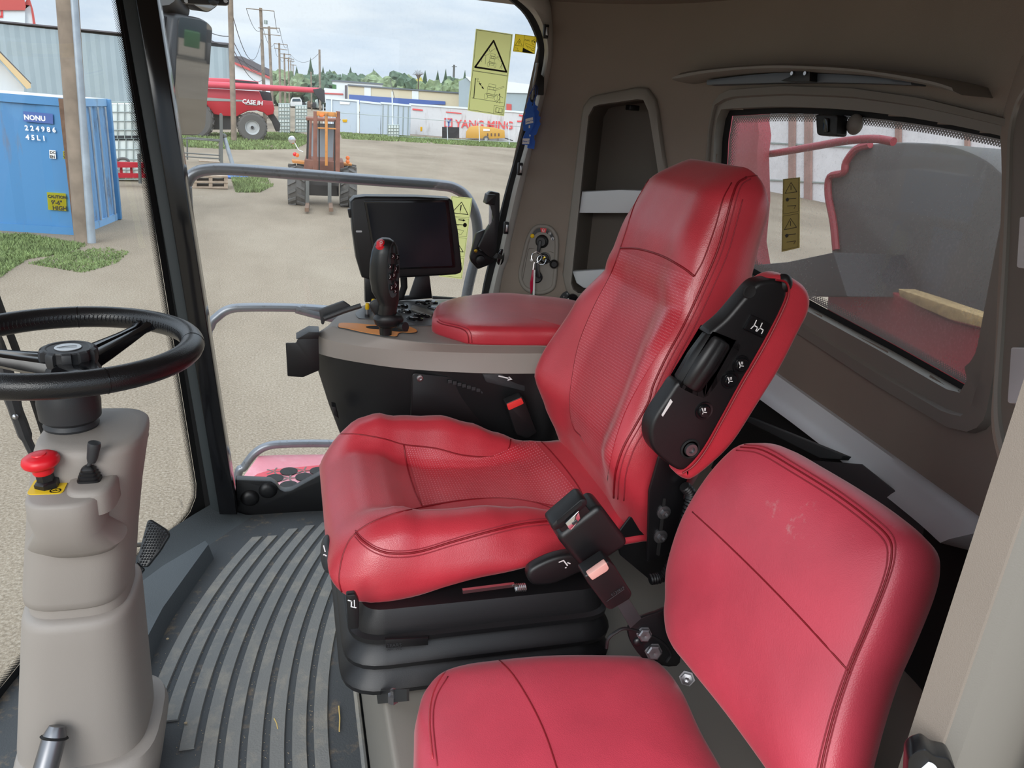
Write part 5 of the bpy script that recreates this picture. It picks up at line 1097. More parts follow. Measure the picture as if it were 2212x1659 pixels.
c3 = hit(WB, 1201, 569, .022)[0]; MB().tube([c2 + nI * .004, c2.lerp(c3, .5) + nI * .004, c3], .003, 8).build('cap_strap', 'black', sk); MB().lathe([(.012, -.008), (.013, .0), (.010, .006), (.008, .003), (0, .003)], c3, V((-.3, -1, 0)), 20).build('socket_cap', 'black', sk)
c4 = hit(WB, 1161, 598, .006)[0]; MB().lathe([(.017, 0), (.017, .004), (.014, .006), (0, .004)], c4, nI, 24).build('lower_socket', 'black', ip)
c5 = hit(WB, 1149, 561, .006)[0]; MB().lathe([(.0045, 0), (.0045, .002), (.002, .002), (.0018, .0005), (0, .0005)], c5, nI, 14).build('audio_jack', 'white', ip)
mb = MB(); mb.tube([hit(WB, x, y, .006)[0] for x, y in spline([(1130, 604), (1134, 580), (1140, 548), (1143, 538), (1150, 536), (1180, 540), (1197, 546)], 5)], .0008, 5); mb.build('groove', 'niche', pl_)
# keys hanging from the switch
kc_ = hit(WB, 1170, 524, .026)[0]; kr = thing('key_ring', kc_, 'ignition key with steel rings and a red fob hanging from the switch', 'keys')
def w_(x, y, o=.03): return hit(WB, x, y, o)[0]
MB().slab([w_(*p, .028) for p in rounded([(1166, 518), (1174, 518), (1172, 534), (1169, 546), (1163, 546), (1164, 532)], 3)], nI * -.006, .0015).build('ignition_key', 'black', kr)
for x, y, r_ in ((1163, 553, 11), (1175, 559, 10)):
    MB().tube([w_(x + r_ * math.cos(t), y + r_ * math.sin(t), .03 + .002 * math.sin(t)) for t in [2 * PI * i / 28 for i in range(28)]], .0009, 6, closed=True).build('split_ring', 'chrome', kr)
MB().slab([w_(*p, .024) for p in rounded([(1162, 553), (1168, 555), (1168, 580), (1172, 596), (1166, 600), (1160, 582)], 3)], nI * -.004, .001).build('spare_key', 'black', kr)
MB().tube([w_(1159, 563), w_(1157, 572), w_(1156, 580)], .0022, 8).build('swivel_clip', 'chrome', kr)
MB().slab([w_(*p, .026) for p in rounded([(1154, 577), (1158, 577), (1157, 620), (1150, 634), (1148, 610)], 4)], nI * -.004, .001).build('fob', 'fob', kr, label='red plastic fob')
MB().slab([w_(*p, .030) for p in rounded([(1157, 580), (1161, 580), (1160, 636), (1155, 638), (1156, 610)], 3)], nI * -.003, .001).build('clear_tag', 'white', kr, label='clear tag edge')
# rotary disconnect next to the backrest
rd = thing('rotary_switch', hit(WB, 1225, 660)[0], 'black numbered rotary switch half hidden by the seat back', 'switch')
MB().slab([hit(WB, x, y, .002)[0] for x, y in rounded([(1208, 664), (1209, 642), (1218, 630), (1236, 626), (1262, 634), (1262, 668)], 6)], nI * .008, .002).build('dial_plate', 'black', rd)
c = hit(WB, 1240, 646, .01)[0]; MB().lathe([(.018, 0), (.017, .010), (0, .011)], c, nI, 24).build('dial_knob', 'black_gloss', rd)
MB().slab([hit(WB, x, y, .03)[0] for x, y in ((1228, 656), (1231, 656), (1236, 642), (1233, 641))], nI * -.003).build('pointer', 'white', rd)
mb = MB(); uI = V((0, 0, 1)).cross(nI).normalized() * 1
for t_, x, y in (('0', 1222, 659), ('1', 1216, 652), ('2', 1216, 645), ('3', 1219, 638), ('4', 1226, 632)): mb.text(t_, hit(WB, x, y + 3, .0108)[0], uI, V((0, 0, 1)), .0062, .0001)
mb.text('MaxTrac', hit(WB, 1209, 663, .0108)[0], uI, V((0, 0, 1)), .0062, .0001); mb.build('numerals', 'white_ink', rd, smooth=0)

# ================================================================== decals on the side window
def decal(px, name, label, m, Y=2.146, cat='sticker'):
    q = Quad([onY(*p, Y) for p in px]).face(CAM); t = thing(name, q.p(.5, 1), label, cat)
    MB().add([q.p(*c) for c in ((0, 0), (1, 0), (1, 1), (0, 1))], [(0, 1, 2, 3)]).build('film', m, t, smooth=0); return q, t
def machine(q, mb, x, y, w, h, lw):                      # front view of a combine: tank, body, wheels, auger
    L = lambda pts, cl=False: q.line(mb, [(x + a * w, y + b * h) for a, b in pts], lw, .0008, cl)
    L([(.28, .0), (.62, .02), (.60, .18), (.27, .16)], True); L([(.24, .18), (.64, .2), (.64, .34), (.23, .32)], True); L([(.25, .34), (.62, .36), (.60, .62), (.22, .6)], True)
    L([(.2, .62), (.66, .62), (.66, .7), (.2, .7)], True); L([(.28, .72), (.56, .72), (.56, .84), (.28, .84)], True)
    for cx in (.13, .62):
        L([(cx, .66), (cx + .07, .64), (cx + .13, .68), (cx + .13, .92), (cx + .08, .97), (cx + .02, .95), (cx - .01, .88), (cx - .01, .72)], True)
    L([(.64, .26), (1.0, .02), (1.03, .08), (.66, .34)]); L([(.34, .2), (.34, .34)]); L([(.52, .2), (.52, .34)])
def person(q, mb, x, y, w, h, lw):
    L = lambda pts, k=1: q.line(mb, [(x + a * w, y + b * h) for a, b in pts], lw * k)
    q.circ(mb, x + .4 * w, y + .08 * h, .07 * w, None, 10, .6); L([(.42, .18), (.5, .36), (.45, .56)], 2.2); L([(.0, .12), (.4, .22), (.85, .38)], 1.2); L([(.45, .56), (.3, .75), (.15, .98)], 1.5); L([(.45, .56), (.56, .76), (.54, 1.0)], 1.5)
q, t = decal(((1028, 62), (1108, 74), (1089, 251), (1010, 239)), 'warning_sticker', 'tall pale yellow overhead power line warning sticker high on the window', 'decal_yellow')
mb = MB(); q.line(mb, [(.03, .012), (.97, .012), (.97, .985), (.03, .985)], .0009, closed=True); q.line(mb, [(.03, .5), (.97, .5)], .0009); q.line(mb, [(.03, .506), (.97, .506)], .0005)
q.line(mb, [(.50, .11), (.93, .455), (.08, .455)], .0045, closed=True)
machine(q, mb, .36, .265, .36, .165, .0005); person(q, mb, .72, .32, .14, .11, .0006)
q.line(mb, [(.24, .31), (.24, .38)], .0007); q.line(mb, [(.33, .29), (.34, .40)], .0007); q.line(mb, [(.24, .31), (.4, .28), (.5, .22)], .0004); q.line(mb, [(.42, .25), (.5, .22), (.56, .2)], .0005); q.line(mb, [(.36, .22), (.38, .25)], .0006); q.line(mb, [(.41, .215), (.42, .24)], .0006); q.line(mb, [(.66, .3), (.68, .33)], .0006)
q.line(mb, [(.12, .59), (.13, .83)], .0022); q.line(mb, [(.13, .6), (.2, .59), (.17, .63), (.24, .62), (.24, .64)], .0006); q.line(mb, [(.24, .645), (.36, .695)], .0014); q.fill(mb, [(.22, .635), (.30, .645), (.26, .665)]); q.fill(mb, [(.38, .705), (.30, .695), (.34, .675)])
machine(q, mb, .34, .63, .56, .20, .0006); person(q, mb, .72, .73, .22, .12, .0007); q.line(mb, [(.08, .835), (.93, .838)], .0009); q.line(mb, [(.70, .985), (.70, .885), (.97, .885)], .0008)
q.line(mb, [(.76, .905), (.84, .91), (.84, .965), (.76, .96)], .0009, closed=True); q.line(mb, [(.84, .91), (.92, .905), (.92, .96), (.84, .965)], .0009, closed=True); q.line(mb, [(.74, .912), (.74, .968), (.94, .968), (.94, .912)], .0007)
mb.build('print', 'decal_ink', t, smooth=0)
q, t = decal(((1113, 73), (1160, 79), (1155, 117), (1108, 111)), 'warning_sticker', 'small amber slope warning sticker at the window corner', 'decal_amber')
mb = MB(); q.line(mb, [(.02, .02), (.98, .02), (.98, .98), (.02, .98)], .0007, closed=True); q.line(mb, [(.43, .02), (.43, .98)], .0007); q.line(mb, [(.22, .26), (.38, .64), (.07, .64)], .0009, closed=True); q.line(mb, [(.22, .38), (.22, .52)], .0016); q.circ(mb, .22, .58, .014, None, 8)
q.fill(mb, [(.43, .72), (.98, .97), (.43, .97)]); q.text(mb, 'MAX. 10%', .455, .33, .0066); q.circ(mb, .92, .32, .03, None, 10, 1.4); q.line(mb, [(.9, .18), (.82, .24), (.8, .36), (.84, .46), (.92, .48)], .0007); q.line(mb, [(.5, .44), (.72, .52), (.95, .60), (.92, .72), (.6, .6), (.5, .52)], .0006); q.line(mb, [(.58, .6), (.66, .7), (.74, .68)], .0008); q.line(mb, [(.78, .72), (.86, .82), (.95, .8)], .0008); q.line(mb, [(.06, .78), (.2, .78), (.2, .88)], .0006); q.line(mb, [(.06, .92), (.26, .92)], .0008)
mb.build('print', 'decal_ink', t, smooth=0)
q, t = decal(((975, 423), (1020, 428), (998, 603), (948, 597)), 'warning_sticker', 'tall yellow key warning sticker on the window behind the monitor', 'decal_yellow')
mb = MB()
for y0, y1 in ((.01, .24), (.255, .47), (.49, .72), (.74, .985)): q.line(mb, [(.04, y0), (.96, y0), (.96, y1), (.04, y1)], .0007, closed=True)
q.line(mb, [(.52, .06), (.9, .2), (.14, .2)], .002, closed=True); q.line(mb, [(.52, .1), (.52, .16)], .003); q.circ(mb, .52, .18, .022, None, 10, .3)
q.line(mb, [(.5, .275), (.72, .275)], .0024); q.fill(mb, [(.7, .26), (.82, .275), (.7, .29)]); q.circ(mb, .82, .33, .09, None, 14, .3); q.line(mb, [(.35, .335), (.8, .33)], .0022); q.line(mb, [(.5, .335), (.5, .35)], .0016); q.line(mb, [(.45, .39), (.8, .4), (.7, .45), (.5, .44)], .0009, closed=True)
q.line(mb, [(.52, .53), (.9, .66), (.14, .66)], .002, closed=True); q.line(mb, [(.5, .78), (.9, .8)], .0012); q.circ(mb, .6, .9, .1, .0012, 14, .3); mb.build('print', 'decal_ink', t, smooth=0)
# ================================================================== blue card air fresheners on cords
def freshener(px0, lab, dx, dy, Y, front):
    sc_x = 1
    T_ = [(1160, 212), (1163, 222), (1156, 232), (1158, 240), (1164, 247), (1155, 249), (1148, 243), (1143, 250)] 
    O = [(1143, 207), (1146, 219), (1151, 222), (1149, 228), (1154, 234), (1152, 241), (1157, 246), (1154, 253), (1157, 260), (1152, 270), (1150, 277), (1147, 283), (1143, 285), (1143, 292), (1145, 298), (1143, 314), (1128, 312), (1130, 297), (1133, 290), (1136, 284), (1131, 282), (1130, 275), (1129, 266), (1132, 258), (1131, 252), (1135, 246), (1134, 238), (1138, 232), (1138, 224), (1141, 218)]
    t = thing('air_freshener', onY(1143 + dx, 314 + dy, Y), lab, 'air freshener', 'blue card air fresheners on the pillar')
    n_ = V((-.15, -1, 0)).normalized(); p0 = onY(1143 + dx, 250 + dy, Y)
    P = [onP(x + dx, y + dy, p0, n_) for x, y in O]; MB().slab(P, n_ * -.0022).build('card', 'blue_card', t, smooth=20)
    if front:
        for pq, tx, s_ in (([(1135, 257), (1151, 253), (1152, 265), (1135, 269)], 'Little Trees', .0052), ([(1129, 299), (1144, 299), (1143, 311), (1128, 311)], 'New Car', .0062)):
            L = MB().slab([onP(x + dx, y + dy, p0 + n_ * .0004, n_) for x, y in pq], n_ * .0004).build('label_patch', 'white', t, smooth=0)
            a, b = onP(pq[3][0] + dx + 1.2, pq[3][1] + dy - 4, p0 + n_ * .0012, n_), onP(pq[2][0] + dx, pq[2][1] + dy - 4, p0 + n_ * .0012, n_); u = (b - a).normalized(); mb = MB(); mb.text(tx, a, u, n_.cross(u), s_, 0, 'LEFT', .1, .0001); mb.build('label_lettering', 'blue_card', t, smooth=0)
        mb = MB(); mb.slab([onP(x + dx, y + dy, p0 + n_ * .0004, n_) for x, y in ((1142, 271), (1145, 270), (1145, 276), (1142, 277))], n_ * .0003); mb.build('small_mark', 'white', t, smooth=0)
    a = onP(1143 + dx, 208 + dy, p0, n_); MB().tube([a, onY(1150 + dx, 195 + dy, Y), onY(1162, 185, 2.11), onY(1170, 172, 2.118)], .0009, 6).build('cord', 'cord', t)
    MB().tube([a, onY(1146 + dx, 200 + dy, Y), onY(1158, 178, 2.11), onY(1172, 168, 2.118)], .0009, 6).build('cord', 'cord', t)
freshener(0, 'front blue tree shaped air freshener card hanging by the window pillar', 0, 0, 2.06, True)
freshener(0, 'rear blue tree shaped air freshener card half hidden behind the front one', 11, 8, 2.085, False)
hk_ = thing('coat_hook', onY(1158, 190, 2.11), 'grey plastic hook on the pillar holding the blue air fresheners', 'hook')
MB().slab([onY(x, y, 2.105) for x, y in rounded([(1161, 136), (1165, 135), (1168, 160), (1176, 168), (1175, 206), (1154, 204), (1155, 175), (1160, 150)], 3)], (0, .02, 0), .003).build('hook_body', 'black', hk_)
MB().tube([onY(x, y, 2.098) for x, y in ((1162, 136), (1158, 160), (1153, 185), (1150, 215))], .003, 8).build('hook_edge', 'taupe_trim', hk_)
# ================================================================== the yard
m, nt, b = nodes_of('gravel'); MATS['gravel'] = m
tc = N(nt, 'ShaderNodeTexCoord'); b.inputs['Roughness'].default_value = 0.95; b.inputs['Specular IOR Level'].default_value = 0.15
def _noise(scale, det, rough=0.6, stretch=None):
    t = N(nt, 'ShaderNodeTexNoise', Scale=scale, Detail=det, Roughness=rough)
    if stretch:
        mp = N(nt, 'ShaderNodeMapping'); mp.inputs['Scale'].default_value = stretch; nt.links.new(tc.outputs['Object'], mp.inputs[0]); nt.links.new(mp.outputs[0], t.inputs['Vector'])
    else: nt.links.new(tc.outputs['Object'], t.inputs['Vector'])
    return t.outputs['Fac']
def _ramp(fac, *st):
    r = N(nt, 'ShaderNodeValToRGB'); nt.links.new(fac, r.inputs['Fac']); e = r.color_ramp.elements
    while len(e) < len(st): e.new(0.5)
    for q, (p, c) in zip(e, st): q.position = p; q.color = (*c, 1)
    return r.outputs['Color']
def _mix(f, a, c, mode='MIX'):
    x = N(nt, 'ShaderNodeMix', data_type='RGBA', blend_type=mode)
    if isinstance(f, float): x.inputs[0].default_value = f
    else: nt.links.new(f, x.inputs[0])
    nt.links.new(a, x.inputs[6]); nt.links.new(c, x.inputs[7]); return x.outputs[2]
base = _ramp(_noise(0.22, 6, 0.65, (1, 0.5, 1)), (0.34, srgb(112, 100, 88)), (0.48, srgb(143, 130, 115)), (0.66, srgb(168, 156, 140)))
peb = _ramp(_noise(48, 6, 0.8), (0.38, srgb(88, 78, 67)), (0.52, srgb(160, 147, 130)), (0.70, srgb(212, 204, 190)))
col = _mix(0.5, base, peb)
hs = N(nt, 'ShaderNodeHueSaturation', Saturation=1.12, Value=0.86); nt.links.new(col, hs.inputs['Color']); nt.links.new(hs.outputs['Color'], b.inputs['Base Color'])
bp = N(nt, 'ShaderNodeBump', Strength=0.5, Distance=0.02); nt.links.new(_noise(55, 5), bp.inputs['Height']); nt.links.new(bp.outputs['Normal'], b.inputs['Normal'])
MB().add([(-400, -200, GZ), (700, -200, GZ), (700, 700, GZ), (-400, 700, GZ)], [(0, 1, 2, 3)]).build('ground', 'gravel', kind='structure', smooth=0, at=(0, 0, GZ))
# ================================================================== outside: machine's own rails, platform, mirror
mat('rail_grey', srgb(122, 126, 132), 0.32, metal=0.5, dirt=srgb(84, 82, 80), dscale=40, damt=0.42)
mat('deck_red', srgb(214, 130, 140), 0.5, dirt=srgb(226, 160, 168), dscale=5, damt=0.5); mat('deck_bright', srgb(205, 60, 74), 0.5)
def rail(px, Y, r, name, label, zs=None):
    t = MB(); P = [onY(x, y, Y) for x, y in px]; t.tube(spline(P, 6), r, 14); return tag(t.build(name, 'rail_grey', smooth=180), label, 'handrail')
rail([(520, 1640), (455, 1100), (415, 600), (402, 420), (404, 394), (418, 376), (446, 367), (500, 366), (640, 376), (800, 389), (940, 399), (985, 408), (1012, 432), (1030, 480), (1030, 540), (1016, 600), (1004, 660), (960, 900), (920, 1200)], 2.48, .0175, 'handrail', 'long grey handrail loop rising behind the display monitor')
rail([(452, 1100), (448, 760), (455, 704), (470, 684), (496, 668), (540, 664), (640, 665), (720, 670), (800, 676)], 2.9, .0165, 'handrail', 'middle grey handrail outside beside the black windscreen post')
rail([(500, 1240), (512, 1040), (528, 1008), (552, 978), (580, 963), (620, 959), (690, 958), (800, 960)], 2.9, .0165, 'handrail', 'lowest grey handrail above the pink perforated step')
MB().tube([onY(x, y, 2.9) for x, y in ((640, 666), (700, 682), (740, 690))], .020, 12).build('rail_sleeve', 'rail_grey', bpy.data.objects['handrail.001'])
DK = [(512, 1046), (524, 1030), (558, 984), (600, 982), (760, 980), (1000, 990), (1000, 1120), (512, 1120)]
dz = -.16
dk = thing('service_step', onZ(600, 1030, dz), 'pink and red perforated metal step outside below the side window', 'step')
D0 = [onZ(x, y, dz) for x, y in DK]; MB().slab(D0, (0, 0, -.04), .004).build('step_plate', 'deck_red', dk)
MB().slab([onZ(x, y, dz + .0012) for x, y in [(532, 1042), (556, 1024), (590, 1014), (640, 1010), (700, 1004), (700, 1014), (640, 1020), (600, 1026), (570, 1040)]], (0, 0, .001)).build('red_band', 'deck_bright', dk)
for i, (x, y) in enumerate(((593, 1033), (624, 1018), (657, 1030), (688, 1017), (624, 1048))):
    c = onZ(x, y, dz + .003); MB().loft([sell(c + V((0, 0, z)), .032 * k, .032 * k, 2, 20) for z, k in ((-.004, 1), (.0015, 1.02), (.002, .95), (.002, .3))]).build('punched_hole', 'black_matte', dk)
for x, y in ((592, 1018), (656, 1016), (624, 1032)):
    c = onZ(x, y, dz + .003); mb = MB()
    for a in range(5): d = V((math.cos(a * 1.256), math.sin(a * 1.256), 0)); mb.ribbon([c + d * .006, c + d * .03], .006, V((0, 0, 1)))
    mb.build('grip_burr', 'niche', dk, smooth=0)
# mirrors
mat('mirror', (0.30, 0.29, 0.28), 0.02, metal=1.0)
def pane(px, p0, n): return [onP(x, y, p0, n) for x, y in px]
mi = thing('wing_mirror', onY(400, 290, 3.0), 'tall black door mirror outside the window showing the gravel yard', 'mirror')
mc = onY(410, 160, 3.0); mn = V((.80, -.58, -.066)).normalized()
H1 = rounded([(378, 28), (440, 40), (461, 56), (444, 280), (432, 294), (384, 292), (368, 270), (366, 120)], 12)
hs = MB().slab(pane(H1, mc, mn), mn * -.10, .012, 3); hs.build('mirror_housing', 'charcoal', mi)
MB().slab(pane(rounded([(343, 70), (352, 40), (378, 28), (372, 160), (364, 268), (350, 200)], 8), mc + mn * -.03, mn), mn * -.07, .01, 3).build('housing_side', 'charcoal', mi)
MB().slab(pane(rounded([(386, 36), (438, 44), (459, 58), (443, 276), (430, 291), (386, 290), (374, 270)], 10), mc + mn * .003, mn), mn * -.004).build('mirror_glass', 'mirror', mi, smooth=20)
MB().tube([onY(395, 30, 3.04), onY(380, 18, 3.02), onY(362, 0, 2.98), onY(350, -20, 2.9)], [.03, .034, .04, .045], 14).build('mirror_arm', 'charcoal', mi)
m2 = thing('wide_angle_mirror', onY(450, 20, 3.05), 'small wide angle mirror peeking out above the tall door mirror', 'mirror'); c2_ = onY(440, 10, 3.05)
O2 = [(400, -40), (480, -40), (476, 0), (470, 14), (452, 27), (438, 25), (414, 10), (404, -2)]
MB().slab(pane(rounded(O2, 6), c2_, mn), mn * -.06, .01, 3).build('mirror_housing', 'charcoal', m2); MB().slab(pane(rounded([(x + (2 if x < 440 else -2), y - 2) for x, y in O2], 6), c2_ + mn * .003, mn), mn * -.004).build('mirror_glass', 'mirror', m2, smooth=20)
rc = thing('roof_bracket', onY(440, 6, 2.0), 'black flat bracket with two screws at the top of the window', 'bracket')
rb = MB().slab([onY(x, y, 2.0) for x, y in rounded([(388, -40), (494, -40), (494, 8), (488, 11), (396, 7), (390, 2)], 3)], (0, .02, 0), .003).build('bracket_plate', 'black', rc)
for x in (402, 487): MB().lathe([(.005, 0), (.004, .003), (0, .003)], onY(x, 2, 1.999), (0, -1, 0), 12).build('screw', 'steel', rb)
MB().lathe([(.012, 0), (.012, .006), (0, .007)], onY(462, 0, 1.999), (0, -1, 0), 16).build('lens', 'black_gloss', rb)
# wiper outside the windscreen
wp = thing('windscreen_wiper', wsp(1.75, .1, -.05), 'black windscreen wiper arm and blade outside the glass at the left edge', 'wiper')
def onW(px, py, off=-.05):                               # on the windscreen's outer side
    r = ray(px, py); lo, hi = .1, 4.0
    for _ in range(50):
        m_ = (lo + hi) / 2; p = CAM + r.normalized() * m_
        if p.x - off > xw(min(p.y, 2.15), p.z) and p.y < 2.15: lo = m_
        else: hi = m_
    return CAM + r.normalized() * lo
MB().tube([onW(x, y) for x, y in spline([(-60, 500), (0, 664), (40, 770), (66, 845), (86, 905), (100, 950)], 4)], .008, 8).build('wiper_blade', 'black', wp)
MB().tube([onW(x, y, -.06) for x, y in spline([(-80, 640), (-20, 720), (10, 800), (32, 880), (44, 912), (58, 950), (76, 986)], 4)], [.016] * 12 + [.014] * 8 + [.010] * 5, 8).build('wiper_arm', 'charcoal', wp)
MB().ball(onW(33, 900, -.045), .006).build('pivot_rivet', 'steel', wp)
fen = thing('red_fender', onZ(10, 1650, -.3), 'corner of a red panel outside at the bottom left edge', 'body panel')
MB().slab([onY(x, y, 1.75) for x, y in rounded([(-60, 1615), (20, 1628), (40, 1645), (36, 1760), (-60, 1760)], 6)], (-.1, .25, 0), .01).build('panel', 'deck_red', fen)
MB().tube([onY(x, y, 1.745) for x, y in ((20, 1628), (42, 1646), (38, 1760))], .008, 8).build('edge_rubber', 'black_matte', fen)

# ================================================================== yard
class Wall:
    """upright plane facing the cab through a point on the ground"""
    def __init__(s, gx, gy, dist=None, nrm=None):
        if dist is None: s.o = ground(gx, gy)
        else: r = ray(gx, gy); k = dist / math.hypot(r.x, r.y); s.o = CAM + r * k; s.o.z = GZ
        d = V((s.o.x, s.o.y, 0)).normalized(); s.d = d if nrm is None else V((*nrm, 0)).normalized(); s.r = V((s.d.y, -s.d.x, 0)); s.k = math.hypot(s.o.x, s.o.y) / F
    def p(s, x, y, off=0.0): return onP(x, y, s.o + s.d * off, s.d)
    def P(s, px, off=0.0): return [s.p(x, y, off) for x, y in px]
    def slab(s, mb, px, t, off=0.0, bevel=0.0): return mb.slab(s.P(px, off), s.d * t, bevel)
    def m(s, n): return n * s.k                            # picture units to metres at this distance
    def base(s, x, y, off=0.0): p = s.p(x, y, off); return V((p.x, p.y, GZ))
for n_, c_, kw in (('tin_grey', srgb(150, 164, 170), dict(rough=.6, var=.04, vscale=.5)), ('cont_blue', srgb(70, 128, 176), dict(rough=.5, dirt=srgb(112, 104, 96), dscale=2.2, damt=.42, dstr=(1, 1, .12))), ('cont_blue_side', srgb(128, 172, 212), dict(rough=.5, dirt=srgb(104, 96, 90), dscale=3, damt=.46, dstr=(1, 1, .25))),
    ('rust', srgb(110, 86, 70), dict(rough=.9, var=.3)), ('wood_pole', srgb(132, 118, 104), dict(rough=.9, var=.25, vscale=3)), ('galv', srgb(158, 168, 178), dict(rough=.4, metal=.3, var=.15, vscale=4)), ('combine_red', srgb(176, 28, 44), dict(rough=.4)), ('combine_red_lt', srgb(196, 60, 76), dict(rough=.35)),
    ('tyre', srgb(92, 90, 88), dict(rough=.9, dirt=srgb(128, 120, 112), dscale=6, damt=.4)), ('rim', srgb(178, 180, 180), dict(rough=.5)), ('dark_gap', (0.03, .03, .032), dict(rough=.8)), ('white_wall', srgb(214, 220, 224), dict(rough=.7)), ('roof_dark', srgb(96, 92, 96), dict(rough=.8)), ('roof_red', srgb(188, 84, 80), dict(rough=.7)),
    ('ibc_white', srgb(210, 218, 214), dict(rough=.5)), ('cage', srgb(150, 160, 156), dict(rough=.4, metal=.4)), ('steel_frame', srgb(92, 94, 92), dict(rough=.6)), ('pallet_wood', srgb(160, 142, 124), dict(rough=.9, var=.2)), ('beige_wall', srgb(202, 192, 166), dict(rough=.8)), ('blue_band', srgb(70, 96, 158), dict(rough=.6)),
    ('cont_silver', srgb(178, 190, 202), dict(rough=.45, dirt=srgb(140, 142, 146), dscale=1.2, damt=.42, dstr=(1, 1, .2))), ('cont_white', srgb(200, 200, 202), dict(rough=.6, dirt=srgb(156, 146, 142), dscale=1.4, damt=.46, dstr=(1, 1, .15))), ('red_letter', srgb(214, 84, 84), dict(rough=.6)), ('fork_orange', srgb(196, 130, 62), dict(rough=.6, dirt=srgb(104, 78, 60), dscale=3, damt=.45)), ('fork_brown', srgb(128, 84, 70), dict(rough=.8, var=.25, vscale=4)),
    ('compressor', srgb(196, 150, 66), dict(rough=.5)), ('leaf_dark', srgb(84, 102, 84), dict(rough=.9, var=.4, vscale=.8)), ('leaf_mid', srgb(116, 130, 98), dict(rough=.9, var=.4, vscale=.8)), ('leaf_yellow', srgb(168, 160, 86), dict(rough=.9, var=.3, vscale=.8)), ('bark', srgb(90, 80, 72), dict(rough=.9)), ('grassy', srgb(118, 134, 84), dict(rough=.95, var=.3, vscale=1.5)), ('fascia', srgb(214, 186, 140), dict(rough=.7)), ('wire', (.05, .05, .055), dict(rough=.6)),  # leaf colours lightened, distance haze is put into them
    ('amber_lamp', srgb(240, 120, 50), dict(rough=.4)), ('tarp_blue', srgb(70, 110, 180), dict(rough=.7)), ('glass_dark', srgb(70, 84, 92), dict(rough=.15)), ('cab_glass', srgb(150, 160, 168), dict(rough=.15)), ('green_paint', srgb(60, 110, 60), dict(rough=.5)), ('shed_white', srgb(208, 204, 206), dict(rough=.8, var=.06, vscale=2)), ('shed_brown', srgb(142, 112, 104), dict(rough=.9, var=.15, vscale=2))):
    mat(n_, c_, **kw)
# ---- big grey shed
w_ = Wall(250, 200, 66); sh = thing('metal_shed', w_.base(250, 150), 'huge pale grey corrugated metal shed behind the blue container', 'building')
mb = MB(); a, b = w_.p(-420, 15), w_.p(497, 96); a.z = w_.p(100, 62).z; b.z = w_.p(497, 96).z; L = (b - a).length; nr = int(L / .3)
P = [];
for i in range(nr + 1): q = a.lerp(b, i / nr); P.append(V((q.x, q.y, GZ)) + w_.d * (.05 if i % 2 else 0))
mb.loft([P, [V((p.x, p.y, a.z)) for p in P]], caps=False, ring_closed=False); mb.build('wall_cladding', 'tin_grey', sh, smooth=0)
e0 = V((b.x, b.y, GZ)); MB().slab([e0, V((b.x, b.y, b.z)), V((b.x, b.y, b.z)) + w_.d * 16, e0 + w_.d * 16], w_.r * .12).build('end_wall', 'tin_grey', sh)
MB().box((b + e0) / 2 + w_.r * .05, (.35, .35, b.z - GZ)).build('corner_trim', 'roof_dark', sh)
MB().slab([a - w_.d * .12, b - w_.d * .12, b + w_.d * 16, a + w_.d * 16], (0, 0, .09)).build('roof', 'roof_dark', sh)
# ---- elevator far behind it
w_ = Wall(40, 180, 150); el = thing('grain_elevator', w_.base(40, 60), 'white grain elevator with red roofs rising over the grey shed', 'building')
w_.slab(MB(), [(-120, 20), (54, 20), (54, 160), (-120, 160)], 10).build('tower', 'white_wall', el); w_.slab(MB(), [(-140, -60), (40, -60), (56, 14), (54, 22), (-140, 22)], 10, -.3).build('tower_roof', 'roof_red', el)
w_.slab(MB(), [(54, 20), (68, 8), (75, 58), (75, 170), (54, 170)], 8, .5).build('annex', 'white_wall', el); w_.slab(MB(), [(52, 10), (62, -10), (72, 22), (78, 58), (72, 56), (66, 12)], 8, .3).build('annex_roof', 'roof_red', el)
mb = MB(); q = w_.P([(-4, 12), (4, 12), (4, 36), (-4, 36)], -.1); mb.ribbon(q, .3, -w_.d, 0, True); mb.build('wall_letter', 'red_letter', el, smooth=0)
# ---- small gabled building
w_ = Wall(20, 460, 30); gb = thing('gabled_garage', w_.base(0, 190), 'pale gabled garage with cream fascia at the upper left edge', 'building')
w_.slab(MB(), [(-200, 260), (-200, 40), (-6, 128), (52, 190), (52, 260), (52, 420), (-200, 420)], 6).build('front_wall', 'white_wall', gb)
w_.slab(MB(), [(-220, -20), (0, 114), (66, 181), (67, 190), (58, 192), (-2, 126), (-220, 0)], .5, -.35).build('fascia_board', 'fascia', gb)
w_.slab(MB(), [(-220, -26), (0, 110), (68, 180), (66, 182), (0, 115), (-220, -18)], 6.5, -.3).build('roof', 'roof_dark', gb)
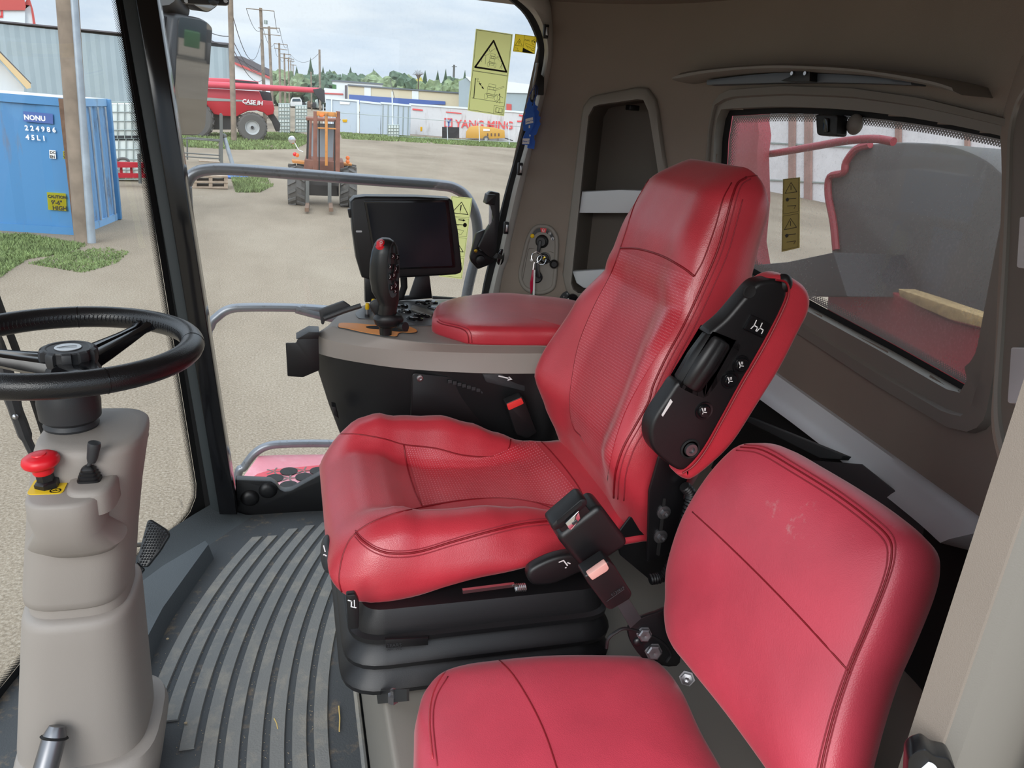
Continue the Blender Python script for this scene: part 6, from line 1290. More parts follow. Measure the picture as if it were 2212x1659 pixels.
# ---- blue shipping container
ca, cb, ccn = ground(-60, 494), ground(172, 508), ground(254, 474)
ca = cb + (ca - cb) * 1.0; hC = onP(172, 214, cb, V((cb.x, cb.y, 0))).z - GZ
ct_ = thing('blue_container', cb, 'rusty blue shipping container left behind the wooden pole', 'shipping container')
ux = (ca - cb).normalized(); uy = (ccn - cb).normalized(); LX, LY = 6.0, (ccn - cb).length
def cor(o, u, L, n, pitch=.42, dep=.045, z0=.12, z1=None):
    z1 = z1 or hC - .1; P = []; k = int(L / pitch)
    for i in range(k):
        for t, q in ((0, 0), (.3, 0), (.45, dep), (.8, dep), (.95, 0)): P.append(o + u * ((i + t) * pitch) + n * (-q))
    P.append(o + u * L); return MB().loft([[p + V((0, 0, z0)) for p in P], [p + V((0, 0, z1)) for p in P]], caps=False, ring_closed=False)
nX = V((ux.y, -ux.x, 0)); nX = nX if nX.dot(CAM - cb) > 0 else -nX; nY = V((uy.y, -uy.x, 0)); nY = nY if nY.dot(V((1, 0, 0))) > 0 else -nY
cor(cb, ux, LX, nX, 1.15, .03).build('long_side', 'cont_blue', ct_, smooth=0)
dr_ = cor(cb + uy * .08, uy, LY - .08, nY, .28, .05).build('door_end', 'cont_blue_side', ct_, smooth=0)  # door end gets a lighter copy of the blue, daylight put into its colour
mb = MB(); mb.slab([cb + V((0, 0, hC - .06)), cb + ux * LX + V((0, 0, hC - .06)), cb + ux * LX + uy * LY + V((0, 0, hC - .06)), cb + uy * LY + V((0, 0, hC - .06))], (0, 0, .06)); mb.build('roof', 'cont_white', ct_)
for q, m_ in ((cb, 'rust'), (cb + uy * LY, 'cont_blue'), (cb + ux * LX, 'cont_blue')): MB().box(q + V((0, 0, hC / 2)), (.16, .16, hC - .02), .01).build('corner_post', m_, ct_)
for z in (.07, hC - .07):
    MB().slab([cb + V((0, 0, z - .07)), cb + ux * LX + V((0, 0, z - .07)), cb + ux * LX + V((0, 0, z + .07)), cb + V((0, 0, z + .07))], nX * .03).build('side_rail', 'cont_blue', ct_); MB().slab([cb + V((0, 0, z - .07)), cb + uy * LY + V((0, 0, z - .07)), cb + uy * LY + V((0, 0, z + .07)), cb + V((0, 0, z + .07))], nY * .03).build('end_rail', 'cont_blue_side', ct_)
for t in (.25, .45, .65, .85): MB().tube([cb + uy * LY * t + nY * .07 + V((0, 0, .15)), cb + uy * LY * t + nY * .07 + V((0, 0, hC - .15))], .022, 8).build('lock_bar', 'galv', ct_)
def onC(x, y, off=.035): return onP(x, y, cb + nX * off, nX)
def ctext(t, x, y, hpx, m_, bold=0.0, name='lettering'):
    o = onC(x, y); u = -ux; v = V((0, 0, 1)); s_ = (onC(x, y - hpx) - o).length * 1.35; return MB().text(t, o, u, v, s_, 0, 'LEFT', 0, bold).build(name, m_, ct_, smooth=0)
mb = MB(); mb.add([onC(x, y, .032) for x, y in ((50, 240), (114, 246), (115, 268), (51, 262))], [(0, 1, 2, 3)]); mb.build('name_patch', 'blue_band', ct_, smooth=0)
ctext('NONU', 52, 258, 11, 'white_ink', .004); ctext('2 2 4 9 8 6', 54, 281, 11, 'white_ink', .004); ctext('4 5 L 1', 56, 301, 11, 'white_ink', .004)
mb = MB(); mb.add([onC(x, y, .034) for x, y in ((101, 415), (142, 418), (144, 456), (104, 453))], [(0, 1, 2, 3)]); mb.build('caution_plate', 'decal_amber', ct_, smooth=0)
ctext('CAUTION', 103.5, 427, 6.3, 'decal_ink', .004); ctext("9'-6\"", 111, 441, 9, 'decal_ink', .004); ctext('HIGH', 114, 453, 9, 'decal_ink', .004)
mb = MB(); mb.add([onC(x, y, .034) for x, y in ((106, 324), (120, 325), (121, 343), (107, 342))], [(0, 1, 2, 3)]); mb.build('white_plate', 'white', ct_, smooth=0)
mb = MB(); mb.add([onC(x, y, .034) for x, y in ((136, 326), (149, 327), (150, 344), (137, 343))], [(0, 1, 2, 3)]); mb.build('small_plate', 'decal_amber', ct_, smooth=0)
ctext('DC', 108, 332, 6, 'decal_ink', .003); ctext('EN', 108, 341, 6, 'decal_ink', .003); ctext('25', 138, 335, 6, 'decal_ink', .003); ctext('VV', 138, 343, 6, 'decal_ink', .003)
# ---- wooden pole with galvanised guard
w_ = Wall(190, 522); wp_ = thing('utility_pole', w_.base(180, 500), 'near weathered wooden pole with galvanised conduit in front of the blue container', 'utility pole')
g0 = w_.base(180, 500); t0 = w_.p(139, -90); MB().tube([g0, t0], [w_.m(17), w_.m(18)], 16).build('pole', 'wood_pole', wp_)
g1 = w_.base(197, 520) - w_.d * w_.m(12); t1 = w_.p(152, -90) - w_.d * w_.m(12); MB().tube([g1, g1.lerp(t1, .42)], [w_.m(8), w_.m(7.5)], 12).build('conduit_guard', 'galv', wp_); MB().tube([g1.lerp(t1, .40), t1], [w_.m(7), w_.m(7)], 12).build('conduit', 'galv', wp_)
# ---- stacked white tote tanks
def tote(W, x0, x1, y0, y1, label, group=None, dep=None, rows=4, cols=4, lid=False):
    P = W.P([(x0, y0), (x1, y0), (x1, y1), (x0, y1)]); wd = (P[1] - P[0]).length; t = thing('tote_tank', (P[2] + P[3]) / 2, label, 'tote tank', group); dep = dep or wd
    MB().slab([p.lerp(sum(P, V()) / 4, .05) + W.d * .04 for p in P], W.d * (dep - .08), min(.08, wd * .08), 2).build('bottle', 'ibc_white', t)
    mb = MB(); r_ = max(.014, W.m(.7))
    for o in (0, dep):
        for i in range(cols + 1): mb.tube([P[0].lerp(P[1], i / cols) + W.d * o, P[3].lerp(P[2], i / cols) + W.d * o], r_, 6)
        for i in range(rows + 1): mb.tube([P[0].lerp(P[3], i / rows) + W.d * o, P[1].lerp(P[2], i / rows) + W.d * o], r_, 6)
    for i in range(rows + 1):
        for k in (0, 1): mb.tube([P[k].lerp(P[3 - k], i / rows), P[k].lerp(P[3 - k], i / rows) + W.d * dep], r_, 6)
    mb.build('cage', 'cage', t)
    if lid: MB().slab([P[3] + (P[0] - P[3]) * .0, P[2], P[2] + V((0, 0, wd * .12)), P[3] + V((0, 0, wd * .12))], W.d * dep).build('pallet', 'dark_gap', t)
    return t
w_ = Wall(270, 392)
tote(w_, 238, 300, 222, 300, 'upper white caged tote tank right of the blue container', 'tote tanks beside the blue container', lid=True); tote(w_, 240, 304, 300, 388, 'lower white caged tote tank right of the blue container', 'tote tanks beside the blue container')
# red implement in front of them
ri = thing('red_implement', ground(282, 402), 'low red farm implement frame between container and window post', 'implement'); W2 = Wall(285, 404)
for px in ([(248, 350), (330, 352), (330, 362), (248, 362)], [(250, 374), (336, 376), (336, 384), (250, 384)]): W2.slab(MB(), px, .15).build('frame_bar', 'combine_red', ri)
for x in (258, 280, 303): W2.slab(MB(), [(x, 355), (x + 6, 355), (x + 8, 384), (x + 2, 384)], .1, .15).build('cross_bar', 'combine_red', ri)
MB().tube([W2.p(300, 332), W2.p(303, 396)], W2.m(3), 8).build('jack_post', 'steel_frame', ri); mb = MB(); mb.tube([W2.p(265 + 13 * math.cos(t), 350 + 8 * math.sin(t), .4) for t in [i * PI / 10 for i in range(20)]], W2.m(2.5), 8, closed=True); mb.build('wheel', 'tyre', ri)
# ---- red combine parked across the yard
w_ = Wall(545, 303); cbm = thing('combine_harvester', w_.base(545, 300), 'red combine harvester with a long unloading auger parked across the yard', 'combine')
def cp(px, t, off, name, m_, bevel=.05, smooth=30): return w_.slab(MB(), px, t, off, bevel).build(name, m_, cbm, smooth=smooth)
cp([(380, 188), (452, 191), (560, 197), (568, 216), (589, 219), (593, 235), (590, 247), (577, 250), (569, 243), (555, 239), (535, 240), (522, 246), (512, 252), (485, 251), (462, 247), (444, 226), (400, 224), (380, 224)], 2.4, .2, 'side_panel', 'combine_red', .08)
cp([(370, 168), (440, 167), (500, 170), (558, 176), (560, 192), (370, 186)], 2.2, .5, 'grain_tank', 'combine_red_lt', .08)
cp([(380, 210), (452, 211), (510, 215), (524, 216), (524, 219), (500, 219), (380, 216)], .03, .17, 'stripe', 'cage', 0)
mb = MB(); mb.text('CASE IH', w_.p(523, 222.5, .12), w_.r * 1.0 + V((0, 0, -.03)), V((0, 0, 1)), w_.m(10.5), 0, 'LEFT', .12, .012); mb.build('lettering', 'white_ink', cbm, smooth=0)
mb = MB(); mb.ribbon(w_.P([(530, 225.5), (556, 227)], .15), w_.m(1.4), -w_.d); mb.build('model_line', 'cage', cbm, smooth=0)
a, b = w_.p(452, 183, -.2), w_.p(690, 195.5, -.3); MB().tube([a + (a - b) * .2, a, b], [w_.m(6), w_.m(6), w_.m(5)], 16).build('auger_tube', 'combine_red_lt', cbm)
cp([(676, 193), (694, 190), (701, 195), (703, 222), (697, 221), (688, 212), (680, 203)], .5, -.5, 'auger_spout', 'dark_gap', .04)
mb = MB(); mb.slab(w_.P([(440, 228), (515, 250), (515, 270), (500, 280), (436, 280)], .6), w_.d * 1.6); mb.build('chassis', 'dark_gap', cbm)
cp([(560, 196), (585, 200), (588, 218), (566, 216)], 1.2, .8, 'engine_deck', 'dark_gap', .02); cp([(500, 172), (556, 177), (558, 181), (500, 177)], .3, .0, 'rail', 'dark_gap', 0)
def wheel(W, x, y, rx, ry, width, name, parent, off=0.0, lugs=18, rim_m='rim', rim_k=.48):
    c = W.p(x, y, off); R = W.m(ry); t = MB(); t.lathe([(R * .5, -width / 2), (R * .86, -width / 2), (R * .95, -width * .42), (R, -width * .25), (R, width * .25), (R * .95, width * .42), (R * .86, width / 2), (R * .5, width / 2), (R * .5, -width / 2)], c, W.d, 40, caps=False)
    u, v, d = frame_of(W.d)
    for i in range(lugs):
        for sgn in (-1, 1):
            th = 2 * PI * (i + (.5 if sgn > 0 else 0)) / lugs; e = u * math.cos(th) + v * math.sin(th); f = -u * math.sin(th) + v * math.cos(th)
            p0 = c + e * R; t.slab([p0 + d * (sgn * width * .02) - f * R * .03, p0 + d * (sgn * width * .45) + f * R * .10 - e * R * .05, p0 + d * (sgn * width * .45) + f * R * .17 - e * R * .05, p0 + d * (sgn * width * .02) + f * R * .04], e * R * .05)
    ty = t.build(name, 'tyre', parent, smooth=25); MB().lathe([(0, -width * .30), (R * .12, -width * .34), (R * .2, -width * .22), (R * rim_k * .8, -width * .2), (R * rim_k, -width * .45), (R * (rim_k + .04), -width * .5), (R * (rim_k + .05), 0)], c, W.d, 32).build('rim', rim_m, ty); MB().lathe([(0, -width * .4), (R * .1, -width * .4), (R * .12, -width * .3)], c, W.d, 16).build('hub', 'dark_gap', ty); return ty
wheel(w_, 545, 275, 28, 27, .55, 'rear_tyre', cbm, .15); wheel(w_, 418, 258, 40, 36, .8, 'front_tyre', cbm, .1)
cp([(575, 246), (590, 244), (606, 268), (604, 284), (596, 284), (588, 264)], 1.5, .6, 'straw_spreader', 'dark_gap', .04)
# ---- rack, pallet, tarp and scrap in the yard
rk = thing('steel_rack', ground(440, 352), 'open grey steel rack standing in the yard behind the handrail', 'rack'); w_ = Wall(440, 352)
def bar(W, a, b, r, off=0.0, o2=None, mb=None): return (mb or MB()).tube([W.p(*a, off), W.p(*b, off if o2 is None else o2)], W.m(r), 8)
for a, b, o in (((393, 298), (394, 356), 0), ((404, 296), (405, 352), 1.2), ((477, 302), (477, 358), 0), ((474, 300), (474, 352), 1.2)): bar(w_, a, b, 1.4, o).build('upright', 'steel_frame', rk)
for a, b, o in (((393, 299), (477, 305), 0), ((404, 297), (474, 302), 1.2), ((394, 330), (477, 336), 0), ((394, 338), (477, 343), 0), ((394, 352), (477, 356), 0)): bar(w_, a, b, 1.2, o).build('cross_bar', 'steel_frame', rk)
w_.slab(MB(), [(430, 347), (474, 350), (474, 354), (430, 352)], .6, .4).build('board', 'pallet_wood', rk)
po = thing('tall_post', w_.base(478, 355), 'square dark steel post standing next to the steel rack', 'post'); w_.slab(MB(), [(474, 246), (478, 244), (481, 248), (482, 357), (476, 357)], .15, -.2).build('post', 'steel_frame', po)
ap = thing('leaning_post', w_.base(495, 357), 'grey auger pipe leaning against the dark steel post', 'pipe'); MB().tube([w_.p(484, 294), w_.p(503, 358)], w_.m(4), 10).build('pipe', 'galv', ap); MB().ball(w_.p(484, 294), w_.m(5)).build('flange', 'steel_frame', ap)
rs = thing('red_bar', w_.base(410, 352), 'red steel bar lying under the steel rack', 'bar'); w_.slab(MB(), [(392, 351), (425, 356), (425, 361), (394, 356)], .2, -.5).build('bar', 'combine_red', rs)
pa = thing('wooden_pallet', ground(450, 408), 'stack of worn wooden pallets on the gravel below the handrail', 'pallets'); w_ = Wall(450, 408)
for y in (379, 391, 403): w_.slab(MB(), [(415, y), (492, y + 1), (493, y + 5), (416, y + 4)], 1.0, 0, .01).build('deck_board', 'pallet_wood', pa)
for x in (417, 451, 484):
    w_.slab(MB(), [(x, 381), (x + 8, 381), (x + 8, 406), (x, 406)], 1.0, .02).build('stringer', 'pallet_wood', pa)
tp = thing('blue_tarp', ground(505, 386), 'folded blue tarp lying by the pallets', 'tarp'); mb = MB(); c = ground(508, 385) + V((0, 0, .05)); mb.ball(c, (.45, .3, .09), 14, 8); mb.build('tarp', 'tarp_blue', tp)
# ---- timber light pole, row of power poles and wires
w_ = Wall(507, 303, None); lp = thing('lamp_pole', w_.base(505, 292), 'slim pale wooden pole standing before the red combine', 'utility pole'); MB().tube([w_.base(505, 292, -1.6), w_.p(496, -60, -1.6)], [w_.m(5), w_.m(4.6)], 12).build('pole', 'wood_pole', lp)
LPt = [w_.p(497, 12, -1.6), w_.p(499, 78, -1.6), w_.p(499, 95, -1.6)]
PT = []
for i, (xt, yt, xb, yb, D, arms, lab) in enumerate(((563, 17, 571, 200, 78, (((532, 18), (592, 24)), ((558, 60), (598, 62))), 'tallest power pole with a long cross arm, nearest of the row'), (581, 57, 588, 200, 92, (((568, 59), (604, 61)), ((566, 73), (606, 77))), 'second power pole of the row with two cross arms'),
    (603, 93, 605, 200, 118, (((592, 94), (621, 97)), ((592, 104), (621, 108))), 'third power pole of the row above the red auger'), (614, 115, 616, 200, 150, (((603, 116), (628, 118)), ((603, 124), (629, 127))), 'fourth power pole of the row above the red auger'), (623, 124, 625, 200, 185, (((614, 126), (635, 128)),), 'fifth power pole of the row, thin and distant'), (628, 130, 629, 200, 220, (((620, 131), (636, 133)),), 'sixth power pole of the row, near the trees'), (633, 139, 634, 200, 260, (((626, 140), (640, 141)),), 'farthest power pole of the row among the trees'))):
    w_ = Wall((xt + xb) / 2, 205, D); t = thing('power_pole', w_.base(xb, yb), lab, 'utility pole', 'power poles along the road'); MB().tube([w_.base(xb, yb), w_.p(xt, yt)], [.17, .13], 8).build('pole', 'wood_pole', t)
    for a, b in arms: w_.slab(MB(), [(a[0], a[1] - .8), (b[0], b[1] - .8), (b[0], b[1] + .8), (a[0], a[1] + .8)], .12, -.2).build('cross_arm', 'wood_pole', t)
    if i == 0: MB().cyl(w_.p(574, 52, -.3), w_.p(574, 44, -.3), .16).build('transformer', 'cage', t)
    PT.append([w_.p(*arms[0][0]), w_.p(*arms[0][1]), w_.p(xt, yt + 25)])
def wire(a, b, sag, lab, r=.022):
    P = []; 
    for i in range(15): t = i / 14; P.append(a.lerp(b, t) - V((0, 0, sag * 4 * t * (1 - t))))
    tag(MB().tube(P, r, 5).build('overhead_wire', 'wire'), lab, 'wire', 'overhead wires')
WL = 'thin overhead wire hanging between the poles against the cloudy sky'
far = Wall(360, 20, 50)
wire(LPt[0], PT[0][2] + V((0, 0, -1.6)), 2.2, WL); wire(LPt[1], PT[0][2] + V((0, 0, -4.2)), .8, WL); wire(LPt[2], PT[0][2] + V((0, 0, -5.0)), .8, WL); wire(far.p(380, 5), LPt[1], .5, WL); wire(far.p(400, 30), LPt[2], .5, WL)
for k in (0, 1):
    for i in range(4): wire(PT[i][k], PT[i + 1][k], 1.0, WL)
ex = Wall(690, 196, 110); sp2 = thing('bare_pole', ex.base(691, 196), 'lone bare wooden pole before the tree line', 'utility pole'); MB().tube([ex.base(692, 200), ex.p(690, 107)], [.16, .13], 8).build('pole', 'wood_pole', sp2)
wire(ex.p(690, 114), PT[3][1], 1.2, WL)
sp3 = thing('bare_pole', Wall(673, 196, 170).base(673, 196), 'short thin pole among the trees left of the lone bare pole', 'utility pole'); q_ = Wall(673, 196, 170); MB().tube([q_.base(673, 200), q_.p(672, 155)], .14, 8).build('pole', 'wood_pole', sp3)
# ---- gabled house behind the combine
w_ = Wall(545, 200, 95); hs_ = thing('white_house', w_.base(545, 190), 'white gabled building with dark roof and red trim behind the red combine', 'building')
w_.slab(MB(), [(460, 132), (507, 137), (560, 160), (584, 168), (584, 200), (584, 240), (460, 240)], 8).build('gable_wall', 'white_wall', hs_)
w_.slab(MB(), [(507, 134), (586, 167), (586, 172), (507, 139)], .3, -.4).build('red_trim', 'roof_red', hs_)
mb = MB(); mb.add(w_.P([(500, 122), (507, 122), (588, 168)], -.3) + w_.P([(545, 130), (586, 158)], 9), [(0, 1, 3), (1, 2, 4, 3)]); mb.slab(w_.P([(506, 121), (524, 122), (588, 152), (587, 168), (507, 134)], -.2), w_.d * .4); mb.build('roof', 'roof_dark', hs_, smooth=0)
# ---- far buildings, containers
w_ = Wall(930, 245, 135); lb = thing('beige_warehouse', w_.base(930, 240), 'long beige warehouse with pale pilasters and a blue band', 'building')
w_.slab(MB(), [(752, 184), (960, 199), (1140, 212), (1140, 260), (752, 240)], 12).build('wall_cladding', 'beige_wall', lb); w_.slab(MB(), [(751, 182), (960, 197), (1141, 210), (1141, 213), (960, 200), (751, 185)], 12.6, -.3).build('roof_edge', 'bluegrey', lb)
w_.slab(MB(), [(754, 204), (890, 214), (962, 219), (962, 226), (754, 224)], .2, -.25).build('blue_band', 'blue_band', lb)
for a, b in ((787, 801), (890, 904)): w_.slab(MB(), [(a, 188 + (a - 787) * .075), (b, 189 + (a - 787) * .075), (b, 215 + (a - 787) * .075), (a, 214 + (a - 787) * .075)], .2, -.15).build('pilaster', 'white_wall', lb)
w_ = Wall(770, 200, 165); tb_ = thing('white_store', w_.base(740, 200), 'white flat-roofed store with a teal corner behind the beige warehouse', 'building'); w_.slab(MB(), [(718, 174), (826, 182), (826, 230), (718, 225)], 10).build('wall_cladding', 'white_wall', tb_); w_.slab(MB(), [(718, 182), (726, 183), (726, 196), (718, 195)], .2, -.2).build('teal_door', 'green_paint', tb_); w_.slab(MB(), [(716, 172), (828, 180), (828, 183), (716, 175)], 10.5, -.3).build('roof_edge', 'bluegrey', tb_)
w_ = Wall(725, 220, 118); rd2 = thing('low_shop', w_.base(720, 220), 'low white shop with a red stripe left of the beige warehouse', 'building'); w_.slab(MB(), [(700, 190), (744, 194), (744, 225), (700, 222)], 6).build('wall_cladding', 'white_wall', rd2); w_.slab(MB(), [(700, 200), (741, 202), (741, 205), (700, 203)], .1, -.15).build('red_stripe', 'roof_red', rd2); w_.slab(MB(), [(745, 184), (751, 184), (751, 218), (745, 217)], 2, -.5).build('side_pillar', 'roof_dark', rd2)
w_ = Wall(1040, 250, 125); gs = thing('grey_hall', w_.base(1060, 240), 'pale grey gabled hall behind the tall yellow window sticker', 'building'); w_.slab(MB(), [(991, 195), (991, 176), (1006, 168), (1030, 172), (1150, 186), (1150, 270), (991, 240)], 9).build('wall_cladding', 'tin_grey', gs); w_.slab(MB(), [(1005, 165), (1030, 168), (1150, 183), (1150, 202), (1092, 200), (1030, 190)], .3, -.3).build('roof', 'white_wall', gs)
w_.slab(MB(), [(1094, 224), (1105, 225), (1105, 241), (1094, 240)], .1, -.15).build('door', 'roof_red', gs)
def box_cont(W, px, name, m_, label, dep=2.4, ribs=0, seams=()):
    t = thing(name, W.base((px[0][0] + px[1][0]) / 2, px[2][1]), label, 'shipping container'); W.slab(MB(), px, dep).build('shell', m_, t); (a, b, c, d) = px
    for i in range(ribs): f = (i + .5) / ribs; W.slab(MB(), [(a[0] + (b[0] - a[0]) * f - .8, a[1] + (b[1] - a[1]) * f + 2), (a[0] + (b[0] - a[0]) * f + .8, a[1] + (b[1] - a[1]) * f + 2), (d[0] + (c[0] - d[0]) * f + .8, d[1] + (c[1] - d[1]) * f), (d[0] + (c[0] - d[0]) * f - .8, d[1] + (c[1] - d[1]) * f)], .05, -.06).build('rib', 'cage', t)
    W.slab(MB(), [(a[0], a[1] - 2), (b[0], b[1] - 2), (b[0], b[1] + 2), (a[0], a[1] + 2)], .15, -.1).build('top_rail', 'white_wall', t)
    for x0, y0, x1, y1, x2 in seams: W.slab(MB(), [(x0, y0), (x2, y0 + .2), (x2 + (x1 - x0), y1), (x1, y1)], .1, -.12).build('corner_post', 'white_wall', t)
    return t
w_ = Wall(780, 288); c1_ = box_cont(w_, [(704, 212), (776, 218), (775, 288), (702, 284)], 'silver_container', 'cont_silver', 'silver container left of the pale corner post, behind the forklift', 2.4, 0, ((715, 214, 715, 286, 718), (771, 218, 771, 288, 776)))
w_.slab(MB(), [(739, 258), (750, 258), (749, 264), (741, 264)], .03, -.06).build('yellow_label', 'decal_amber', c1_); w_.slab(MB(), [(734, 219), (756, 221), (755, 226), (734, 225)], .03, -.06).build('top_label', 'white', c1_)
c2c = box_cont(w_, [(777, 219), (824, 224), (823, 290), (777, 288)], 'silver_container', 'cont_silver', 'smooth silver container between the pale post and the ribbed one', 2.4)
c3c = box_cont(w_, [(822, 222), (888, 228), (886, 293), (821, 290)], 'ribbed_container', 'cont_silver', 'silver container with dark vertical ribs behind the small white tote', 2.4, 6)
w_ = Wall(1000, 298.5); ym = box_cont(w_, [(884, 225), (1180, 246), (1180, 312), (884, 297)], 'white_container', 'cont_white', 'long dirty white container with red lettering', 2.4)
mb = MB(); uT = (w_.p(1080, 275, -.1) - w_.p(984, 272, -.1)).normalized(); mb.text('YANG MING', w_.p(983, 275, -.14), uT, V((0, 0, 1)), w_.m(21), 0, 'LEFT', 0, .02); mb.build('lettering', 'red_letter', ym, smooth=0)
mb = MB(); q = w_.P([(961, 256), (976, 257), (976, 274), (961, 273)], -.12); mb.ribbon(q, w_.m(2.2), -w_.d, 0, True); mb.build('logo_frame', 'red_letter', ym, smooth=0); mb = MB(); mb.ribbon(w_.P([(964, 258), (969, 265), (974, 258)], -.14), w_.m(2.4), -w_.d); mb.ribbon(w_.P([(969, 265), (969, 273)], -.14), w_.m(2.4), -w_.d); mb.build('logo_mark', 'blue_band', ym, smooth=0)
mb = MB(); mb.ribbon(w_.P([(964, 242), (996, 245)], -.12), w_.m(2), -w_.d); mb.ribbon(w_.P([(892, 236), (912, 238)], -.12), w_.m(3), -w_.d); mb.build('small_marking', 'red_letter', ym, smooth=0)
mb = MB(); mb.ribbon(w_.P([(1122, 249), (1130, 250), (1128, 262), (1118, 262)], -.12), w_.m(3), -w_.d); mb.build('edge_letter', 'red_letter', ym, smooth=0)
w_.slab(MB(), [(908, 274), (912, 274), (912, 283), (908, 283)], .03, -.05).build('yellow_tag', 'decal_amber', ym)
bd = thing('black_board', Wall(975, 299).base(975, 299), 'black board leaning against the long white container', 'board'); Wall(975, 300).slab(MB(), [(955, 274), (992, 275), (992, 299), (955, 298)], .1).build('board', 'dark_gap', bd)
w_ = Wall(1045, 304); cm = thing('yellow_compressor', w_.base(1045, 302), 'yellow trailer compressor parked in front of the long white container', 'compressor')
w_.slab(MB(), [(1007, 284), (1014, 274), (1030, 272), (1068, 276), (1090, 282), (1091, 298), (1060, 300), (1006, 298)], 1.3, 0, .02).build('canopy', 'compressor', cm); w_.slab(MB(), [(1044, 278), (1058, 279), (1058, 283), (1044, 283)], .03, -.05).build('white_badge', 'white', cm)
for x in (1052, 1060, 1068, 1076): w_.slab(MB(), [(x, 288), (x + 3, 288), (x + 3, 294), (x, 294)], .02, -.03).build('vent', 'rust', cm)
wheel(w_, 1050, 300, 6, 6, .2, 'tyre', cm, -.05, 0); bar(w_, (1090, 298), (1108, 304), 1, .5).build('tow_bar', 'dark_gap', cm)
rt = thing('red_trailer', Wall(1112, 306).base(1110, 306), 'small red trailer partly hidden by the window edge', 'trailer'); Wall(1112, 306).slab(MB(), [(1104, 297), (1116, 288), (1122, 284), (1130, 300), (1126, 306), (1106, 306)], .8, 0, .03).build('frame', 'combine_red', rt)
w_ = Wall(850, 298); tote(w_, 838, 862, 270, 297, 'small white tote tank standing alone before the ribbed container')
w_ = Wall(636, 290); tote(w_, 602, 626, 224, 255, 'upper tote of the left stack behind the red combine', 'stacked totes behind the combine', 1.2); tote(w_, 602, 626, 256, 287, 'lower tote of the left stack behind the red combine', 'stacked totes behind the combine', 1.2); tote(w_, 638, 663, 228, 256, 'upper tote of the right stack left of the forklift', 'stacked totes behind the combine', 1.2); tote(w_, 638, 663, 257, 285, 'lower tote of the right stack left of the forklift', 'stacked totes behind the combine', 1.2)
w_ = Wall(640, 228, 110); pk_ = thing('white_pickup', w_.base(640, 230), 'white pickup truck far away left of the forklift', 'pickup')
w_.slab(MB(), [(627, 222), (629, 214), (632, 211), (648, 211), (651, 215), (653, 222), (653, 230), (628, 230)], 3.5, 0, .1).build('body', 'white', pk_); w_.slab(MB(), [(632, 213), (648, 213), (650, 219), (631, 219)], .1, -.06).build('windscreen', 'glass_dark', pk_); w_.slab(MB(), [(629, 229), (633, 229), (633, 233), (629, 233)], .7, .2).build('tyre', 'tyre', pk_); w_.slab(MB(), [(648, 230), (652, 230), (652, 234), (648, 234)], .7, .2).build('tyre', 'tyre', pk_)
# scrap heap beyond
rr_ = random.Random(3)
sw2 = Wall(670, 235, 105)
for k in range(6):
    x, y = 656 + 5.5 * k, 224 - rr_.random() * 8; tag(sw2.slab(MB(), [(x - 4, 232), (x - 3, y), (x + 3, y - 2), (x + 5, 228), (x + 4, 233)], 1.2, rr_.random() * 2, .1).build('scrap_piece', ('dark_gap', 'cage', 'rust', 'pallet_wood')[k % 4]), 'grey and brown scrap piled far behind the forklift', 'scrap', 'scrap heap beyond the yard')
# ---- chain-link fence in front of the containers
w_ = Wall(900, 300); fc_ = thing('wire_fence', w_.base(900, 300), 'thin chain-link fence with pale posts before the containers', 'fence')
for x0, y0, y1 in ((849, 198, 300), (967, 246, 303), (700, 225, 290), (1036, 256, 306), (1100, 262, 312)): bar(w_, (x0 - 2, y0), (x0, y1), .9 if x0 != 849 else 1.3, -.8).build('post', 'white_wall', fc_)
for a, b in (((690, 240), (1130, 274)), ((690, 287), (1130, 308))): bar(w_, a, b, .5, -.85).build('line_wire', 'cage', fc_)
# ---- orange rough-terrain forklift
w_ = Wall(697, 446); fk = thing('orange_forklift', w_.base(697, 446), 'old orange rough-terrain forklift with tall mast parked on the gravel', 'forklift')
def fp_(px, t, off, name, m_, bevel=.01): return w_.slab(MB(), px, t, off, bevel).build(name, m_, fk, smooth=30)
for a, b in ((677, 686), (726, 735)): fp_([(a, 240), (b, 241), (b - 1, 372), (a - 1, 372)], .16, -.5, 'mast_rail', 'fork_brown')
for a, b in ((688, 691), (721, 724)): fp_([(a, 262), (b, 262), (b, 372), (a, 372)], .12, -.4, 'inner_mast', 'dark_gap')
fp_([(702, 243), (708, 243), (708, 358), (702, 358)], .12, -.55, 'lift_cylinder', 'fork_orange')
fp_([(684, 240), (728, 243), (728, 253), (684, 250)], .14, -.52, 'top_beam', 'fork_orange'); fp_([(690, 246), (700, 247), (699, 253), (691, 252)], .05, -.56, 'mast_lamp', 'amber_lamp'); fp_([(686, 275), (727, 277), (727, 280), (686, 278)], .1, -.5, 'cross_beam', 'fork_orange')
for (x0, x1), o, m_ in (((664, 668), .5, 'dark_gap'), ((669, 674), .3, 'fork_brown'), ((722, 727), .3, 'fork_brown'), ((729, 733), .5, 'dark_gap')): fp_([(x0, 258), (x1, 258), (x1 - 2, 350), (x0 - 3, 350)], .1, o, 'cab_post', m_)
fp_([(660, 254), (736, 258), (734, 264), (662, 260)], 1.4, .3, 'cab_roof', 'fork_brown'); fp_([(668, 266), (728, 268), (726, 340), (664, 340)], .02, 1.5, 'rear_window', 'cab_glass', 0)
fp_([(658, 345), (742, 350), (745, 372), (655, 370)], 1.5, .1, 'hood', 'fork_brown', .04); fp_([(630, 346), (662, 350), (662, 356), (632, 352)], .5, .2, 'left_fender', 'fork_orange'); fp_([(735, 352), (760, 354), (760, 358), (735, 358)], .5, .2, 'right_fender', 'fork_orange')
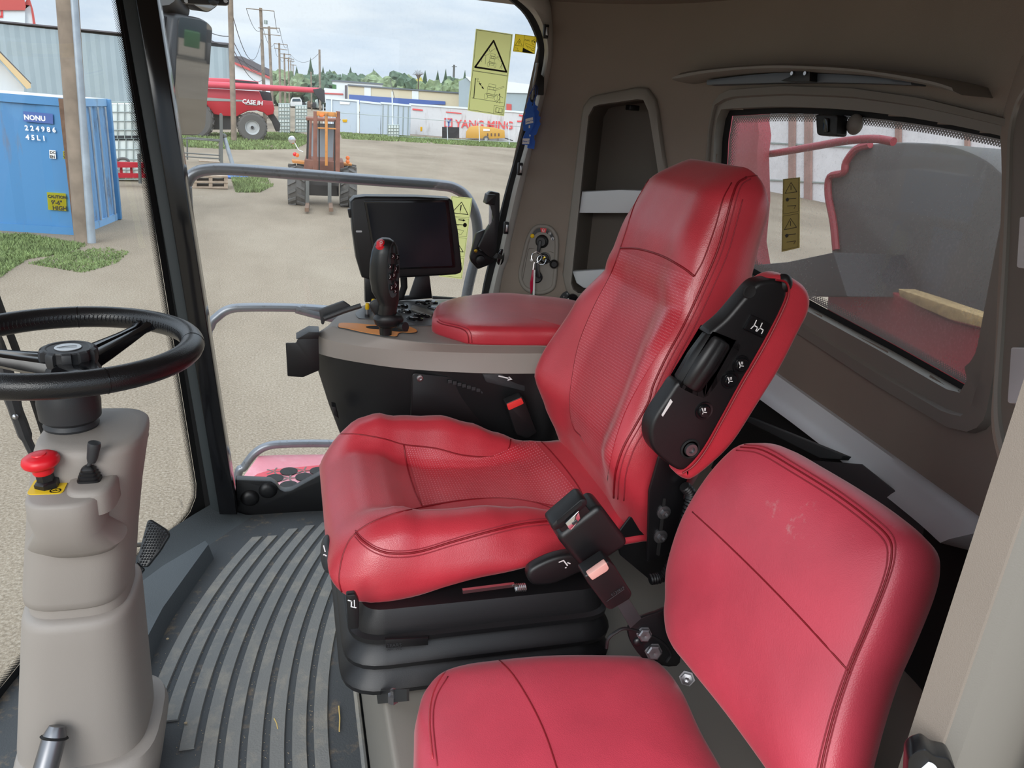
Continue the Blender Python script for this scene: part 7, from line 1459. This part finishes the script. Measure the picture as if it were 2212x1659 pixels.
for x, y, m_ in ((637, 333, 'red_plastic'), (642, 335, 'amber_lamp'), (751, 341, 'amber_lamp'), (751, 349, 'amber_lamp')): MB().lathe([(w_.m(4), 0), (w_.m(4), .05), (0, .07)], w_.p(x, y, .1), -w_.d, 14).build('lamp', m_, fk)
for x in (641, 752):
    c = w_.p(x, 404, .4); R = w_.m(42); t = MB(); wd = w_.m(34); ax = w_.r
    t.lathe([(R * .5, -wd / 2), (R * .9, -wd / 2), (R, -wd * .3), (R, wd * .3), (R * .9, wd / 2), (R * .5, wd / 2)], c, ax, 36); u, v, d = frame_of(ax)
    for i in range(16):
        for sg in (-1, 1):
            th = 2 * PI * (i + (.5 if sg > 0 else 0)) / 16; e = u * math.cos(th) + v * math.sin(th); f = -u * math.sin(th) + v * math.cos(th); p0 = c + e * R
            t.slab([p0 + d * (sg * wd * .03) - f * R * .05, p0 + d * (sg * wd * .48) + f * R * .14 - e * R * .05, p0 + d * (sg * wd * .48) + f * R * .26 - e * R * .05, p0 + d * (sg * wd * .03) + f * R * .08], e * R * .11)
    t.build('tyre', 'tyre', fk, smooth=25)
fp_([(662, 400), (732, 402), (732, 424), (662, 422)], .3, .3, 'axle', 'dark_gap'); fp_([(664, 370), (734, 372), (732, 402), (666, 400)], .1, -.35, 'carriage', 'dark_gap')
for x in (664, 712): fp_([(x - 4, 372), (x + 4, 372), (x + 4, 440), (x - 4, 440)], .08, -.6, 'fork', 'steel_frame'); 
for x in (664, 714): w_.slab(MB(), [(x - 4, 438), (x + 4, 438), (x + 5, 446), (x - 4, 446)], -1.0, -.6).build('fork_blade', 'rust', fk)
MB().tube([w_.p(655, 328, -.1), w_.p(645, 324, -.1), w_.p(634, 304, -.1)], w_.m(1), 8).build('mirror_stem', 'white', fk); MB().lathe([(0, .05), (w_.m(6), .04), (w_.m(7.6), .01), (w_.m(7.4), -.04), (0, -.06)], w_.p(631, 302, -.1), -w_.d, 20).build('round_mirror', 'chrome', fk)
# ---- trees along the horizon
rt_ = random.Random(8)
def crown(c, r, h, seed, pointy=False, nb=None):
    rg = random.Random(seed); mb = MB()
    if pointy:
        for k in range(9):
            z = h * k / 9; rr = r * (1 - k / 9.5); n = 11; R0 = [c + V((math.cos(t), math.sin(t), 0)) * rr * (1 if i % 2 else .55) * rg.uniform(.85, 1.1) + V((0, 0, z - .1 * h * (i % 2) * .5)) for i, t in enumerate([2 * PI * i / (2 * n) for i in range(2 * n)])]
            tip = c + V((0, 0, z + h * .22)); mb.add(R0 + [tip], [(i, (i + 1) % len(R0), len(R0)) for i in range(len(R0))])
        return mb
    for k in range(nb or 46):
        a, b = rg.uniform(0, 2 * PI), rg.uniform(0, 1); p = c + V((math.cos(a) * r * b * .85, math.sin(a) * r * b * .85, h * (.15 + .7 * rg.random() * (1.1 - b * .5)))); s_ = r * rg.uniform(.15, .30)
        b_ = bmesh.new(); bmesh.ops.create_icosphere(b_, subdivisions=2, radius=s_)
        for v in b_.verts: v.co *= rg.uniform(.6, 1.35)
        bmesh.ops.translate(b_, verts=b_.verts, vec=p); mb.bm(b_)
    return mb
TL = [(616, 160, 170, 'm', 0), (628, 158, 172, 'm', 0), (641, 150, 150, 'd', 1), (652, 166, 160, 'd', 0), (671, 133, 155, 'd', 1), (662, 160, 168, 'm', 0), (682, 158, 170, 'd', 0), (698, 151, 172, 'd', 1), (707, 154, 174, 'd', 0), (722, 160, 176, 'm', 0), (738, 163, 178, 'd', 0), (757, 152, 180, 'd', 1), (768, 160, 180, 'd', 0), (782, 158, 182, 'd', 0), (797, 162, 182, 'm', 0), (806, 156, 184, 'd', 1), (820, 158, 184, 'm', 0), (838, 162, 186, 'm', 0), (855, 155, 186, 'd', 0), (870, 162, 188, 'd', 0), (885, 166, 190, 'm', 0), (893, 174, 190, 'y', 0), (912, 175, 192, 'y', 0), (917, 160, 192, 'd', 1), (932, 176, 194, 'm', 0), (944, 160, 196, 'd', 1), (953, 168, 196, 'm', 0), (961, 157, 198, 'd', 1), (972, 166, 198, 'd', 0), (988, 174, 200, 'm', 0), (1002, 160, 200, 'd', 1), (1012, 170, 204, 'm', 0)]
for i, (x, yt, yb, kd, pt) in enumerate(TL):
    D = 190 + rt_.random() * 40; w_ = Wall(x, yb, D); top = w_.p(x, yt); b = w_.base(x, yb); h = top.z - GZ
    kind = {'d': 'dark', 'm': 'mid green', 'y': 'yellowing'}[kd]; lab = f'{kind} pointed spruce on the horizon' if pt else f'{kind} bushy tree on the horizon'
    t = thing('spruce_tree' if pt else 'leafy_tree', b, lab, 'tree', lab + 's')
    crown(V((b.x, b.y, GZ + h * .12)), (2.6 if pt else 5.2) * (1 + .35 * rt_.random()), h * .88, i, bool(pt)).build('crown', {'d': 'leaf_dark', 'm': 'leaf_mid', 'y': 'leaf_yellow'}[kd], t, smooth=0); MB().tube([b, V((b.x, b.y, GZ + h * .4))], .25, 8).build('trunk', 'bark', t)
w_ = Wall(905, 190, 185); bt_ = thing('bare_tree', w_.base(905, 190), 'leafless pale tree rising behind the yellowing trees', 'tree'); mb = MB(); mb.tube([w_.base(905, 190), w_.p(904, 168)], .15, 6)
for k in range(13): a = -1.1 + 2.2 * k / 12; q = w_.p(904 + 15 * math.sin(a), 168 - 18 * math.cos(a) * rt_.uniform(.8, 1.1)); mb.tube([w_.p(904 + rt_.uniform(-1, 1), 172), w_.p(904 + 6 * math.sin(a), 162), q], [.07, .05, .03], 5)
mb.build('branches', 'bark', bt_)
w_ = Wall(981, 190, 240); am = thing('radio_mast', w_.base(981, 190), 'thin lattice radio mast rising over the trees', 'mast'); MB().tube([w_.base(980, 190), w_.p(981, 140)], [.45, .3], 6).build('mast', 'steel_frame', am); bar(w_, (976, 144), (987, 144), .7).build('antenna_arm', 'steel_frame', am)
w_ = Wall(846, 215, 130); an = thing('whip_antenna', w_.base(848, 215), 'thin grey stay pole slanting above the containers', 'pole'); bar(w_, (843, 172), (853, 215), .6, -.5).build('pole', 'steel_frame', an)
# ---- grass: turf sheets with blades
def turf(poly, n, hgt, label, seed, wd=.02):
    rg = random.Random(seed); G = [ground(x, y) for x, y in poly]; mb = MB(); xs = [p.x for p in G]; ys = [p.y for p in G]; pl = [(p.x, p.y) for p in G]; k = 0
    while k < n:
        x, y = rg.uniform(min(xs), max(xs)), rg.uniform(min(ys), max(ys))
        if not inpoly(x, y, pl): continue
        q = math.sin(x * 2.1 + y * .7) + math.sin(y * 1.3 - x * .9 + 1) + rg.uniform(-1.2, 1.2)
        k += 1
        if q < -1.0: continue
        h = hgt * rg.uniform(.4, 1.2); a = rg.uniform(0, 2 * PI); w2 = wd * rg.uniform(.6, 1.6); dx, dy = math.cos(a) * w2, math.sin(a) * w2; lx, ly = rg.uniform(-.7, .7) * h, rg.uniform(-.7, .7) * h
        mb.add([(x - dx, y - dy, GZ), (x + dx, y + dy, GZ), (x + lx, y + ly, GZ + h)], [(0, 1, 2)])
    o = mb.build('grass', 'grassy', smooth=0, kind='stuff', at=(sum(xs) / len(xs), sum(ys) / len(ys), GZ)); return tag(o, label, 'grass')
turf([(-60, 506), (60, 508), (130, 520), (190, 530), (150, 548), (60, 560), (0, 600), (-60, 620)], 9000, .06, 'green grass growing in front of the blue container', 1, .014)
turf([(150, 545), (230, 535), (280, 545), (250, 570), (180, 590), (120, 580), (60, 570)], 3500, .04, 'sparse grass tufts on the gravel below the wooden pole', 2, .012)
turf([(370, 290), (640, 287), (680, 300), (640, 322), (520, 324), (400, 318)], 15000, .14, 'green grass under the red combine', 3, .05)
turf([(735, 288), (900, 298), (1140, 312), (1150, 322), (1040, 316), (900, 308), (740, 300)], 12000, .18, 'strip of grass along the foot of the containers', 4, .06)
turf([(500, 384), (575, 386), (590, 402), (560, 416), (510, 416)], 5000, .12, 'tuft of green grass right of the wooden pallets', 5, .02)
# ================================================================== seen through the rear window
def rs_(px, X, t, name, m_, label, cat, bevel=.004): 
    o = thing(name, onX(px[0][0], px[0][1], X), label, cat); MB().slab([onX(x, y, X) for x, y in px], (t, 0, 0), bevel).build('panel', m_, o, smooth=30); return o
mat('engine_grey', srgb(84, 82, 80), 0.8, var=.06, vscale=4); mat('rear_red', srgb(150, 40, 52), .5); mat('grain_gold', srgb(176, 148, 104), .9, bump=.8, bscale=120, var=.25, vscale=60)
tk = thing('seat_reflection', onX(1980, 620, 1.75), 'dark grey rounded cover behind the dusty rear window', 'cover')  # solid added in place of the seat back's reflection in the glass
GC = spline([(1795, 560), (1800, 480), (1788, 420), (1792, 380), (1822, 372), (1826, 350), (1850, 320), (1900, 309), (1980, 308), (2060, 316), (2130, 345), (2180, 385), (2260, 420), (2260, 900), (2100, 860), (1900, 760), (1810, 640)], 4, closed=True)
MB().slab([onX(x, y, 1.75) for x, y in GC], (.25, 0, 0), .02).build('shell', 'engine_grey', tk); mb = MB(); mb.tube([onX(x, y, 1.74) for x, y in spline([(1806, 540), (1800, 480), (1789, 420), (1793, 382), (1822, 373), (1828, 350), (1850, 322), (1880, 312)], 4)], .012, 8); mb.build('red_edge', 'rear_red', tk)
rs_([(1560, 236), (1638, 240), (1636, 262), (1640, 290), (1635, 330), (1638, 430), (1630, 520), (1640, 580), (1560, 560)], 1.55, .05, 'red_upright', 'rear_red', 'dark red upright panel at the left of the rear window', 'panel')
ar_ = thing('red_rail', onX(1760, 320, 1.62), 'arched dark red rail behind the rear window', 'rail'); MB().tube([onX(x, y, 1.62) for x, y in spline([(1620, 338), (1680, 330), (1760, 316), (1830, 304), (1890, 300), (1930, 306)], 5)], .012, 10).build('tube', 'rear_red', ar_)
rs_([(1600, 575), (1700, 566), (1800, 545), (1830, 640), (1700, 640), (1600, 610)], 1.5, .3, 'engine_deck', 'dark_gap', 'dark deck edge behind the foot of the rear window', 'deck')
gs2 = thing('grain_strip', onX(2040, 660, 1.62), 'strip of golden grain behind the dusty rear window', 'grain'); MB().slab([onX(x, y, 1.62) for x, y in ((1940, 624), (1990, 640), (2060, 664), (2140, 690), (2136, 712), (2050, 690), (1980, 660), (1942, 640))], (.06, 0, 0), .003).build('grain_bed', 'grain_gold', gs2); gs2['kind'] = 'thing'
rs_([(1790, 612), (1890, 612), (2050, 695), (2122, 712), (2105, 890), (1900, 830), (1780, 760)], 1.66, .04, 'red_ledge', 'rear_red', 'dull red ledge low behind the rear window', 'ledge')
def shedp(px, X, t, mb): return mb.slab([onX(x, y, X) for x, y in px], (t, 0, 0))
ws = thing('white_shed', V((24, 12, GZ)), 'white shed wall with brown posts behind the rear window', 'building')
XS_ = 24.0; gz = lambda x: onX(x, 300, XS_)
shedp([(1520, 90), (2300, 150), (2300, 470), (1520, 440)], XS_, .3, MB()).build('wall_cladding', 'shed_white', ws)
for a, b in ((1704, 1716), (1738, 1752), (1600, 1612), (1934, 1944), (2084, 2092)): shedp([(a, 100), (b, 100), (b - 2, 450), (a - 2, 450)], XS_ - .15, .12, MB()).build('post', 'shed_brown', ws)
for y in (300, 380): shedp([(1520, y), (2300, y + 40), (2300, y + 43), (1520, y + 3)], XS_ - .06, .05, MB()).build('cladding_joint', 'cage', ws)
rq = Quad([hit(WB, x, y, -.018)[0] for x, y in ((1678, 386), (1714, 382), (1713, 535), (1675, 544))]).face(CAM); rst = thing('warning_sticker', rq.p(.5, 1), 'faded yellow warning sticker on the dusty rear window', 'sticker'); mb = MB(); mb.slab([rq.p(*c) for c in ((0, 0), (1, 0), (1, 1), (0, 1))], -rq.n * .001); mat('decal_faded', srgb(172, 156, 84), .6); mb.build('film', 'decal_faded', rst, smooth=20)  # reflection of the side window's sticker, added as a film on the pane
mb = MB()
for k in (0, .5): rq.line(mb, [(.06, k + .01), (.94, k + .01), (.94, k + .48), (.06, k + .48)], .0006, closed=True); rq.line(mb, [(.5, k + .06), (.85, k + .2), (.15, k + .2)], .0012, closed=True); rq.line(mb, [(.5, k + .1), (.5, k + .16)], .0016); rq.line(mb, [(.2, k + .28), (.8, k + .29)], .0016); rq.circ(mb, .3, k + .29, .09, None, 10, .3); rq.line(mb, [(.3, k + .38), (.8, k + .39), (.7, k + .43)], .0012)
mb.build('print', 'decal_ink', rst, smooth=0)
# what the mirror looks back at: a green tractor on the yard and a row of trees
def bounce(px, py):
    p = onP(px, py, mc, mn); d = ray(px, py).normalized(); d = d - mn * (2 * d.dot(mn)); return p, d
p_, d_ = bounce(414, 100); gt_ = p_ + V((d_.x, d_.y, 0)).normalized() * 48; gt_.z = GZ
fw_ = V((p_.x - gt_.x, p_.y - gt_.y, 0)).normalized(); sd_ = V((fw_.y, -fw_.x, 0)); UP = V((0, 0, 1))
tr_ = thing('green_tractor', gt_, 'green tractor seen in the tall door mirror', 'tractor')
def tb_(c, a, b, h, nm, m_, bv=.05): q = gt_ + fw_ * c[0] + sd_ * c[1] + UP * c[2]; MB().slab([q + fw_ * s * a + sd_ * t * b for s, t in ((-1, -1), (1, -1), (1, 1), (-1, 1))], UP * h, bv).build(nm, m_, tr_)
tb_((.9, 0, .7), 1.2, .4, .8, 'hood', 'green_paint'); tb_((-.9, 0, 1.0), .8, .75, 1.5, 'cab', 'glass_dark'); tb_((-.9, 0, 2.5), .9, .85, .15, 'cab_roof', 'green_paint')
for c0, r_, w2 in ((-1.1, .85, .45), (1.5, .55, .3)):
    for s in (-1, 1): MB().lathe([(r_ * .3, -w2 / 2), (r_, -w2 / 2), (r_, w2 / 2), (r_ * .3, w2 / 2)], gt_ + fw_ * c0 + sd_ * (s * .95) + UP * r_, sd_, 24).build('wheel', 'tyre', tr_)
# body of the machine under the parts seen through the rear window
zz = min(min((o.matrix_basis @ V(c)).z + (o.parent.location.z if o.parent else 0) for c in o.bound_box) for t in (tk, bpy.data.objects['red_ledge']) for o in t.children)
dkb = thing('machine_body', V((1.75, 1.6, GZ)), 'dark machine body behind the cab under the rear window', 'machine body'); MB().box((1.78, 1.75, (zz - .004 + GZ) / 2), (.6, 1.6, zz - .004 - GZ), .02).build('body', 'dark_gap', dkb)
SKY_ZENITH, SKY_STRENGTH, SUN_E, EXPOSURE = 3.1, 0.88, 1.5, 0.5
# ================================================================== sky and render view
w = bpy.data.worlds.new('sky'); bpy.context.scene.world = w; w.use_nodes = True; nt = w.node_tree; nt.nodes.clear()
out = N(nt, 'ShaderNodeOutputWorld'); bg = N(nt, 'ShaderNodeBackground'); tc = N(nt, 'ShaderNodeTexCoord')
sp = N(nt, 'ShaderNodeSeparateXYZ'); nt.links.new(tc.outputs['Generated'], sp.inputs[0])
mp = N(nt, 'ShaderNodeMapping'); mp.inputs['Scale'].default_value = (2.2, 2.2, 9.0); nt.links.new(tc.outputs['Generated'], mp.inputs[0])
no = N(nt, 'ShaderNodeTexNoise', Scale=1.6, Detail=7.0, Roughness=0.55); nt.links.new(mp.outputs[0], no.inputs['Vector'])
r = N(nt, 'ShaderNodeValToRGB'); nt.links.new(no.outputs['Fac'], r.inputs['Fac'])
r.color_ramp.elements[0].position = 0.36; r.color_ramp.elements[0].color = (*srgb(188, 206, 226), 1)
r.color_ramp.elements[1].position = 0.62; r.color_ramp.elements[1].color = (*srgb(226, 235, 243), 1)
mr = N(nt, 'ShaderNodeMapRange'); mr.inputs['From Min'].default_value = 0.1; mr.inputs['From Max'].default_value = 1.0; mr.inputs['To Min'].default_value = 1.0; mr.inputs['To Max'].default_value = SKY_ZENITH
nt.links.new(sp.outputs['Z'], mr.inputs['Value'])
mu = N(nt, 'ShaderNodeVectorMath', operation='SCALE'); nt.links.new(r.outputs['Color'], mu.inputs[0]); nt.links.new(mr.outputs[0], mu.inputs['Scale'])
nt.links.new(mu.outputs[0], bg.inputs['Color']); bg.inputs['Strength'].default_value = SKY_STRENGTH
nt.links.new(bg.outputs[0], out.inputs['Surface'])
sun = bpy.data.lights.new('sun', 'SUN'); so = bpy.data.objects.new('sun', sun); COL.objects.link(so); sun.energy = SUN_E; sun.angle = math.radians(35); sun.color = (1.0, 0.97, 0.93)
so.rotation_euler = V((0.45, 0.85, -0.45)).to_track_quat('-Z', 'Y').to_euler(); so.location = (-5, -8, 12)
sc = bpy.context.scene
sc.view_settings.view_transform = 'Standard'; sc.view_settings.look = 'None'; sc.view_settings.gamma = 1; sc.view_settings.use_curve_mapping = False; sc.view_settings.exposure = EXPOSURE
sc.cycles.max_bounces = 10; sc.cycles.transparent_max_bounces = 24; sc.cycles.diffuse_bounces = 5; sc.cycles.glossy_bounces = 4
sc.cycles.sample_clamp_indirect = 6.0; sc.cycles.caustics_reflective = False; sc.cycles.caustics_refractive = False
